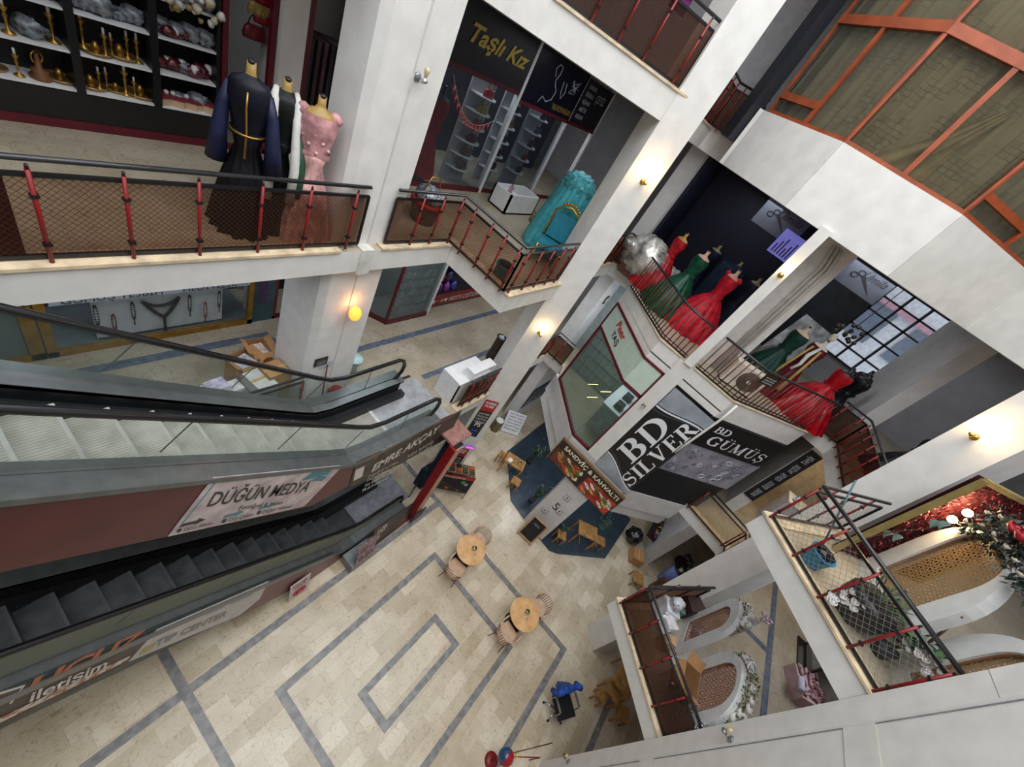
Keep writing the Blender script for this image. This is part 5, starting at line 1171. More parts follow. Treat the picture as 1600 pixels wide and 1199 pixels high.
def rtable(label, x, y, z, sx, sy, h, rz, cat='table', group='rustic wooden tables and stools', name='wooden_table'):
    t = empty(name, (x, y, z), rz, label, cat, group)
    n = max(2, round(sy / .1))
    mb = MB()
    for i in range(n): mb.box((-sx / 2, -sy / 2 + sy * i / n + .003, h - .03), (sx / 2, -sy / 2 + sy * (i + 1) / n - .003, h))
    mb.box((-sx / 2 + .03, -sy / 2 + .03, h - .08), (sx / 2 - .03, sy / 2 - .03, h - .03))
    mb.build('table_top' if cat == 'table' else 'seat', M_st, t)
    for a in (-1, 1):
        for b in (-1, 1): MB().box((a * (sx / 2 - .03) - .022, b * (sy / 2 - .03) - .022, 0), (a * (sx / 2 - .03) + .022, b * (sy / 2 - .03) + .022, h - .03)).build('leg', M_st, t)
    MB().box((-sx / 2 + .03, -.015, .12), (sx / 2 - .03, .015, .15)).build('stretcher', M_st, t)
    return t
zz = .04
rtable('wooden table with a white card and plant left of the grey pier', 10.25, 1.45, zz, .5, .75, .7, .35)
o = MB().box((-.1, -.07, 0), (.1, .07, .012)).build('menu_card', M_white, label='white folded card on the table left of the grey pier', cat='card'); o.location = (10.1, 1.6, .741)
pot('small plant on the table left of the grey pier', 10.28, 1.28, .741, .045, '3a7a34')
rtable('wooden stool on the far left edge of the blue platform', 10.3, 1.95, zz, .33, .33, .43, .3, 'stool', name='wooden_stool')
rtable('wooden stool tucked right of the table left of the grey pier', 9.88, .93, zz, .33, .33, .43, .3, 'stool', name='wooden_stool')
rtable('wooden stool alone right of the chalkboard on the blue platform', 9.75, -1.4, zz, .33, .33, .43, .5, 'stool', name='wooden_stool')
rtable('plank-topped wooden table on the right part of the blue platform', 10.5, -1.95, zz, .55, .75, .7, .5)
rtable('wooden stool at the right end of the plank-topped table', 10.9, -2.55, zz, .33, .33, .43, .5, 'stool', name='wooden_stool')
rtable('wooden stool in shadow behind the lone stool, right of the pier', 10.6, -.95, zz, .35, .35, .43, .2, 'stool', name='wooden_stool')
def sprig(label, x, y, z, n, h, c='3f5a3a', ls=.06, sp=.35, cat='plant'):
    p = empty('leafy_plant', (x, y, z), 0, label, cat, 'leafy plants'); rnd = random.Random(int(abs(x * 77 + y * 13)))
    MB().lathe([(.09, 0), (.12, .2), (.1, .2)], n=16).build('pot', mat('2a3036', .6), p)
    st_, lf = MB(), MB()
    for i in range(n):
        a = rnd.uniform(0, 6.28); tip = Vector((math.cos(a) * sp * rnd.uniform(.3, 1), math.sin(a) * sp * rnd.uniform(.3, 1), h * rnd.uniform(.6, 1)))
        pts = [Vector((0, 0, .18)), Vector((tip.x * .3, tip.y * .3, .18 + tip.z * .6)), tip + Vector((0, 0, .1))]
        st_.tube(pts, .004, 4)
        for k in range(9):
            t = .3 + .7 * k / 8; q_ = pts[0].lerp(pts[1], min(1, t * 2)) if t < .5 else pts[1].lerp(pts[2], t * 2 - 1)
            d = Vector((rnd.uniform(-1, 1), rnd.uniform(-1, 1), rnd.uniform(-.2, .6))).normalized(); s = d.cross(Vector((0, 0, 1))).normalized() * ls * .3
            lf.poly([q_, q_ + d * ls * .5 + s, q_ + d * ls, q_ + d * ls * .5 - s])
    st_.build('stems', mat('4a4a30', .6), p); lf.build('leaves', mat(c, .5, var=.3), p); return p
sprig('leafy plant at the far left corner of the blue platform', 11.4, 1.2, .04, 9, 1.1, ls=.12)
sprig('leafy plant against the left side of the grey pier', 10.1, .1, .04, 8, .9, '2f4a30', ls=.11)
sprig('leafy plant at the right rear of the blue platform', 11.3, -2.2, .04, 9, 1.0, '54705a', ls=.12)
sprig('low leafy plant on the right side of the grey pier', 9.95, -1.25, .04, 6, .6, '2f4a30', ls=.1)
# end of lower escalator: box stand, posters, no-smoking board
eb = empty('metal_plinth', (4.35, 2.1, 0), 0, 'low grey metal plinth at the side of the lower escalator foot', 'plinth')
wbuild(MB().prism([(4.0, 2.38), (4.0, 1.98), (4.62, 1.98), (4.72, 2.1), (4.72, 2.38)], 0, .34), 'plinth_body', mat('7d8284', .4, .4, var=.1), eb)
def leaner(label, p, m, txt=None, cat='poster', tm=None, lines=()):
    P_ = [Vector(q) for q in p]; n = (P_[1] - P_[0]).cross(P_[3] - P_[0]).normalized()
    if n.y > 0: n = -n
    mb = MB(); bk = [q - n * .015 for q in P_]; mb.poly(P_).poly(bk[::-1])
    for i in range(4): mb.quad(P_[i], bk[i], bk[(i + 1) % 4], P_[(i + 1) % 4])
    o = mb.build('leaning_board', m, label=label, cat=cat)
    L = lambda s, t: P_[0].lerp(P_[1], s).lerp(P_[3].lerp(P_[2], s), t) + n * .004
    for (s_, a, b, c_, d_, mm) in lines: fit(s_, L(a, b), L(c_, b), L(a, d_), mm, o, out=0, bold=.015)
    return o
leaner('purple patterned poster leaning on the grey metal plinth', [(4.06, 1.95, .36), (4.62, 1.97, .36), (4.72, 2.16, .95), (4.16, 2.16, .95)], mat('6a4a50', .4, c2='a08890', scale=22, var=.2, vthr=(.42, .58)), lines=[('KAMPANYA', .1, .15, .9, .4, M_ink), ('AKSESUAR', .15, .55, .85, .75, M_dred)])
leaner('long red and black poster along the foot of the lower escalator', [(4.72, 2.12, .12), (6.1, 2.16, .12), (6.1, 2.3, .95), (4.72, 2.3, .95)], mat('4a2628', .4, c2='1d1a20', scale=3, var=.3), lines=[('LAZER EPİLASYON', .1, .62, .75, .86, M_cr), ('CİLT BAKIMI - PROTEZ TIRNAK', .1, .34, .8, .5, M_cr), ('RANDEVU', .6, .1, .9, .24, mat('b03040', .5))])
nsb = leaner('white no-smoking board standing against the lower escalator', [(2.62, 2.28, .0), (3.08, 2.28, .0), (3.08, 2.36, .8), (2.62, 2.36, .8)], mat('d6c8c4', .5), lines=[('SİGARA İÇMEK', .12, .80, .88, .9, M_dred), ('YASAKTIR', .2, .64, .8, .76, M_dred)])
wbuild(MB().tube([(2.85 + .14 * math.cos(t), 2.3 , .28 + .14 * math.sin(t)) for t in [i * .35 for i in range(18)]], .014, 6, closed=True).tube([(2.75, 2.295, .18), (2.95, 2.295, .38)], .012, 6).tube([(2.76, 2.298, .3), (2.94, 2.298, .27)], .01, 6), 'no_smoking_symbol', mat('b02a34', .5), nsb)
# under the lower balcony: wooden tables and crates
rtable('varnished wooden table half under the lower pointed balcony', 7.72, -5.0, 0, .9, .6, .74, -.1, group='varnished tables under the balcony')
rtable('small slatted wooden table right of the column foot', 7.3, -4.95, 0, .5, .42, .55, -.1, group='varnished tables under the balcony')
rtable('low wooden stool at the edge of the lower balcony shadow', 7.0, -4.75, 0, .3, .28, .4, -.1, 'stool', name='wooden_stool')
rtable('wooden stool deepest under the lower pointed balcony', 7.1, -5.4, 0, .35, .35, .43, .4, 'stool', name='wooden_stool')
# red ball thing and rod at the lower border
rb_ = empty('globe_toy', (4.05, -3.28, 0), 0, 'red and blue glossy globe on a stand at the bottom edge', 'globe')
MB().blob((0, 0, .75), .17, 24, 14).build('globe_body', mat('a01422', .15, c2='1a4a6a', scale=2.2, var=.2, vthr=(.45, .5)), rb_)
MB().tube([(0, 0, .6), (.0, 0, .02)], .02, 8).build('stand_pole', M_red, rb_); MB().lathe([(.16, 0), (.16, .02), (.03, .04)], n=20).build('foot', M_red, rb_)
MB().blob((.12, -.12, .92), .035, 8, 6).build('yellow_cap', mat('c8b422', .4), rb_)
for k, (a, b) in enumerate((((4.25, -3.4, .75), (5.0, -4.0, .75)), ((4.15, -3.35, .5), (4.7, -4.0, .5)))):
    r_ = empty('metal_stand_rod', a, 0, ('thin brown rod stretching from the globe towards the column', 'thin red rod just beside the glossy globe')[k], 'rod')
    wbuild(MB().tube([(a[0], a[1], 0), a, b, (b[0], b[1], 0)], .012, 6), 'rod_frame', (mat('5a4038', .5), M_red)[k], r_)
# market goods at ground under the right side: boxes, crates, bags, cylinder
carton('brown carton with a white label on the floor right of the blue platform', 11.95, -3.95, 0, .5, .45, .35, .4, False)
rtable('small wooden crate table in front of the carton', 11.1, -4.3, 0, .45, .4, .35, .4, 'crate', name='wooden_crate', group='crates near the market stall')
o = MB().blob((0, 0, .28), .36, 12, 8, .12, (1, .9, .8), 3).build('rubbish_bag', mat('0f1013', .2, bump=1., spec=.8), label='glossy black bag beside the market stall on the ground floor', cat='bag'); o.location = (12.6, -3.5, 0)
stl = empty('market_stall', (13.6, -4.2, 0), 0, 'dark stall table of small mixed goods beyond the blue platform', 'stall')
MB().box((-.75, -.4, .5), (.75, .4, .58)).build('table_top', mat('2a1a1e', .6), stl)
MB().box((-.72, -.38, 0), (.72, -.34, .5)).build('front_board', mat('4a1820', .5), stl)
rnd = random.Random(9)
for k in range(22):
    c = ['a0522a', '1a1c20', 'c0a030', '30343a', '7a2020', '28406a', 'b5b5b0'][k % 7]
    o = MB().blob((0, 0, .06), .08, 8, 5, .25, (1, 1, .8), k).build('small_parcel', mat(c, .4, var=.2), label=f'{["rust", "black", "yellow", "grey", "red", "blue", "white"][k % 7]} small parcel, {(ORD + ["ninth", "tenth", "eleventh"])[k % 11]} along the {"front" if k < 11 else "back"} row of the stall', cat='parcel', group='goods on the dark market stall')
    o.location = (12.95 + (k % 11) * .125, -4.35 + (k // 11) * .3 + rnd.uniform(-.05, .05), .58)
cy_ = empty('blue_drum', (12.25, -5.25, 0), 0, 'tall pale blue cylindrical drum with clutter on its lid', 'drum')
MB().lathe([(.27, 0), (.27, .95), (.25, .97)], n=28).build('drum_body', mat('7f8fd0', .5, var=.08), cy_); MB().lathe([(.28, .95), (.28, 1.0), (.2, 1.01)], n=28).build('lid', M_black, cy_)
for k in range(4): o = MB().blob((0, 0, .04), .07, 7, 5, .3, seed=k).build('scrap', mat(['c8c060', '202428', 'b8b8b0', '3a5a3a'][k], .5), label=f'{["yellow", "black", "white", "green"][k]} scrap lying on the pale blue drum', cat='scrap', group='scraps on the drum'); o.location = (12.15 + .12 * (k % 2), -5.35 + .16 * (k // 2), 1.01)
o = MB().cbox((0, 0, .22), (1.0, .3, .3), .0).build('cloth_bundle', mat('5a1420', .6, var=.35, scale=8), label='dark red cloth bundle on the floor behind the pale blue drum', cat='bundle'); o.location = (13.2, -5.6, 0); o.rotation_euler = (0, 0, .35)
o = MB().blob((0, 0, .15), .25, 10, 7, .3, (1.2, .8, .6), 6).build('clothes_heap', mat('8a9a90', .7, c2='1c1c22', scale=9, var=.3, vthr=(.45, .55)), label='heap of grey and black clothes at the end of the red bundle', cat='clothes'); o.location = (14.0, -5.8, .0)
o = MB().m(mat('5c3f28', .6, var=.2)).box((-.1, -.35, 0), (.1, .35, .8)).build('wooden_cupboard', label='narrow brown wooden cupboard in front of the pale blue drum', cat='cupboard'); o.location = (11.5, -5.2, 0)

# ================================================================ first-storey bay: mint glass shop and the silver shop signs
def F(Fc, s, z, out=0.): p = fpt(Fc, s, out); return Vector((p[0], p[1], z))
M_mint = mat('c4d6c8', .35, var=.03, name='mint_glass_panel')
band = empty('shop_fascia', (9.42, .55, 6.4), 0, 'pale mint fascia with red script and black letters above the glass bay', 'sign')
b1 = MB(); fquad(b1, FAC1, 0, 2.3, 6.40, 7.18, .04, .02); wbuild(b1, 'mint_panel', M_mint, band)
b1 = MB(); fquad(b1, F2, 0, .62, 6.40, 7.18, .04, .02); wbuild(b1, 'mint_panel', M_mint, band)
fr = MB().m(M_dred)
for Fc, L in ((FAC1, 2.35), (F2, .62)):
    fquad(fr, Fc, 0, L, 7.17, 7.23, .06, .04); fquad(fr, Fc, 0, L, 6.32, 6.40, .06, .04); fquad(fr, Fc, 0, L, 4.0, 4.1, .06, .04)
fquad(fr, F2, .56, .62, 4.0, 7.2, .06, .04); fquad(fr, FAC1, 2.3, 2.36, 4.0, 7.2, .06, .04)
wbuild(fr, 'red_frame', None, band)
fit('Peer', F(FAC1, 1.72, 6.86, .03), F(FAC1, 1.02, 6.80, .03), F(FAC1, 1.74, 7.08, .03), mat('b5301f', .4), band, bold=.02, shear=.3)
fit('TAŞ', F(FAC1, 1.62, 6.60, .03), F(FAC1, 1.10, 6.56, .03), F(FAC1, 1.63, 6.76, .03), M_ink, band, bold=.02)
mb = MB(); fquad(mb, FAC1, 0, 2.3, 4.1, 6.32, .008, 0); fquad(mb, F2, 0, .56, 4.1, 6.32, .008, 0); struct('window_8', mb, glass('d2dad6', .10, body='7d8a84'))
# inside the glass bay
struct('wall_bay_partition', MB().box((9.7, -.3, Z1), (13.5, -.2, Z2 - .38)).box((13.4, -.3, Z1), (13.5, 3.0, Z2 - .38)), mat('8f9895', .7))
cn = empty('shop_counter', (10.8, .6, Z1), 0, 'pale counter with two dark printers inside the mint glass bay', 'counter')
wbuild(MB().box((10.2, -.15, Z1), (11.7, .5, Z1 + .95)), 'counter_body', mat('c2c6c4', .5), cn); wbuild(MB().box((10.15, -.2, Z1 + .95), (11.75, .55, Z1 + 1.0)), 'counter_top', M_white, cn)
cn.location.y += .06
for k, xx in enumerate((10.5, 11.2)): o = MB().box((-.16, -.13, 0), (.16, .13, .16)).build('desk_machine', mat('23262a', .4), label=('dark machine on the near end of the bay counter', 'dark machine on the far end of the bay counter')[k], cat='machine'); o.location = (xx, .2, Z1 + 1.0)
gd_ = empty('tiled_partition', (11.5, 1.6, Z1), 0, 'pale grid-patterned screen standing inside the mint glass bay', 'screen')
wbuild(MB().box((12.0, .6, Z1), (12.05, 2.3, Z1 + 2.0)), 'screen_panel', mat('9da39e', .6), gd_)
mb = MB()
for k in range(9): mb.box((11.985, .6 + k * .21, Z1), (12.0, .615 + k * .21, Z1 + 2))
for k in range(6): mb.box((11.985, .6, Z1 + .1 + k * .36), (12.0, 2.3, Z1 + .115 + k * .36))
wbuild(mb, 'screen_grid', mat('6d746f', .6), gd_)
for k, (s, z) in enumerate(((1.9, 4.5), (1.2, 4.9), (1.5, 4.3))):
    p = F(FAC1, s, z, -.7); t_ = empty('light_tube', p, 0, ('upper slim warm light tube in the glass bay', 'middle slim warm light tube in the glass bay', 'lower slim warm light tube in the glass bay')[k], 'light', 'slim light tubes in the glass bay')
    MB().tube([(0, 0, 0), (.25, -.22, .1)], .014, 6).build('tube', mat('ffe9a8', .3, emit=4), t_)
# BD SILVER banner, reading upwards
SG = 9.36
bd = empty('shop_banner', (SG, -1, 4.1), 0, 'large black banner with white serif letters BD SILVER reading upwards on the bay', 'banner')
YA, YB, ZA, ZB = -.44, -1.60, 3.88, 7.16
wbuild(MB().box((SG, YB, ZA), (SG + .03, YA, ZB)), 'banner_sheet', mat('101318', .35, var=.15, scale=2), bd)
# serif letters built from strokes
def serif(ch):
    """polylines: list of (points, width) in a unit cell, height 1"""
    t, h = .17, .06
    def arc(cx_, cy_, rx, ry, a0, a1, n=14): return [(cx_ + rx * math.cos(a0 + (a1 - a0) * i / n), cy_ + ry * math.sin(a0 + (a1 - a0) * i / n)) for i in range(n + 1)]
    S_ = lambda x, y, w=.34: ([(x - w / 2, y), (x + w / 2, y)], h)
    if ch == 'B': return .72, [([(.17, 0), (.17, 1)], t), S_(.13, .03, .28), S_(.13, .97, .28), ([(.17, .97), (.38, .97)], h), ([(.17, .52), (.42, .52)], h), ([(.17, .03), (.42, .03)], h), (arc(.36, .745, .19, .225, PI / 2, -PI / 2), 'v'), (arc(.40, .275, .22, .245, PI / 2, -PI / 2), 'v')]
    if ch == 'D': return .84, [([(.17, 0), (.17, 1)], t), S_(.13, .03, .28), S_(.13, .97, .28), ([(.17, .97), (.38, .97)], h), ([(.17, .03), (.38, .03)], h), (arc(.34, .5, .38, .47, PI / 2, -PI / 2, 20), 'v')]
    if ch == 'I': return .36, [([(.18, 0), (.18, 1)], t), S_(.18, .03), S_(.18, .97)]
    if ch == 'L': return .66, [([(.18, 0), (.18, 1)], t), S_(.18, .97), ([(.04, .03), (.6, .03)], h), ([(.6, 0), (.62, .3)], h)]
    if ch == 'V': return .82, [([(.16, 1), (.42, 0)], t), ([(.68, 1), (.42, 0)], h * 1.2), S_(.15, .97, .3), S_(.68, .97, .26)]
    if ch == 'E': return .68, [([(.18, 0), (.18, 1)], t), ([(.04, .97), (.58, .97)], h), ([(.04, .03), (.62, .03)], h), ([(.18, .52), (.45, .52)], h), ([(.58, 1), (.58, .75)], h), ([(.62, 0), (.64, .28)], h), ([(.45, .4), (.45, .64)], h)]
    if ch == 'R': return .8, [([(.17, 0), (.17, 1)], t), S_(.17, .03), S_(.13, .97, .28), ([(.17, .97), (.38, .97)], h), ([(.17, .5), (.38, .5)], h), (arc(.36, .735, .2, .235, PI / 2, -PI / 2), 'v'), ([(.38, .5), (.68, .0)], t), S_(.7, .03, .22)]
    if ch == 'S': return .64, [(arc(.32, .74, .21, .22, .35, PI * 1.5, 14) , 'u'), (arc(.32, .27, .24, .25, PI / 2, -PI * .88, 16), 'u'), ([(.54, .7), (.54, 1)], h), ([(.07, 0), (.07, .3)], h)]
    if ch == 'G': return .86, [(arc(.44, .5, .36, .47, .75, PI * 1.5 + .75, 24), 'v'), ([(.7, .02), (.7, .42)], t * .9), S_(.68, .43, .3), ([(.72, .7), (.72, .98)], h)]
    if ch in 'UÜ': return .82, [([(.2, 1), (.2, .35)], t)] + [(arc(.42, .33, .22, .3, PI, 2 * PI, 10), h * 1.6), ([(.64, .35), (.64, 1)], h), S_(.2, .97), S_(.64, .97, .26)] + ([([(.3, 1.16), (.3, 1.26)], .1), ([(.54, 1.16), (.54, 1.26)], .1)] if ch == 'Ü' else [])
    if ch == 'M': return 1.0, [([(.15, 0), (.15, 1)], h), ([(.15, 1), (.48, .05)], t), ([(.8, 1), (.48, .05)], h), ([(.8, 0), (.8, 1)], t), S_(.15, .03, .26), S_(.8, .03, .32), S_(.12, .97, .2), S_(.84, .97, .26)]
    if ch == 'Ş': w_, s_ = serif('S'); return w_, s_ + [([(.32, -.02), (.36, -.14), (.28, -.2)], h)]
    return .4, []
def serif_text(word, O, A, U, material, parent, depth=.006):
    O, A, U = Vector(O), Vector(A), Vector(U); tot = sum(serif(c)[0] for c in word) + .06 * (len(word) - 1)
    ex = (A - O) / tot; ey = (U - O); n = ex.cross(ey).normalized() * depth; x = 0
    for ch in word:
        w_, st_ = serif(ch); mb = MB()
        for pts, wd in st_:
            for i in range(len(pts) - 1):
                (x0, y0), (x1, y1) = pts[i], pts[i + 1]; dx, dy = x1 - x0, y1 - y0; l = math.hypot(dx, dy) or 1
                if wd == 'v': w0 = .06 + .13 * abs(dy / l); ee = .01
                elif wd == 'u': w0 = .07 + .09 * abs(dx / l) * (1 if .2 < (y0 + y1) / 2 < .8 else 0); ee = .012
                else: w0 = wd; ee = 0
                nx, ny = -dy / l * w0 / 2, dx / l * w0 / 2; ux, uy = dx / l * ee, dy / l * ee
                q4_ = [(x0 + nx - ux, y0 + ny - uy), (x0 - nx - ux, y0 - ny - uy), (x1 - nx + ux, y1 - ny + uy), (x1 + nx + ux, y1 + ny + uy)]
                mb.poly([O + ex * (x + a) + ey * b + n * (1 + .05 * len(mb.f)) for a, b in q4_])
        wbuild(mb, 'letter_' + {'Ü': 'u', 'Ş': 's'}.get(ch, ch.lower()), material, parent); x += w_ + .06
M_let = mat('e4e4e6', .4, var=0)
X = SG - .004
serif_text('BD', (X, -1.10, 4.75), (X, -1.10, 6.35), (X, -.56, 4.75), M_let, bd)
serif_text('SILVER', (X, -1.52, 4.15), (X, -1.52, 6.75), (X, -1.17, 4.15), M_let, bd)
def swoosh(z_in, z_out, sgn, m, wd, name, xx=X):
    pts = []
    for i in range(17):
        t = i / 16; y = YA + (YB - YA) * t; pts.append((y, z_in + (z_out - z_in) * (0.5 - .5 * math.cos(PI * t)) ))
    mb = MB()
    for (y0, z0_), (y1, z1_) in zip(pts, pts[1:]): mb.quad((xx, y0, z0_ - wd), (xx, y1, z1_ - wd), (xx, y1, z1_), (xx, y0, z0_))
    wbuild(mb, name, m, bd)
M_silv = mat('a9b3bd', .35, .3, var=.15, scale=2)
def corner_fill(zs, ze, zlim, m, name, xx):
    mb = MB()
    for i in range(16):
        t0, t1 = i / 16, (i + 1) / 16; y0, y1 = YA + (YB - YA) * t0, YA + (YB - YA) * t1; a = zs + (ze - zs) * (.5 - .5 * math.cos(PI * t0)); b = zs + (ze - zs) * (.5 - .5 * math.cos(PI * t1))
        mb.quad((xx, y0, a), (xx, y1, b), (xx, y1, zlim), (xx, y0, zlim))
    wbuild(mb, name, m, bd)
corner_fill(6.55, 6.85, ZB, M_silv, 'silver_corner', X - .001); swoosh(6.52, 6.82, 1, M_let, .05, 'silver_line', X - .002); swoosh(6.40, 6.78, 1, mat('3a4048', .3), .04, 'dark_line', X - .003)
corner_fill(4.45, 4.02, ZA, M_silv, 'silver_corner', X - .001); swoosh(4.52, 4.08, 1, M_let, .05, 'silver_line', X - .002); swoosh(4.62, 4.14, 1, mat('3a4048', .3), .04, 'dark_line', X - .003)
# BD GÜMÜŞ facet
gm = empty('shop_sign', (9.5, -1.6, 6.3), 0, 'black sign with serif white letters BD GÜMÜŞ above the silver jewellery photo', 'sign')
mb = MB(); fquad(mb, FAC3, .06, 2.5, 6.30, 7.2, .04, .05); wbuild(mb, 'sign_board', mat('0f1116', .4, var=.1), gm)
serif_text('BD', F(FAC3, .30, 6.86, .056), F(FAC3, .78, 6.86, .056), F(FAC3, .30, 7.06, .056), M_let, gm)
serif_text('GÜMÜŞ', F(FAC3, .42, 6.45, .056), F(FAC3, 2.35, 6.45, .056), F(FAC3, .42, 6.76, .056), M_let, gm)
jp = empty('jewellery_photo', (9.6, -1.8, 4.8), 0, 'grey photographic panel of silver jewellery under the BD GÜMÜŞ sign', 'panel')
mb = MB(); fquad(mb, FAC3, .06, 2.6, 5.15, 6.30, .04, .03); wbuild(mb, 'photo_sheet', mat('9c9ba6', .35, var=.2, scale=2.5, c2='7f7e8a'), jp)
rnd = random.Random(21); mb = MB()
for k in range(34):
    s = rnd.uniform(.25, 2.4); z = rnd.uniform(5.3, 6.15); r_ = rnd.uniform(.04, .11); c = F(FAC3, s, z, .034); e1 = (F(FAC3, 1, 0) - F(FAC3, 0, 0)); n = 12; el = rnd.uniform(.4, 1); ph = rnd.uniform(0, 3)
    pts = [c + e1 * (r_ * math.cos(t) * math.cos(ph) - r_ * el * math.sin(t) * math.sin(ph)) + Vector((0, 0, r_ * math.cos(t) * math.sin(ph) + r_ * el * math.sin(t) * math.cos(ph))) for t in [2 * PI * i / n for i in range(n)]]
    wbuild(MB().tube(pts, .009, 4, closed=True), 'ring_print', mat(['4d4c58', '6b6a76', 'd9d9e4'][k % 3], .3), jp)
lb = empty('blank_signboard', (9.6, -1.8, 4.1), 0, 'plain matte black panel below the jewellery photo on the bay', 'panel')
mb = MB(); fquad(mb, FAC3, .0, 2.5, 4.0, 5.15, .04, .03); fquad(mb, F2, 2.0, 2.05, 4.0, 7.2, .04, .03); wbuild(mb, 'panel_sheet', mat('17181b', .6, var=.1), lb)
struct('trim_conduit', MB().tube([F(FAC3, .06, 7.76, .1), F(FAC3, .04, 7.3, .14), F(FAC3, .0, 6.3, .1), F(FAC3, -.02, 5.9, .1)], .028, 8), M_plaster)
fs = empty('small_picture', (13.0, 2.98, 6.4), 0, 'tiny dark square picture on the pier behind the lamp-lit column', 'picture')
wbuild(MB().box((12.85, 2.97, 6.2), (13.1, 2.99, 6.5)), 'picture_frame', M_black, fs); wbuild(MB().box((12.9, 2.965, 6.26), (13.05, 2.972, 6.44)), 'picture_image', mat('c8b890', .5), fs)
# SANDVİÇ & KAHVALTI
sw = empty('food_sign', (9.3, -.4, 3.3), 0, 'brown sandwich and breakfast sign with two food photos on the bay edge', 'sign')
y0, y1 = .68, -1.66; XS = 9.22
wbuild(MB().box((XS, y1, 2.88), (XS + .05, y0, 3.84)), 'sign_board', mat('2a1f1c', .5, var=.2, scale=5), sw)
wbuild(MB().box((XS - .01, y1, 3.80), (XS + .06, y0, 3.86)).box((XS - .01, y0 - .03, 2.86), (XS + .06, y0, 3.86)), 'bronze_edge', mat('8a6a4a', .4, .4), sw)
fit('SANDVİÇ & KAHVALTI', (XS - .004, y0 - .22, 3.58), (XS - .004, y1 + .1, 3.58), (XS - .004, y0 - .22, 3.73), mat('e8dcc0', .4), sw, bold=.025)
def food(ya, yb, base, nm, cols, seed):
    o_f = wbuild(MB().quad((XS - .003, ya, 2.9), (XS - .003, yb, 2.9), (XS - .003, yb, 3.5), (XS - .003, ya, 3.5)), 'food_photo', mat(base, .4, var=.3, scale=3), sw)
    rnd = random.Random(seed)
    for k in range(22):
        y = ya + (yb - ya) * rnd.uniform(.12, .9); z = 2.98 + rnd.uniform(0, .45); a = -.6
        wbuild(MB().poly([(XS - .006 - .0004 * k, y + .14 * rnd.uniform(.5, 1.1) * math.cos(t) * 1.0, z + .055 * math.sin(t) + .05 * math.cos(t)) for t in [i * .7 for i in range(9)]]), 'food_piece', mat(cols[k % len(cols)], .4, var=.3, scale=14), o_f)
food(y0 - .08, y0 - 1.05, '5a3a2a', 'a', ['b5622e', 'd09050', '8a2a1c', '4f7a2a', 'e0c090', 'c8452a', 'b98a5a'], 2)
food(y0 - 1.25, y1 + .03, 'b03020', 'b', ['d8d0c0', '3f7a2a', 'c04a2a', 'f0e8dc', '2a5a22', 'a02a18', 'd8a060'], 5)
for k, (yy, zz) in enumerate(((-.38, 3.3), (-.38, 3.0))):
    wbuild(MB().poly([(XS - .02, yy + .03, zz + .16), (XS - .02, yy + .03, zz + .07), (XS - .02, yy + .07, zz + .07), (XS - .02, yy, zz), (XS - .02, yy - .07, zz + .07), (XS - .02, yy - .03, zz + .07), (XS - .02, yy - .03, zz + .16)]), 'arrow', mat('e8dcc0', .4), sw)
# long black vertical sign right of the bay, lit passage behind
vb = empty('shop_sign', (10.6, -3.9, 6), 0, 'long black sign with small white lines slanting beside the column', 'sign')
P_ = [Vector((11.95, -3.7, 5.3)), Vector((11.95, -3.7, 7.3)), Vector((11.95, -4.12, 7.3)), Vector((11.95, -4.12, 5.3))]
wbuild(MB().box((12.24, -4.49, 4.85), (12.29, -4.17, 7.15)), 'sign_board', mat('141519', .4), vb)
for k, s_ in enumerate(('TAKI GÜMÜŞ', 'BİLEKLİK KOLYE', 'YÜZÜK KÜPE', 'SAAT ÇEŞİTLERİ', 'TAMİR')):
    fit(s_, (12.235, -4.40, 4.98 + k * .43), (12.235, -4.40, 5.3 + k * .43), (12.235, -4.27, 4.98 + k * .43), M_ln, vb)
struct('wall_passage', MB().box((14.7, -8.9, Z1), (14.8, -3, Z2 - .38)), mat('b5a58e', .6))
wc = empty('white_cabinet', (12.4, -5.3, Z1), 0, 'pale lilac-white cabinet in the lit passage behind the black sign', 'cabinet')
wbuild(MB().box((13.0, -6.1, Z1), (13.6, -5.3, Z1 + 1.2)), 'cabinet_body', mat('c3c3d8', .4), wc); wbuild(MB().box((12.98, -6.12, Z1 + 1.2), (13.62, -5.28, Z1 + 1.23)), 'cabinet_top', M_white, wc)
o = MB().lathe([(.07, 0), (.08, .1), (.05, .22)], n=14).build('striped_cup', mat('3a55a8', .4, c2='d9d9e0', scale=25, var=.2, vthr=(.48, .52)), label='blue and white striped jar on the lilac-white cabinet', cat='jar'); o.location = (13.2, -5.45, Z1 + 1.23)
point('passage_lamp_light', (12.6, -4.9, Z2 - .9), 45, (1, .82, .55), .1)
for k in range(3):
    p = ((13.4, -4.8), (13.6, -5.6), (13.0, -5.9))[k]
    l_ = empty('ceiling_spot', (*p, Z2 - .38), 0, ('warm ceiling spot nearest the white cabinet in the passage', 'warm ceiling spot in the middle of the passage', 'warm ceiling spot deepest in the passage')[k], 'lamp', 'warm spots in the passage')
    MB().lathe([(.07, -.05), (.07, 0)], n=16).build('housing', M_chrome, l_); MB().lathe([(.0, -.052), (.055, -.053), (.055, -.049)], n=16).build('bulb', mat('ffe0a0', .3, emit=12), l_)

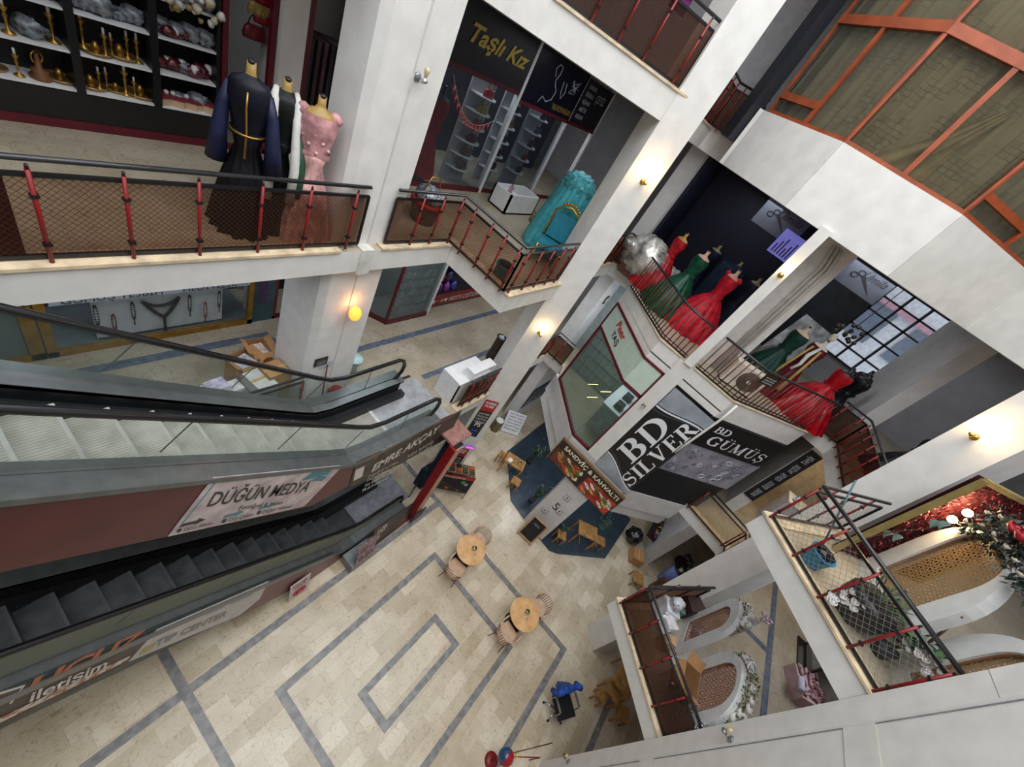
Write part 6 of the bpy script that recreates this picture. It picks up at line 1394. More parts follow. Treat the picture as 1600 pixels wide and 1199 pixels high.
# ================================================================ second storey, far bays: gowns, signs, air conditioner
def gown_at(label, base, **k):
    p = az_(base[0], base[1], Z2); k.setdefault('R', .5); k.setdefault('H', 1.75); return gown(label, p.x, p.y, Z2, **k)
gown('bright red off-shoulder gown on a bare-backed form beside the white divider', 11.4, .40, Z2, 'c0142a', R=.76, H=1.85, form='d8a78a', folds=15, face=2.9, sleeves='cap', waist=.60, shiny=.45)
gown('dark green satin gown with bare shoulders between the two red gowns', 11.3, 1.25, Z2, '0f4a34', R=.66, H=1.8, form='d8a890', folds=14, face=2.9, shiny=.3)
gown('coral red gown farthest left behind the barred bay railing', 11.9, 2.05, Z2, 'b51f26', R=.6, H=1.75, form='b98a3c', folds=14, face=2.6, shiny=.35)
sv = empty('wrapped_bundle', (11.0, 2.5, Z2), 0, 'big bundle wrapped in shiny silver cloth at the corner railing', 'bundle')
p = az_(1015, 400, Z2 + .6); sv.location = (11.8, 2.55, Z2)
MB().blob((0, 0, .62), .62, 40, 24, .075, (.75, 1.05, 1.0), 12).build('silver_cloth', mat('bdb9b0', .33, .35, var=.35, scale=4, bump=1.2), sv)
MB().box((-.3, -.4, 0), (.3, .4, .5)).build('carton_inside', mat('5a3528', .7), sv)
MB().blob((-.25, .5, .75), .22, 14, 8, .2, (1, 1, .9), 2).build('cloth_fold', mat('b4b0a8', .28, .55, var=.3, scale=5, bump=.8), sv)
o = MB().blob((0, 0, .3), .38, 12, 8, .25, (1.2, .9, .8), 5).build('packing_heap', mat('8d8378', .7, c2='c9c5c0', scale=5, var=.3), label='heap of paper and cardboard scraps behind the silver bundle', cat='heap'); o.location = (13.2, 1.9, Z2)
# air conditioner outdoor unit
ac = empty('air_conditioner', (10.15, -1.35, Z2), math.radians(180), 'cream air conditioner outdoor unit with a round fan grille behind the bay railing', 'air conditioner')
ac.rotation_euler = (0, 0, math.radians(196))
M_acw = mat('c9bfae', .5, var=.06)
MB().box((-.16, -.42, .05), (.16, .42, .62)).build('casing', M_acw, ac)
MB().box((-.14, -.36, 0), (.14, -.3, .05)).box((-.14, .3, 0), (.14, .36, .05)).build('feet', M_black, ac)
mb = MB()
for k in range(8): mb.tube([(.165, .1 + (.03 + .028 * k) * math.cos(a), .34 + (.03 + .028 * k) * math.sin(a)) for a in [i * PI / 14 for i in range(28)]], .006, 4, closed=True)
MB().lathe([(.0, .0), (.25, .001)], M=Matrix.Translation((.162, .1, .34)) @ Matrix.Rotation(PI / 2, 4, 'Y'), n=32, caps=False).build('fan_recess', mat('4a453c', .6), ac)
mb.build('fan_grille', mat('6f675a', .5), ac)
MB().lathe([(.0, .0), (.045, .001)], M=Matrix.Translation((.168, .1, .34)) @ Matrix.Rotation(PI / 2, 4, 'Y'), n=20, caps=False).build('fan_hub', M_white, ac)
# divider wall with pipes between the two bays, dark shop behind
struct('wall_bay_divider', MB().box((10.3, -1.05, Z2), (14.5, -.38, Z3 - .44)), mat('c6c2bd', .7, var=.05))
pp = MB()
for k, yy in enumerate((-.72, -.80, -.88)): pp.tube([(10.26, yy, Z2 + .02), (10.26, yy, Z3 - .9), (10.27, yy + .12, Z3 - .5)], .028, 8)
struct('trim_pipes', pp, mat('bfbab2', .5))
struct('wall_navy_shop', MB().box((14.5, -.4, Z2), (14.6, 3.0, Z3 - .44)).box((12.6, 2.9, Z2), (14.5, 3.0, Z3 - .44)), mat('0e1028', .5, var=.2, scale=3))
def logo_board(label, y0_, y1_, z0_, z1_, x, blue=None):
    r = empty('hanging_sign', (x, y0_, z0_), 0, label, 'sign', 'scissor-logo signs')
    wbuild(MB().box((x, y1_, z0_), (x + .03, y0_, z1_)), 'sign_board', mat('62666f', .5, var=.05), r)
    w_ = y0_ - y1_; h = z1_ - z0_; X_ = x - .01; yc, zc = y0_ - w_ * .25, z0_ + h * .62
    for s in (-1, 1): wbuild(MB().tube([(X_, yc + .07 * math.cos(a) + s * .05 - .02, zc + .055 * math.sin(a) - s * .05) for a in [i * .52 for i in range(12)]], .012, 5, closed=True), 'scissor_ring', M_ink, r)
    wbuild(MB().poly([(X_, yc - .1, zc - .02), (X_, yc - .55, zc - .28), (X_, yc - .14, zc + .06)]), 'scissor_blade', M_ink, r)
    fit('Ümila', (X_, yc - .12, zc - .02), (X_, y1_ + w_ * .1, zc + .02), (X_, yc - .12, zc + .15), M_ink, r, shear=.4)
    return r
logo_board('left hanging grey-blue sign with a scissors drawing', 1.12, -.02, Z3 - 1.05, Z3 - .42, 12.5)
logo_board('right hanging grey-blue sign with a scissors drawing', -1.3, -2.3, Z3 - 1.05, Z3 - .48, 12.6)
pb = empty('price_screen', (12.3, -.2, 10.4), 0, 'violet-lit list board hanging right of the left scissors sign', 'sign')
wbuild(MB().box((12.2, -.35, Z3 - 1.35), (12.23, .32, Z3 - .75)), 'board', mat('8a86e8', .4, emit=.35), pb)
for k in range(7): wbuild(MB().box((12.19, .22 - k * .075, Z3 - 1.3), (12.198, .25 - k * .075, Z3 - 1.3 + .2 + .1 * (k % 3))), 'text_line', M_ink, pb)
pb = empty('price_screen', (12.5, -1.2, 10.7), 0, 'small blue lettered strip beside the right scissors sign', 'sign')
wbuild(MB().box((12.45, -1.28, Z3 - 1.0), (12.48, -1.1, Z3 - .45)), 'board', mat('5a62a8', .4, emit=.1), pb)
# shadowy shop furniture in bay one
for k, (x, y, c, nm) in enumerate(((13.9, .6, '14162c', 'navy'), (14.0, 1.4, '1a1c34', 'dark blue'), (13.4, -.1, '2a2c3c', 'slate'))):
    gown(f'{nm} gown standing in the shadows of the dark shop behind the red gown', x, y, Z2, c, R=.35, H=1.75, form='8a7a50', face=3, folds=11, group='gowns in the dark shop')
gs = empty('glass_showcase', (12.9, .3, Z2), 0, 'blue-grey glass showcase with shelves behind the bright red gown', 'showcase')
wbuild(MB().box((12.6, .25, Z2), (12.62, 1.0, Z2 + 1.7)).box((13.1, .25, Z2), (13.12, 1.0, Z2 + 1.7)).box((12.6, .25, Z2), (13.12, .27, Z2 + 1.7)).box((12.6, .98, Z2), (13.12, 1.0, Z2 + 1.7)), 'glass_case', glass('8fa6bc', .25, body='4a6078'), gs)
for k in range(4): wbuild(MB().box((12.62, .27, Z2 + .3 + k * .42), (13.1, .98, Z2 + .32 + k * .42)), 'shelf', mat('54657a', .3), gs)
# bay two: gowns against the daylight
gown('dark green gown on a cream form behind the air conditioner', 11.6, -1.66, Z2, '0e3a30', R=.55, H=1.75, form='e0c8a8', folds=13, face=2.8, waist=.6)
gd = gown('burgundy robe with gold borders and a white scarf in the second bay', 11.6, -2.15, Z2, '5c0f1e', R=.42, H=1.75, form='d9cfc0', folds=8, face=2.8, bod='5c0f1e')
for s in (-1, 1): MB().tube([(.12, s * .1, 1.5), (.2, s * .14, 1.1), (.36, s * .2, .3)], [.03, .035, .04], 6).build('gold_border', mat('b59a5a', .5), gd)
MB().tube([(.16, .05, 1.55), (.26, .0, 1.3), (.3, .05, 1.05), (.34, .0, .85)], [.03, .05, .04, .03], 8).build('scarf', mat('d8d4d0', .6), gd)
MB().blob((0, 0, 1.86), .09, 14, 10, sq=(.9, .85, 1.15)).build('head', mat('e0d8c8', .4), gd)
gown('sparkling red gown on a black form at the right of the barred bay', 11.75, -3.0, Z2, 'a8101c', R=.75, H=1.6, form='101012', folds=15, face=2.8, shiny=.25)
gown('black dress form with a dark satin cape right of the sparkling red gown', 12.5, -3.55, Z2, '101014', R=.35, H=1.6, form='101012', face=2.8, shiny=.3)
gown('deep wine gown standing deepest beside the grey pier', 13.15, -3.68, Z2, '3a0a14', R=.36, H=1.6, form='101012', face=2.8, shiny=.3)
gown('black and silver gown seen past the lamp-lit column', 12.0, -5.4, Z2, '16181a', R=.55, H=1.5, form='16161a', face=2.6, shiny=.3)
gown('red tulle gown on the floor past the lamp-lit column', 11.3, -5.5, Z2, '9a1220', R=.55, H=1.1, form='2a1a1c', face=2.6)
wp = MB().poly([(12.9, -1.4, Z2 + .5), (13.6, -2.6, Z2 + .5), (13.9, -2.6, Z2 + 1.6), (13.5, -1.6, Z2 + 1.7)]).poly([(12.9, -1.4, Z2), (13.6, -2.6, Z2), (13.6, -2.6, Z2 + .5), (12.9, -1.4, Z2 + .5)]).build('silver_cover', mat('b5b8b8', .3, .3, var=.3, scale=4, bump=.5), label='silver-grey plastic cover draped behind the sparkling red gown', cat='cover')
# daylight window grid
wg = MB().m(mat('25262b', .4))
for yy in (-4.6, -4.02, -3.45, -2.9, -2.2, -1.1, 0, .6): wg.box((15.9, yy - .03, Z2 + .9), (16.0, yy + .03, Z3 - .44))
for zz in (Z2 + .92, Z2 + 1.35, Z2 + 1.95, Z2 + 2.5, Z2 + 2.95, Z3 - .46): wg.box((15.9, -4.6, zz - .025), (16.0, .6, zz + .025))
struct('window_9', wg, None)
struct('wall_opposite_building', MB().m(mat('c9ccd2', .8)).box((24, -16, 6), (24.3, 8, 16)).m(mat('6a7484', .3)).box((23.9, -7.5, 8.6), (24, -6.3, 10.2)).box((23.9, -5.4, 8.6), (24, -4.2, 10.2)).box((23.9, -9.4, 8.6), (24, -8.2, 10.2)).m(mat('b58a9a', .6)).box((23.8, -12, 10.3), (24, -3, 10.5)), None)
struct('wall_dark_second_bay', MB().box((15.2, -2.75, Z2), (15.3, -1.0, Z3 - .44)), mat('1c2024', .6, var=.4, scale=3, c2='2c3438'))
br = None
pn = empty('brass_ornaments', (13.8, -2.7, Z2 + 1.9), 0, 'cluster of dark brass ornaments hanging in front of the daylight window', 'ornament')
for k in range(14): MB().blob((random.Random(k).uniform(-.15, .15), random.Random(k + 50).uniform(-.3, .3), random.Random(k + 90).uniform(-.2, .25)), .06, 8, 5, .2, seed=k).build('ornament_piece', mat('5a5040', .3, .5), pn)
MB().tube([(0, 0, .2), (0, 0, 1.5)], .01, 6).build('hanger', M_black, pn)

# ================================================================ pointed balconies: wicker arches, flowers, bucket
def lattice_mat(c, c2, sc=14., kind='diag'):
    m = bpy.data.materials.new('woven_lattice'); m.use_nodes = True; nt = m.node_tree; N = nt.nodes.new; L = nt.links.new; nt.nodes.clear()
    o = N('ShaderNodeOutputMaterial'); t = N('ShaderNodeBsdfTransparent'); b = N('ShaderNodeBsdfPrincipled'); b.inputs['Base Color'].default_value = lin(c); b.inputs['Roughness'].default_value = .5
    tc = N('ShaderNodeTexCoord'); sp = N('ShaderNodeSeparateXYZ'); L(tc.outputs['Object'], sp.inputs[0]); prev = None
    for op, k in (('ADD', 1), ('SUBTRACT', 1), ('X', 1.4), ('Z', 1.4)):
        if op in 'XZ': src = sp.outputs[0 if op == 'X' else 2]
        else:
            a = N('ShaderNodeMath'); a.operation = op; L(sp.outputs[0], a.inputs[0]); L(sp.outputs[2], a.inputs[1]); src = a.outputs[0]
        s = N('ShaderNodeMath'); s.operation = 'MULTIPLY'; s.inputs[1].default_value = sc * k; L(src, s.inputs[0])
        f = N('ShaderNodeMath'); f.operation = 'FRACT'; L(s.outputs[0], f.inputs[0]); g = N('ShaderNodeMath'); g.operation = 'LESS_THAN'; g.inputs[1].default_value = .28; L(f.outputs[0], g.inputs[0])
        if prev: mx = N('ShaderNodeMath'); mx.operation = 'MAXIMUM'; L(prev, mx.inputs[0]); L(g.outputs[0], mx.inputs[1]); prev = mx.outputs[0]
        else: prev = g.outputs[0]
    mm = N('ShaderNodeMixShader'); L(prev, mm.inputs[0]); L(t.outputs[0], mm.inputs[1]); L(b.outputs[0], mm.inputs[2]); L(mm.outputs[0], o.inputs[0]); return m
M_lat = lattice_mat('94764c', '', 15); M_lat2 = lattice_mat('9a6a52', '', 13)
M_arch = mat('d9dad8', .45, var=.03, name='white_lacquer')
def arch(label, xc, y, z, w, h, iw, ih, ib, lat, rz=0, depth=.1, group=None, name='wicker_arch'):
    """a flat-bottomed rounded panel standing in the x-z plane with a rounded lattice opening"""
    root = empty(name, (xc, y, z), rz, label, 'display arch', group)
    def outline(w_, h_, z0_, n=18, exp=2.3):
        r = w_ / 2; hs = h_ - r
        pts = [(r, z0_)]
        for i in range(n + 1):
            a = PI * i / n; ca, sa = math.cos(a), math.sin(a)
            pts.append((r * math.copysign(abs(ca) ** (2 / exp), ca), z0_ + hs + r * abs(sa) ** (2 / exp)))
        pts.append((-r, z0_)); return pts
    ou, inn = outline(w, h, 0), outline(iw, ih, ib)
    mb = MB(); n = len(ou)
    A = mb.add([(x, depth / 2, zz) for x, zz in ou]); B = mb.add([(x, depth / 2, zz) for x, zz in inn]); C_ = mb.add([(x, -depth / 2, zz) for x, zz in ou]); D = mb.add([(x, -depth / 2, zz) for x, zz in inn])
    for i in range(n):
        j = (i + 1) % n
        mb.face((A + i, A + j, B + j, B + i)); mb.face((C_ + j, C_ + i, D + i, D + j)); mb.face((A + j, A + i, C_ + i, C_ + j)); mb.face((B + i, B + j, D + j, D + i))
    mb.build('white_frame', M_arch, root)
    MB().poly([(x, 0, zz) for x, zz in inn]).build('lattice_panel', lat, root)
    MB().tube([(x, .02, zz) for x, zz in inn], .018, 6, closed=True).build('lattice_rim', mat('8a5a3a', .5), root)
    return root
arch('white arch with bronze lattice on the lower balcony, beside the white papers', 6.98, -4.12, Z1, .9, 1.6, .55, 1.2, .18, M_lat2, 0, group='white arches on the lower balcony')
arch('white arch with bronze lattice behind the open carton on the lower balcony', 5.72, -4.36, Z1, 1.42, 1.6, .88, 1.24, .26, M_lat2, 0, group='white arches on the lower balcony')
arch('tall white arch with gold lattice on the upper pointed balcony', 6.58, -4.4, Z2, 1.6, 1.77, 1.0, 1.5, .3, M_lat, 0, .14, group='white arches on the upper balcony')
arch('second white arch with gold lattice nearest the near column', 5.0, -4.72, Z2, 1.75, 1.6, 1.1, 1.35, .2, M_lat, 0, .14, group='white arches on the upper balcony')
# flower garland over the lower arches
M_rose = mat('ebe7e2', .8, var=.05, scale=20, name='white_rose_petals')
def rose(loc, r, m=None, seed=0):
    mb = MB()
    for k in range(3):
        rr = r * (1 - .28 * k); mb.lathe([(rr * .4, -rr * .5 + k * r * .15), (rr * .95, 0 + k * r * .12), (rr, rr * .45 + k * r * .12), (rr * .8, rr * .55 + k * r * .12)], n=10, fold=lambda a, i, k=k: 1 + .12 * math.sin(3 * a + k * 2), caps=False)
    mb.blob((0, 0, r * .35), r * .4, 8, 5, .1)
    o = mb.build('rose', m or M_rose); o.location = loc; o.rotation_euler = (random.Random(seed).uniform(-.6, .6), random.Random(seed + 1).uniform(-.6, .6), 0); return o
gl = empty('flower_garland', (6.5, -4.2, Z1 + 1.6), 0, 'garland of white roses and greenery running over both lower arches', 'garland')
gpath = []
for i in range(15):
    a = .2 + (PI * .9) * i / 14; gpath.append(Vector((6.98 + .46 * math.cos(a), -4.2, Z1 + 1.12 + .47 * math.sin(a))))
gp2 = [Vector((5.72 + .74 * math.cos(a), -4.44, Z1 + .92 + .72 * math.sin(a))) for a in [.1 + (PI * .95) * i / 15 for i in range(16)]]
allp = gpath[:11] + gp2
rnd = random.Random(4); lf = MB()
for p in allp:
    for k in range(26):
        q_ = p + Vector((rnd.uniform(-.07, .07), rnd.uniform(-.1, .06), rnd.uniform(-.05, .09))); d = Vector((rnd.uniform(-1, 1), rnd.uniform(-1, 1), rnd.uniform(-.3, 1))).normalized(); s = d.cross(Vector((0, 0, 1))).normalized() * .014
        lf.poly([q_, q_ + d * .03 + s, q_ + d * .06, q_ + d * .03 - s])
wbuild(lf, 'leaves', mat('3f5a2c', .6, var=.3), gl)
rs0 = rose((0, 0, 0), .05, seed=1); rs0.parent = gl; rs0.matrix_parent_inverse = winv(gl); rs0.location = allp[0]
for i in range(38):
    p = allp[rnd.randrange(len(allp))]; o = rs0.copy(); COL.objects.link(o); o.location = p + Vector((rnd.uniform(-.05, .05), rnd.uniform(-.1, .02), rnd.uniform(.02, .1))); s = rnd.uniform(1.1, 1.6); o.scale = (s, s, s); o.rotation_euler = (rnd.uniform(-.8, .8), rnd.uniform(-.8, .8), 0)
gv = empty('rose_bunch', (7.0, -4.9, Z1), 0, 'small bunch of pale pink roses standing behind the first lower arch', 'flowers')
p = az_(1200, 965, Z1 + 1.1); gv.location = (p.x, p.y, Z1)
MB().lathe([(.08, 0), (.09, .5), (.06, .9)], n=14).build('tall_vase', mat('c9c5c0', .3), gv)
for k in range(7): o = rose((.09 * math.cos(k * .9), .09 * math.sin(k * .9), 1.0 + .04 * (k % 3)), .05, mat('d9c2cc', .7), k); o.parent = gv
# open carton on the lower balcony
cb_ = carton('open brown carton with flaps out in front of the lower arches', 5.62, -4.05, Z1 + .42, .5, .32, .38, .1, True, c=mat('a57a50', .75, var=.08), flap=.22)
ts = empty('small_table', (5.62, -4.05, Z1), 0, 'plain low stand carrying the open brown carton', 'stand')
MB().box((-.22, -.15, .36), (.22, .15, .4)).build('stand_top', M_white, ts)
for a in (-1, 1):
    for b in (-1, 1): MB().box((a * .2 - .015, b * .13 - .015, 0), (a * .2 + .015, b * .13 + .015, .36)).build('leg', M_white, ts)
# papers, bag and dark box at the tip of the lower balcony
for k, (x, y, z, sx, sy, sz, rz, c, nm) in enumerate(((6.85, -3.45, 0, .4, .3, .55, .4, 'd8d8da', 'white folded board stack behind the lower railing tip'), (6.55, -3.55, 0, .3, .25, .5, .9, 'dddbdb', 'white paper bag beside the folded boards'), (7.6, -4.0, 0, .5, .35, .4, -.75, '3a1c18', 'dark brown case by the column on the lower balcony'), (6.35, -3.75, 0, .2, .2, .38, .3, 'c49a78', 'small tan box under the lower railing'), (7.15, -3.7, 0, .12, .3, .35, .4, '5f8a84', 'thin teal box between the papers and the dark case'))):
    o = MB().m(mat(c, .6, var=.15, scale=6)).box((-sx / 2, -sy / 2, 0), (sx / 2, sy / 2, sz * .9)).prism([(-sx / 2, -sy / 2), (sx / 2, -sy / 2), (sx * .3, sy / 2), (-sx * .4, sy / 2)], sz * .9, sz).build('stored_box', None, label=nm, cat='box', group='things stored at the lower balcony tip'); o.location = (x, y, Z1 + z); o.rotation_euler = (0, 0, rz)
o = MB().blob((0, 0, .12), .14, 12, 8, .2).build('crumpled_bag', mat('c8c8cc', .3, var=.3, scale=14, c2='3a3a40', vthr=(.38, .45)), label='crumpled white carrier bag with black print on the folded boards', cat='bag'); o.location = (6.85, -3.45, Z1 + .55)
o = MB().blob((0, 0, .1), .2, 12, 8, .2, (1, 1, .5)).build('plastic_sack', M_plastic, label='clear crinkled plastic sack behind the railing of the lower balcony', cat='bag'); o.location = (7.35, -4.35, Z1)
zb = empty('striped_ribbon', (4.98, -4.3, Z1 + .9), 0, 'black and white striped ribbon coiled at the railing end', 'ribbon')
MB().tube([(.03 * math.cos(t * 1.5), .03 * math.sin(t * 1.5), .1 - t * .012) for t in [i * .5 for i in range(30)]], .012, 6).build('ribbon_coil', mat('e0e0e0', .4, c2='18181a', scale=26, var=.2, vthr=(.48, .52)), zb)
pb_ = empty('rose_box', (8.3, -6.9, Z1), 0, 'pink box planter filled with dusky roses beside a black-framed mirror', 'planter')
pb_.location = (8.45, -6.95, Z1); pb_.rotation_euler = (0, 0, .3)
MB().box((-.35, -.3, 0), (.35, .3, .32)).build('pink_box', mat('c9aab0', .6), pb_)
for k in range(26):
    o = rose((random.Random(k).uniform(-.32, .32), random.Random(k + 40).uniform(-.27, .27), .36), .065, mat(['b58a90', 'a8787e', 'c9a6a6', '6a4a48'][k % 4], .7), k); o.parent = pb_
mr = empty('standing_mirror', (8.9, -6.6, Z1), 0, 'black-framed standing mirror beside the pink rose box', 'mirror')
mr.location = (9.45, -7.1, Z1)
MB().box((-.45, -.02, .05), (-.4, .02, 1.5)).box((.4, -.02, .05), (.45, .02, 1.5)).box((-.45, -.02, .05), (.45, .02, .1)).box((-.45, -.02, 1.45), (.45, .02, 1.5)).box((-.5, -.2, 0), (.5, .2, .05)).build('black_frame', M_black, mr)
MB().box((-.4, -.005, .1), (.4, .005, 1.45)).build('mirror_glass', mat('8d97a0', .08, .9, var=0), mr)
o = MB().tube([(0, 0, .08), (.32, .0, .08)], .07, 12).build('rolled_towel', mat('c6c2d4', .8), label='small rolled lilac-white towel at the corner of the pink box', cat='towel'); o.location = (8.0, -6.62, Z1 + .34)
mb = MB()
def s1(x0, y0, x1, y1, k): mb.quad((x0, y0, Z1 + .004 + k * .0006), (x1, y0, Z1 + .004 + k * .0006), (x1, y1, Z1 + .004 + k * .0006), (x0, y1, Z1 + .004 + k * .0006))
s1(5.5, -6.25, 14, -6.1, 5); s1(8.6, -6.1, 8.75, -4.6, 6); struct('floor_stripe_right_first_storey', mb, M_stripe1)
bl = empty('patterned_banner', (9, -5, Z1), 0, 'magenta and blue marbled banner on the shop wall under the upper balcony', 'banner')
q4 = [az_(1135, 925, Z1 + 1.4), az_(1205, 893, Z1 + 1.4)]
c0 = ay(1140, 925, -6.6); c1 = ay(1212, 895, -6.6); c2_ = ay(1205, 915, -6.6); c3 = ay(1145, 935, -6.6)
for p in (c0, c1, c2_, c3): p.z = max(p.z, Z1 + .1)
wbuild(MB().poly([c0, c1, c2_, c3]).poly([q_ - Vector((0, .04, 0)) for q_ in (c3, c2_, c1, c0)]), 'banner_sheet', mat('3a4a7a', .5, c2='a01a6a', scale=4, var=.3, vthr=(.42, .6)), bl)
struct('wall_first_storey_right', MB().box((6.3, -7.6, Z1), (17, -7.5, Z2 - .38)), mat('8f8378', .7))
# ---------- upper pointed balcony
bk = bucket('bright blue bucket with a mop inside on the upper pointed balcony', 6.3, -3.42, Z2, '2a8fc8', .18, .27, '1c1c20')
ml = empty('string_mop', (6.42, -3.38, Z2), 0, 'teal-handled mop standing in the bright blue bucket', 'mop')
MB().tube([(-.1, -.03, .16), (.14, .52, 1.28)], .013, 8).build('handle', mat('3a6068', .5), ml)
MB().lathe([(.09, .1), (.08, .2), (.02, .28)], c=(-.1, -.03, 0), n=20, fold=lambda a, i: 1 + .15 * math.sin(9 * a)).build('mop_head', mat('5a5a58', .9), ml)
pt_ = empty('black_planter', (5.95, -4.05, Z2), 0, 'black wrapped planter with dark leaves beside the white flower ring', 'plant')
MB().lathe([(.22, 0), (.3, .18), (.32, .4), (.26, .46)], n=30, fold=lambda a, i: 1 + .06 * math.sin(7 * a)).build('planter', mat('1b1c1e', .35, bump=.6), pt_)
lf = MB(); rnd = random.Random(8)
for k in range(130):
    a = rnd.uniform(0, 6.28); r0 = rnd.uniform(0, .3); q_ = Vector((r0 * math.cos(a), r0 * math.sin(a), .4 + rnd.uniform(0, .2))); d = Vector((math.cos(a), math.sin(a), rnd.uniform(.1, 1.2))).normalized(); s = d.cross(Vector((0, 0, 1))).normalized() * .02; L_ = rnd.uniform(.08, .2)
    lf.poly([q_, q_ + d * L_ * .5 + s, q_ + d * L_, q_ + d * L_ * .5 - s])
lf.build('leaves', mat('2f4a28', .5, var=.35), pt_)
g2 = sprig('leafy dark green plant right of the black planter', 5.7, -4.45, Z2, 12, .6, '35552a', ls=.14, sp=.3)
fr_ = empty('flower_ring', (6.3, -4.4, Z2), 0, 'big curved border of white flowers around the black planter', 'flowers')
f0 = rose((0, 0, 0), .046, mat('d9d7d4', .7, var=.1), 3); f0.parent = fr_
pts = [az_(u, v, Z2 + .25 + .3 * (u - 1303) / 165) for u, v in ((1303, 938), (1316, 934), (1332, 932), (1350, 936), (1368, 944), (1386, 954), (1400, 964), (1412, 976), (1424, 990), (1434, 1004), (1444, 1016), (1452, 1028), (1462, 1038), (1450, 1044), (1440, 1030), (1428, 1012), (1416, 994), (1402, 980), (1386, 966), (1366, 954), (1346, 946), (1324, 944))]
rnd = random.Random(6); n_f = 0
for p in pts:
    for k in range(4):
        o = f0 if n_f == 0 else f0.copy()
        if n_f: COL.objects.link(o); o.parent = fr_
        n_f += 1; o.location = (p.x - 6.3 + rnd.uniform(-.07, .07), p.y + 4.4 + rnd.uniform(-.07, .07), p.z - Z2 + rnd.uniform(-.06, .06)); s = rnd.uniform(.7, 1.15); o.scale = (s, s, s)
for k, (u0, v0, u1, v1, h0, h1) in enumerate(((1418, 922, 1408, 955, .3, .3), (1504, 963, 1494, 1012, .6, .6))):
    a, b = az_(u0, v0, Z2 + h0 + .5), az_(u1, v1, Z2 + h0); r_ = empty('wooden_stake', (b.x, b.y, Z2), 0, ('short brown wooden stake at the tall white arch', 'brown wooden stake at the second white arch')[k], 'stake'); wbuild(MB().tube([(b.x, b.y, Z2), a], .018, 6), 'stake_shaft', mat('6f5650', .6), r_)
# red flower wall with gold frame, garland and warm lamps
def el_pt(base, top):   # point above `base` seen at pixel `top`
    d = ray(*top); r = math.hypot(base.x, base.y); return Vector((base.x, base.y, EYE.z + d.z / math.hypot(d.x, d.y) * r))
W0 = Vector((8.28, -4.95, Z2)); W1 = Vector((7.1, -5.9, Z2))
wl = empty('flower_wall', (7.2, -3.86, Z2), 0, 'wall panel of dense dark red flowers in a gold frame behind the tall arch', 'panel')
W0 = Vector((7.2, -3.86, Z2)); W1 = Vector((8.5, -5.6, Z2))
wbuild(MB().quad(W0, W1, W1 + Vector((0, 0, 2.15)), W0 + Vector((0, 0, 2.15))).quad(W0 + Vector((.05, 0, 0)), W0 + Vector((.05, .04, 2.15)), W1 + Vector((.05, .04, 2.15)), W1 + Vector((.05, 0, 0))), 'backing_board', mat('4a1018', .8, var=.3, scale=18), wl)
pet = MB().m(mat('8e1a2e', .6, var=.3, scale=9)); rnd = random.Random(12)
n1 = (W1 - W0).normalized(); nn_ = Vector((-.8, -.6, 0)).normalized()
for k in range(2600):
    if k == 1500: pet.m(mat('b8505a', .6, var=.2))
    if k == 2000: pet.m(mat('d9b2a8', .6, var=.2))
    if k == 2250: pet.m(mat('4a0f1c', .6))
    c = W0 + n1 * rnd.uniform(0, 2.15) + Vector((0, 0, rnd.uniform(.02, 2.13))) + nn_ * rnd.uniform(.01, .06); a = rnd.uniform(0, 3.14); e1 = (n1 * math.cos(a) + Vector((0, 0, 1)) * math.sin(a)) * rnd.uniform(.015, .032); e2 = nn_ * .02 + (n1 * -math.sin(a) + Vector((0, 0, 1)) * math.cos(a)) * .018
    pet.poly([c - e1, c + e2 * .6, c + e1, c - e2])
tag(wbuild(pet, 'red_petals', None, wl), kind='stuff')
M_gf = mat('a3915a', .45, .3, var=.1)
for a, b in ((W0, W0 + Vector((0, 0, 2.15))), (W1, W1 + Vector((0, 0, 2.15))), (W0 + Vector((0, 0, 2.15)), W1 + Vector((0, 0, 2.15)))): wbuild(MB().bar(a + nn_ * .04, b + nn_ * .04, .07, .07), 'gold_frame', M_gf, wl)
ga = empty('leaf_garland', (8.2, -4.9, Z2 + 1.6), 0, 'thick garland of eucalyptus leaves with red and cream roses at the right edge', 'garland')
gpp = [ay(u, v, -4.3) for u, v in ((1515, 828), (1540, 835), (1560, 850), (1580, 870), (1594, 892), (1602, 915), (1570, 822), (1592, 842), (1550, 815), (1604, 856))]
lf = MB(); rnd = random.Random(15)
for p in gpp:
    for k in range(70):
        q_ = p + Vector((rnd.uniform(-.11, .11), rnd.uniform(-.12, .08), rnd.uniform(-.11, .11))); d = Vector((rnd.uniform(-1, 1), rnd.uniform(-1, 1), rnd.uniform(-1, 1))).normalized(); s = d.cross(Vector((0, 0, 1))).normalized() * .022
        lf.poly([q_, q_ + d * .05 + s, q_ + d * .1, q_ + d * .05 - s])
wbuild(lf, 'leaves', mat('2e3a2c', .5, var=.35), ga)
for k, p in enumerate(gpp):
    o = rose(p + Vector((0, .12, .05)), .085 if k in (7, 9) else .035, mat('b0182a', .6, var=.2) if k in (7, 9) else mat('b9ad98', .7), k); o.name = 'rose'; o.parent = ga; o.matrix_parent_inverse = winv(ga)
vn = empty('leafy_vine', (7.6, -4.3, Z2 + 1), 0, 'thin vine with round grey-green leaves stretched across the flower wall', 'plant')
vp = [Vector(p) for p in (ay(1300, 868, -3.75), ay(1340, 845, -3.85), ay(1390, 832, -3.95), ay(1450, 826, -4.05), ay(1480, 818, -4.1))]
wbuild(MB().tube(vp, .006, 5), 'vine_stem', mat('4a3a30', .6), vn)
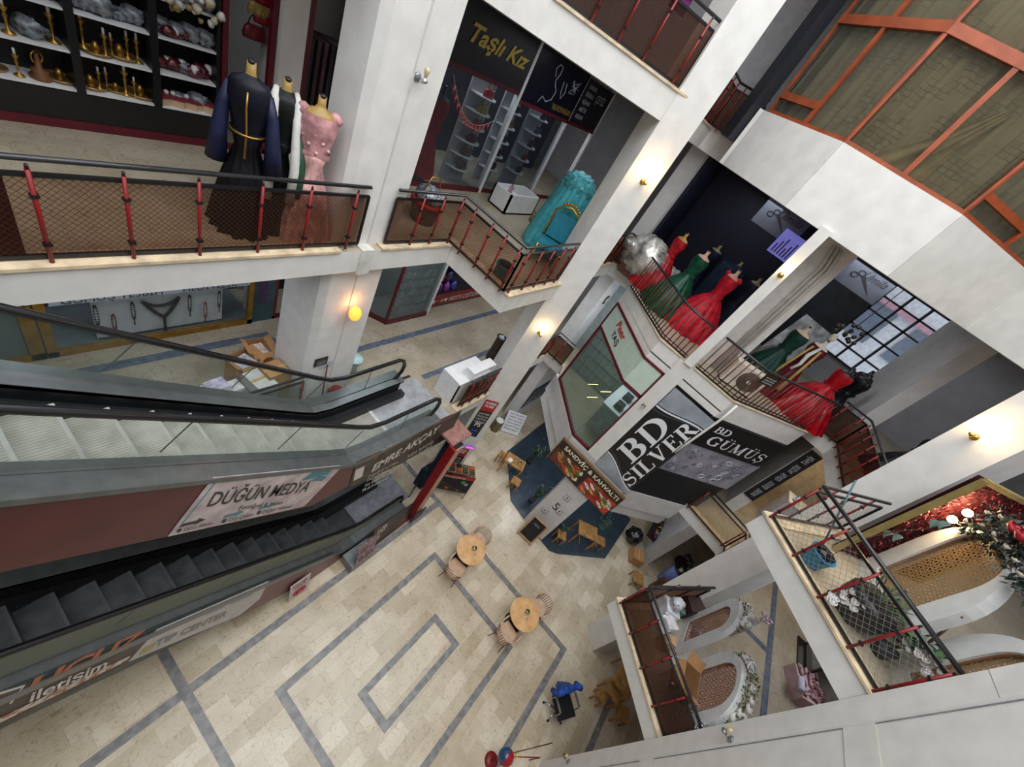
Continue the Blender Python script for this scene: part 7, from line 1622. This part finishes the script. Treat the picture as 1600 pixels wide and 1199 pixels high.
for k, (u, v) in enumerate(((1336, 845), (1386, 836), (1401, 842), (1460, 820), (1474, 822))):
    c = ay(u, v, -3.95); wbuild(MB().poly([c + Vector((.075 * math.cos(t) * (1 + .2 * math.cos(t)), .02 * math.cos(2 * t), .075 * math.sin(t))) for t in [i * .45 for i in range(14)]]), 'round_leaf', mat('6f8a7c', .5, var=.2), vn)
for k, (u, v) in enumerate(((1488, 812), (1512, 802))):
    p = ay(u, v, -4.25); l_ = empty('wall_spotlight', p, 0, ('warm glowing spotlight on the flower wall, lower of two', 'warm glowing spotlight on the flower wall, upper of two')[k], 'lamp', 'spotlights on the flower wall')
    MB().tube([(0, 0, 0), (.18, -.1, 0)], .02, 8).build('arm', M_gold, l_); MB().blob((0, 0, 0), .055, 12, 8).build('bulb', mat('ffdf9a', .3, emit=30), l_)
    point('flower_wall_glow', p + Vector((-.1, .1, .1)), 14, (1, .78, .45), .05)

# ================================================================ top storey: curtained windows
M_curt = mat('8a8272', .8, var=.15, scale=2)
def curtain_mat():
    m = bpy.data.materials.new('patterned_net_curtain'); m.use_nodes = True; nt = m.node_tree; b = nt.nodes['Principled BSDF']; N = nt.nodes.new; L = nt.links.new
    uv = N('ShaderNodeUVMap'); mp_ = N('ShaderNodeMapping'); L(uv.outputs[0], mp_.inputs[0]); mp_.inputs['Scale'].default_value = (1.6, 1.1, 1)
    ck_ = N('ShaderNodeTexBrick'); L(mp_.outputs[0], ck_.inputs['Vector']); ck_.inputs['Scale'].default_value = 3; ck_.inputs['Mortar Size'].default_value = .018; ck_.inputs['Color1'].default_value = lin('a39a88'); ck_.inputs['Color2'].default_value = lin('8f8675'); ck_.inputs['Mortar'].default_value = lin('7d7566')
    n = N('ShaderNodeTexNoise'); n.inputs['Scale'].default_value = 2.5; L(uv.outputs[0], n.inputs['Vector'])
    mx = N('ShaderNodeMixRGB'); mx.inputs[1].default_value = lin('a19782'); L(ck_.outputs['Color'], mx.inputs[2])
    r = N('ShaderNodeValToRGB'); r.color_ramp.elements[0].position = .42; r.color_ramp.elements[1].position = .58; L(n.outputs['Fac'], r.inputs['Fac']); L(r.outputs['Color'], mx.inputs[0]); L(mx.outputs[0], b.inputs['Base Color']); b.inputs['Roughness'].default_value = .9
    return m
M_cur = curtain_mat()
ZW, ZT, ZTop = 12.27, 13.88, 15.2
segs = [(FAC1, 0, 2.35), (F2, 0, 2.05), (FAC3, 0, 2.5)]
wn = 1
for si, (Fc, a, b) in enumerate(segs):
    fr = MB().m(M_orange); n = 2
    for k in range(n + 1):
        s = a + (b - a) * k / n; fquad(fr, Fc, max(a, s - .04), min(b, s + .04), ZW, ZTop, .08, .0)
    fquad(fr, Fc, a, b, ZW - .01, ZW + .06, .09, .01); fquad(fr, Fc, a, b, ZT - .07, ZT + .07, .09, .01); fquad(fr, Fc, a, b, ZTop - .08, ZTop, .09, .01)
    if si == 0: fquad(fr, Fc, (a + b) / 2, b, ZW + .28, ZW + .4, .09, .01)
    if si == 2: fquad(fr, Fc, .04, 1.2, ZW + .28, ZW + .38, .09, .01)
    struct(f'window_{10 + si}', fr, None)
    gm_ = MB(); fquad(gm_, Fc, a, b, ZW + .06, ZTop, .006, -.04); struct(f'window_{13 + si}', gm_, glass('e4e2da', .03, .05, '8f948e'))
    # folded curtain cloth hanging behind the panes
    N_ = 70; P0_ = []
    mb = MB()
    for i in range(N_ + 1):
        s = a + (b - a) * i / N_; o_ = -.16 + .03 * math.sin(i * .9) + .015 * math.sin(i * 2.3); p = fpt(Fc, s, o_); P0_.append(p)
    ids = []
    for zz in (ZW + .05, ZW + .7, ZT, ZTop): ids.append(mb.add([(p[0], p[1], zz) for p in P0_]))
    for r_ in range(3):
        for i in range(N_): mb.face((ids[r_] + i, ids[r_] + i + 1, ids[r_ + 1] + i + 1, ids[r_ + 1] + i), True)
    d_ = Vector(Fc[1]).normalized()
    mb.build('net_curtain', M_cur, label=('patterned brown net curtain in the left facet of the top windows', 'patterned brown net curtain in the middle facet of the top windows', 'patterned brown net curtain in the right facet of the top windows')[si], cat='curtain', group='net curtains of the top windows', uv=lambda v, d_=d_: (v[0] * d_.x + v[1] * d_.y, v[2]))
sf = MB()
sw_ = []
for j in range(7):
    t = j / 6; z = ZW + 1.15 - 1.05 * t; ww = .12 + .55 * t ** 1.6
    sw_.append(sf.add([(*fpt(F2, 1.05 + .35 - .5 * t + ww * (i / 16 - .5) * 1.2, -.085 - .02 * math.sin(i * 1.3)), z + .12 * t * math.sin(i / 16 * PI) * -1) for i in range(17)]))
for j in range(6):
    for i in range(16): sf.face((sw_[j] + i, sw_[j] + i + 1, sw_[j + 1] + i + 1, sw_[j + 1] + i), True)
sf.build('gathered_curtain', mat('a3947c', .8, var=.15, scale=4), label='plain beige curtain gathered and bunched at the middle window sill', cat='curtain')
struct('wall_top_room', MB().box((9.8, -2.9, Z3), (9.9, 2.0, 15.2), Matrix.Translation((1.2, 0, 0))), mat('5a554c', .8))
struct('wall_top_left', MB().box((6.0, 7.5, Z3), (16, 7.6, 15.2)).box((12.6, 2.4, Z3), (12.7, 7.5, 15.2)), mat('a3a1a2', .8, var=.05))
struct('column_top_dark', MB().prism([(11.25, 2.35), (11.05, 2.55), (11.3, 2.8), (11.5, 2.6)], Z3, 15.2), mat('22242a', .5))
o = MB().box((-.15, -.02, 0), (.15, .02, .3)).build('purple_box', mat('7a1f6a', .5), label='purple board hung on the top-storey railing above the dark shop sign', cat='board'); o.location = (7.5, 3.5, Z3 + .72); o.rotation_euler = (0, 0, -.68)

# ================================================================ wall lamps
def sconce(label, p, n, lit, up=1., drop=.03):
    """a rosette, a swan arm and an upright bulb"""
    n = Vector(n).normalized(); r = empty('wall_lamp', p, 0, label, 'lamp', None)
    M = n.to_track_quat('Z', 'Y').to_matrix().to_4x4()
    MB().lathe([(.055, 0), (.05, .015), (.02, .03)], n=18, M=M).build('rosette', M_gold if lit else M_steel, r)
    e = n * .13
    MB().tube([n * .02, n * .07 + Vector((0, 0, -drop)), e + Vector((0, 0, -.01))], .01, 8).build('arm', M_gold if lit else M_chrome, r)
    MB().lathe([(.03, -.01), (.045, .02), (.02, .03), (.018, .045)], c=e, n=16).build('bulb_holder', M_gold if lit else M_chrome, r)
    MB().lathe([(.014, .045), (.022, .07), (.034, .11), (.03, .14), (.008, .16)], c=e, n=18).build('bulb', mat('ffe2a0', .2, emit=25) if lit else mat('c9b58a', .1, spec=.8, var=.1), r)
    if lit: point('wall_lamp_glow', Vector(p) + n * .17 + Vector((0, 0, .17)), 9 * lit, (1, .66, .3), .03)
    return r
nB = BN
def on_b(u, v): return on_pl(u, v, (7.94, 2.94, 0), nB)
sconce('lit wall lamp high on the lamp-lit column above the turquoise gown', on_b(1004, 284), nB, 1)
sconce('lit wall lamp lower on the lamp-lit column above the game banner', on_b(843, 520), nB, .6)
sconce('unlit wall lamp with clear bulb high on the big left column', ay(652, 120, 4.55), (0, -1, 0), 0)
la = empty('disc_lamp', ay(548, 488, 4.5), 0, 'orange glowing disc wall lamp on the lower part of the big left column', 'lamp')
MB().lathe([(.0, .0), (.12, .01), (.13, .03), (.1, .05), (.0, .055)], M=Matrix.Rotation(PI / 2 - .5, 4, 'X') @ Matrix.Translation((0, 0, .1)), n=30).build('glowing_disc', mat('ff9a3a', .4, emit=1.6), la)
MB().tube([(0, 0, 0), (0, -.09, -.02)], .014, 8).build('arm', M_gold, la)
point('disc_lamp_glow', Vector(la.location) + Vector((0, -.1, .22)), 3, (1, .45, .15), .03)
sconce('lamp with a faintly lit bulb on the thin white divider', ax(1220, 430, 9.30), (-1, 0, 0), .15)
sconce('small unlit black lamp between the mint bay and the silver banner', ax(1006, 634, 9.36), (-1, 0, 0), 0)
nD = Vector((-.7, .7, 0)); sconce('lit wall lamp on the slanting column right of the barred bays', on_pl(1523, 683, (7.94, -4.14, 0), (-.714, .70, 0)), (-.714, .70, 0), 1)
sconce('unlit clear glass lamp on the near column, right one', ay(1142, 1156, -4.24), (0, 1, 0), 0)
sconce('unlit dark lamp on the near column at the bottom edge', ay(888, 1191, -4.24), (0, 1, 0), 0)
# unseen fill lights added under the wing ceilings to brighten the shops
def wing_fill_light(x, y, z, e, col=(.82, .88, 1.0), sx=1.6, sy=1.2):
    d = area('wing_fill', (x, y, z), (sx, sy), e, col)
for (x, y, z, e) in ((1.5, 6.0, Z2 - .45, 34), (6.5, 5.6, Z2 - .45, 45), (10.5, 4.8, Z2 - .45, 35), (2.0, 6.0, Z3 - .5, 16), (8.0, 7.4, Z3 - .5, 45), (11.5, 7.4, Z3 - .5, 30), (10.0, 5.0, Z3 - .5, 25),
        (12.8, -1.8, Z3 - .5, 24), (12.6, 1.3, Z3 - .5, 22), (8.5, -6.6, Z3 - .5, 60), (8.5, -6.3, Z2 - .45, 50), (12.2, 1.2, Z2 - .45, 30), (12.5, -3.9, Z1 - .45, 18), (11.5, 0, Z1 - .45, 45), (11.2, .9, Z2 - .5, 70), (10.2, 3.6, Z1 - .45, 20), (5.5, 6, Z1 - .45, 20), (13.0, 4.0, Z2 - .45, 20), (13.5, -6.0, Z3 - .5, 20), (9.0, 5.2, Z3 + 3.3, 60)):
    wing_fill_light(x, y, z, e)
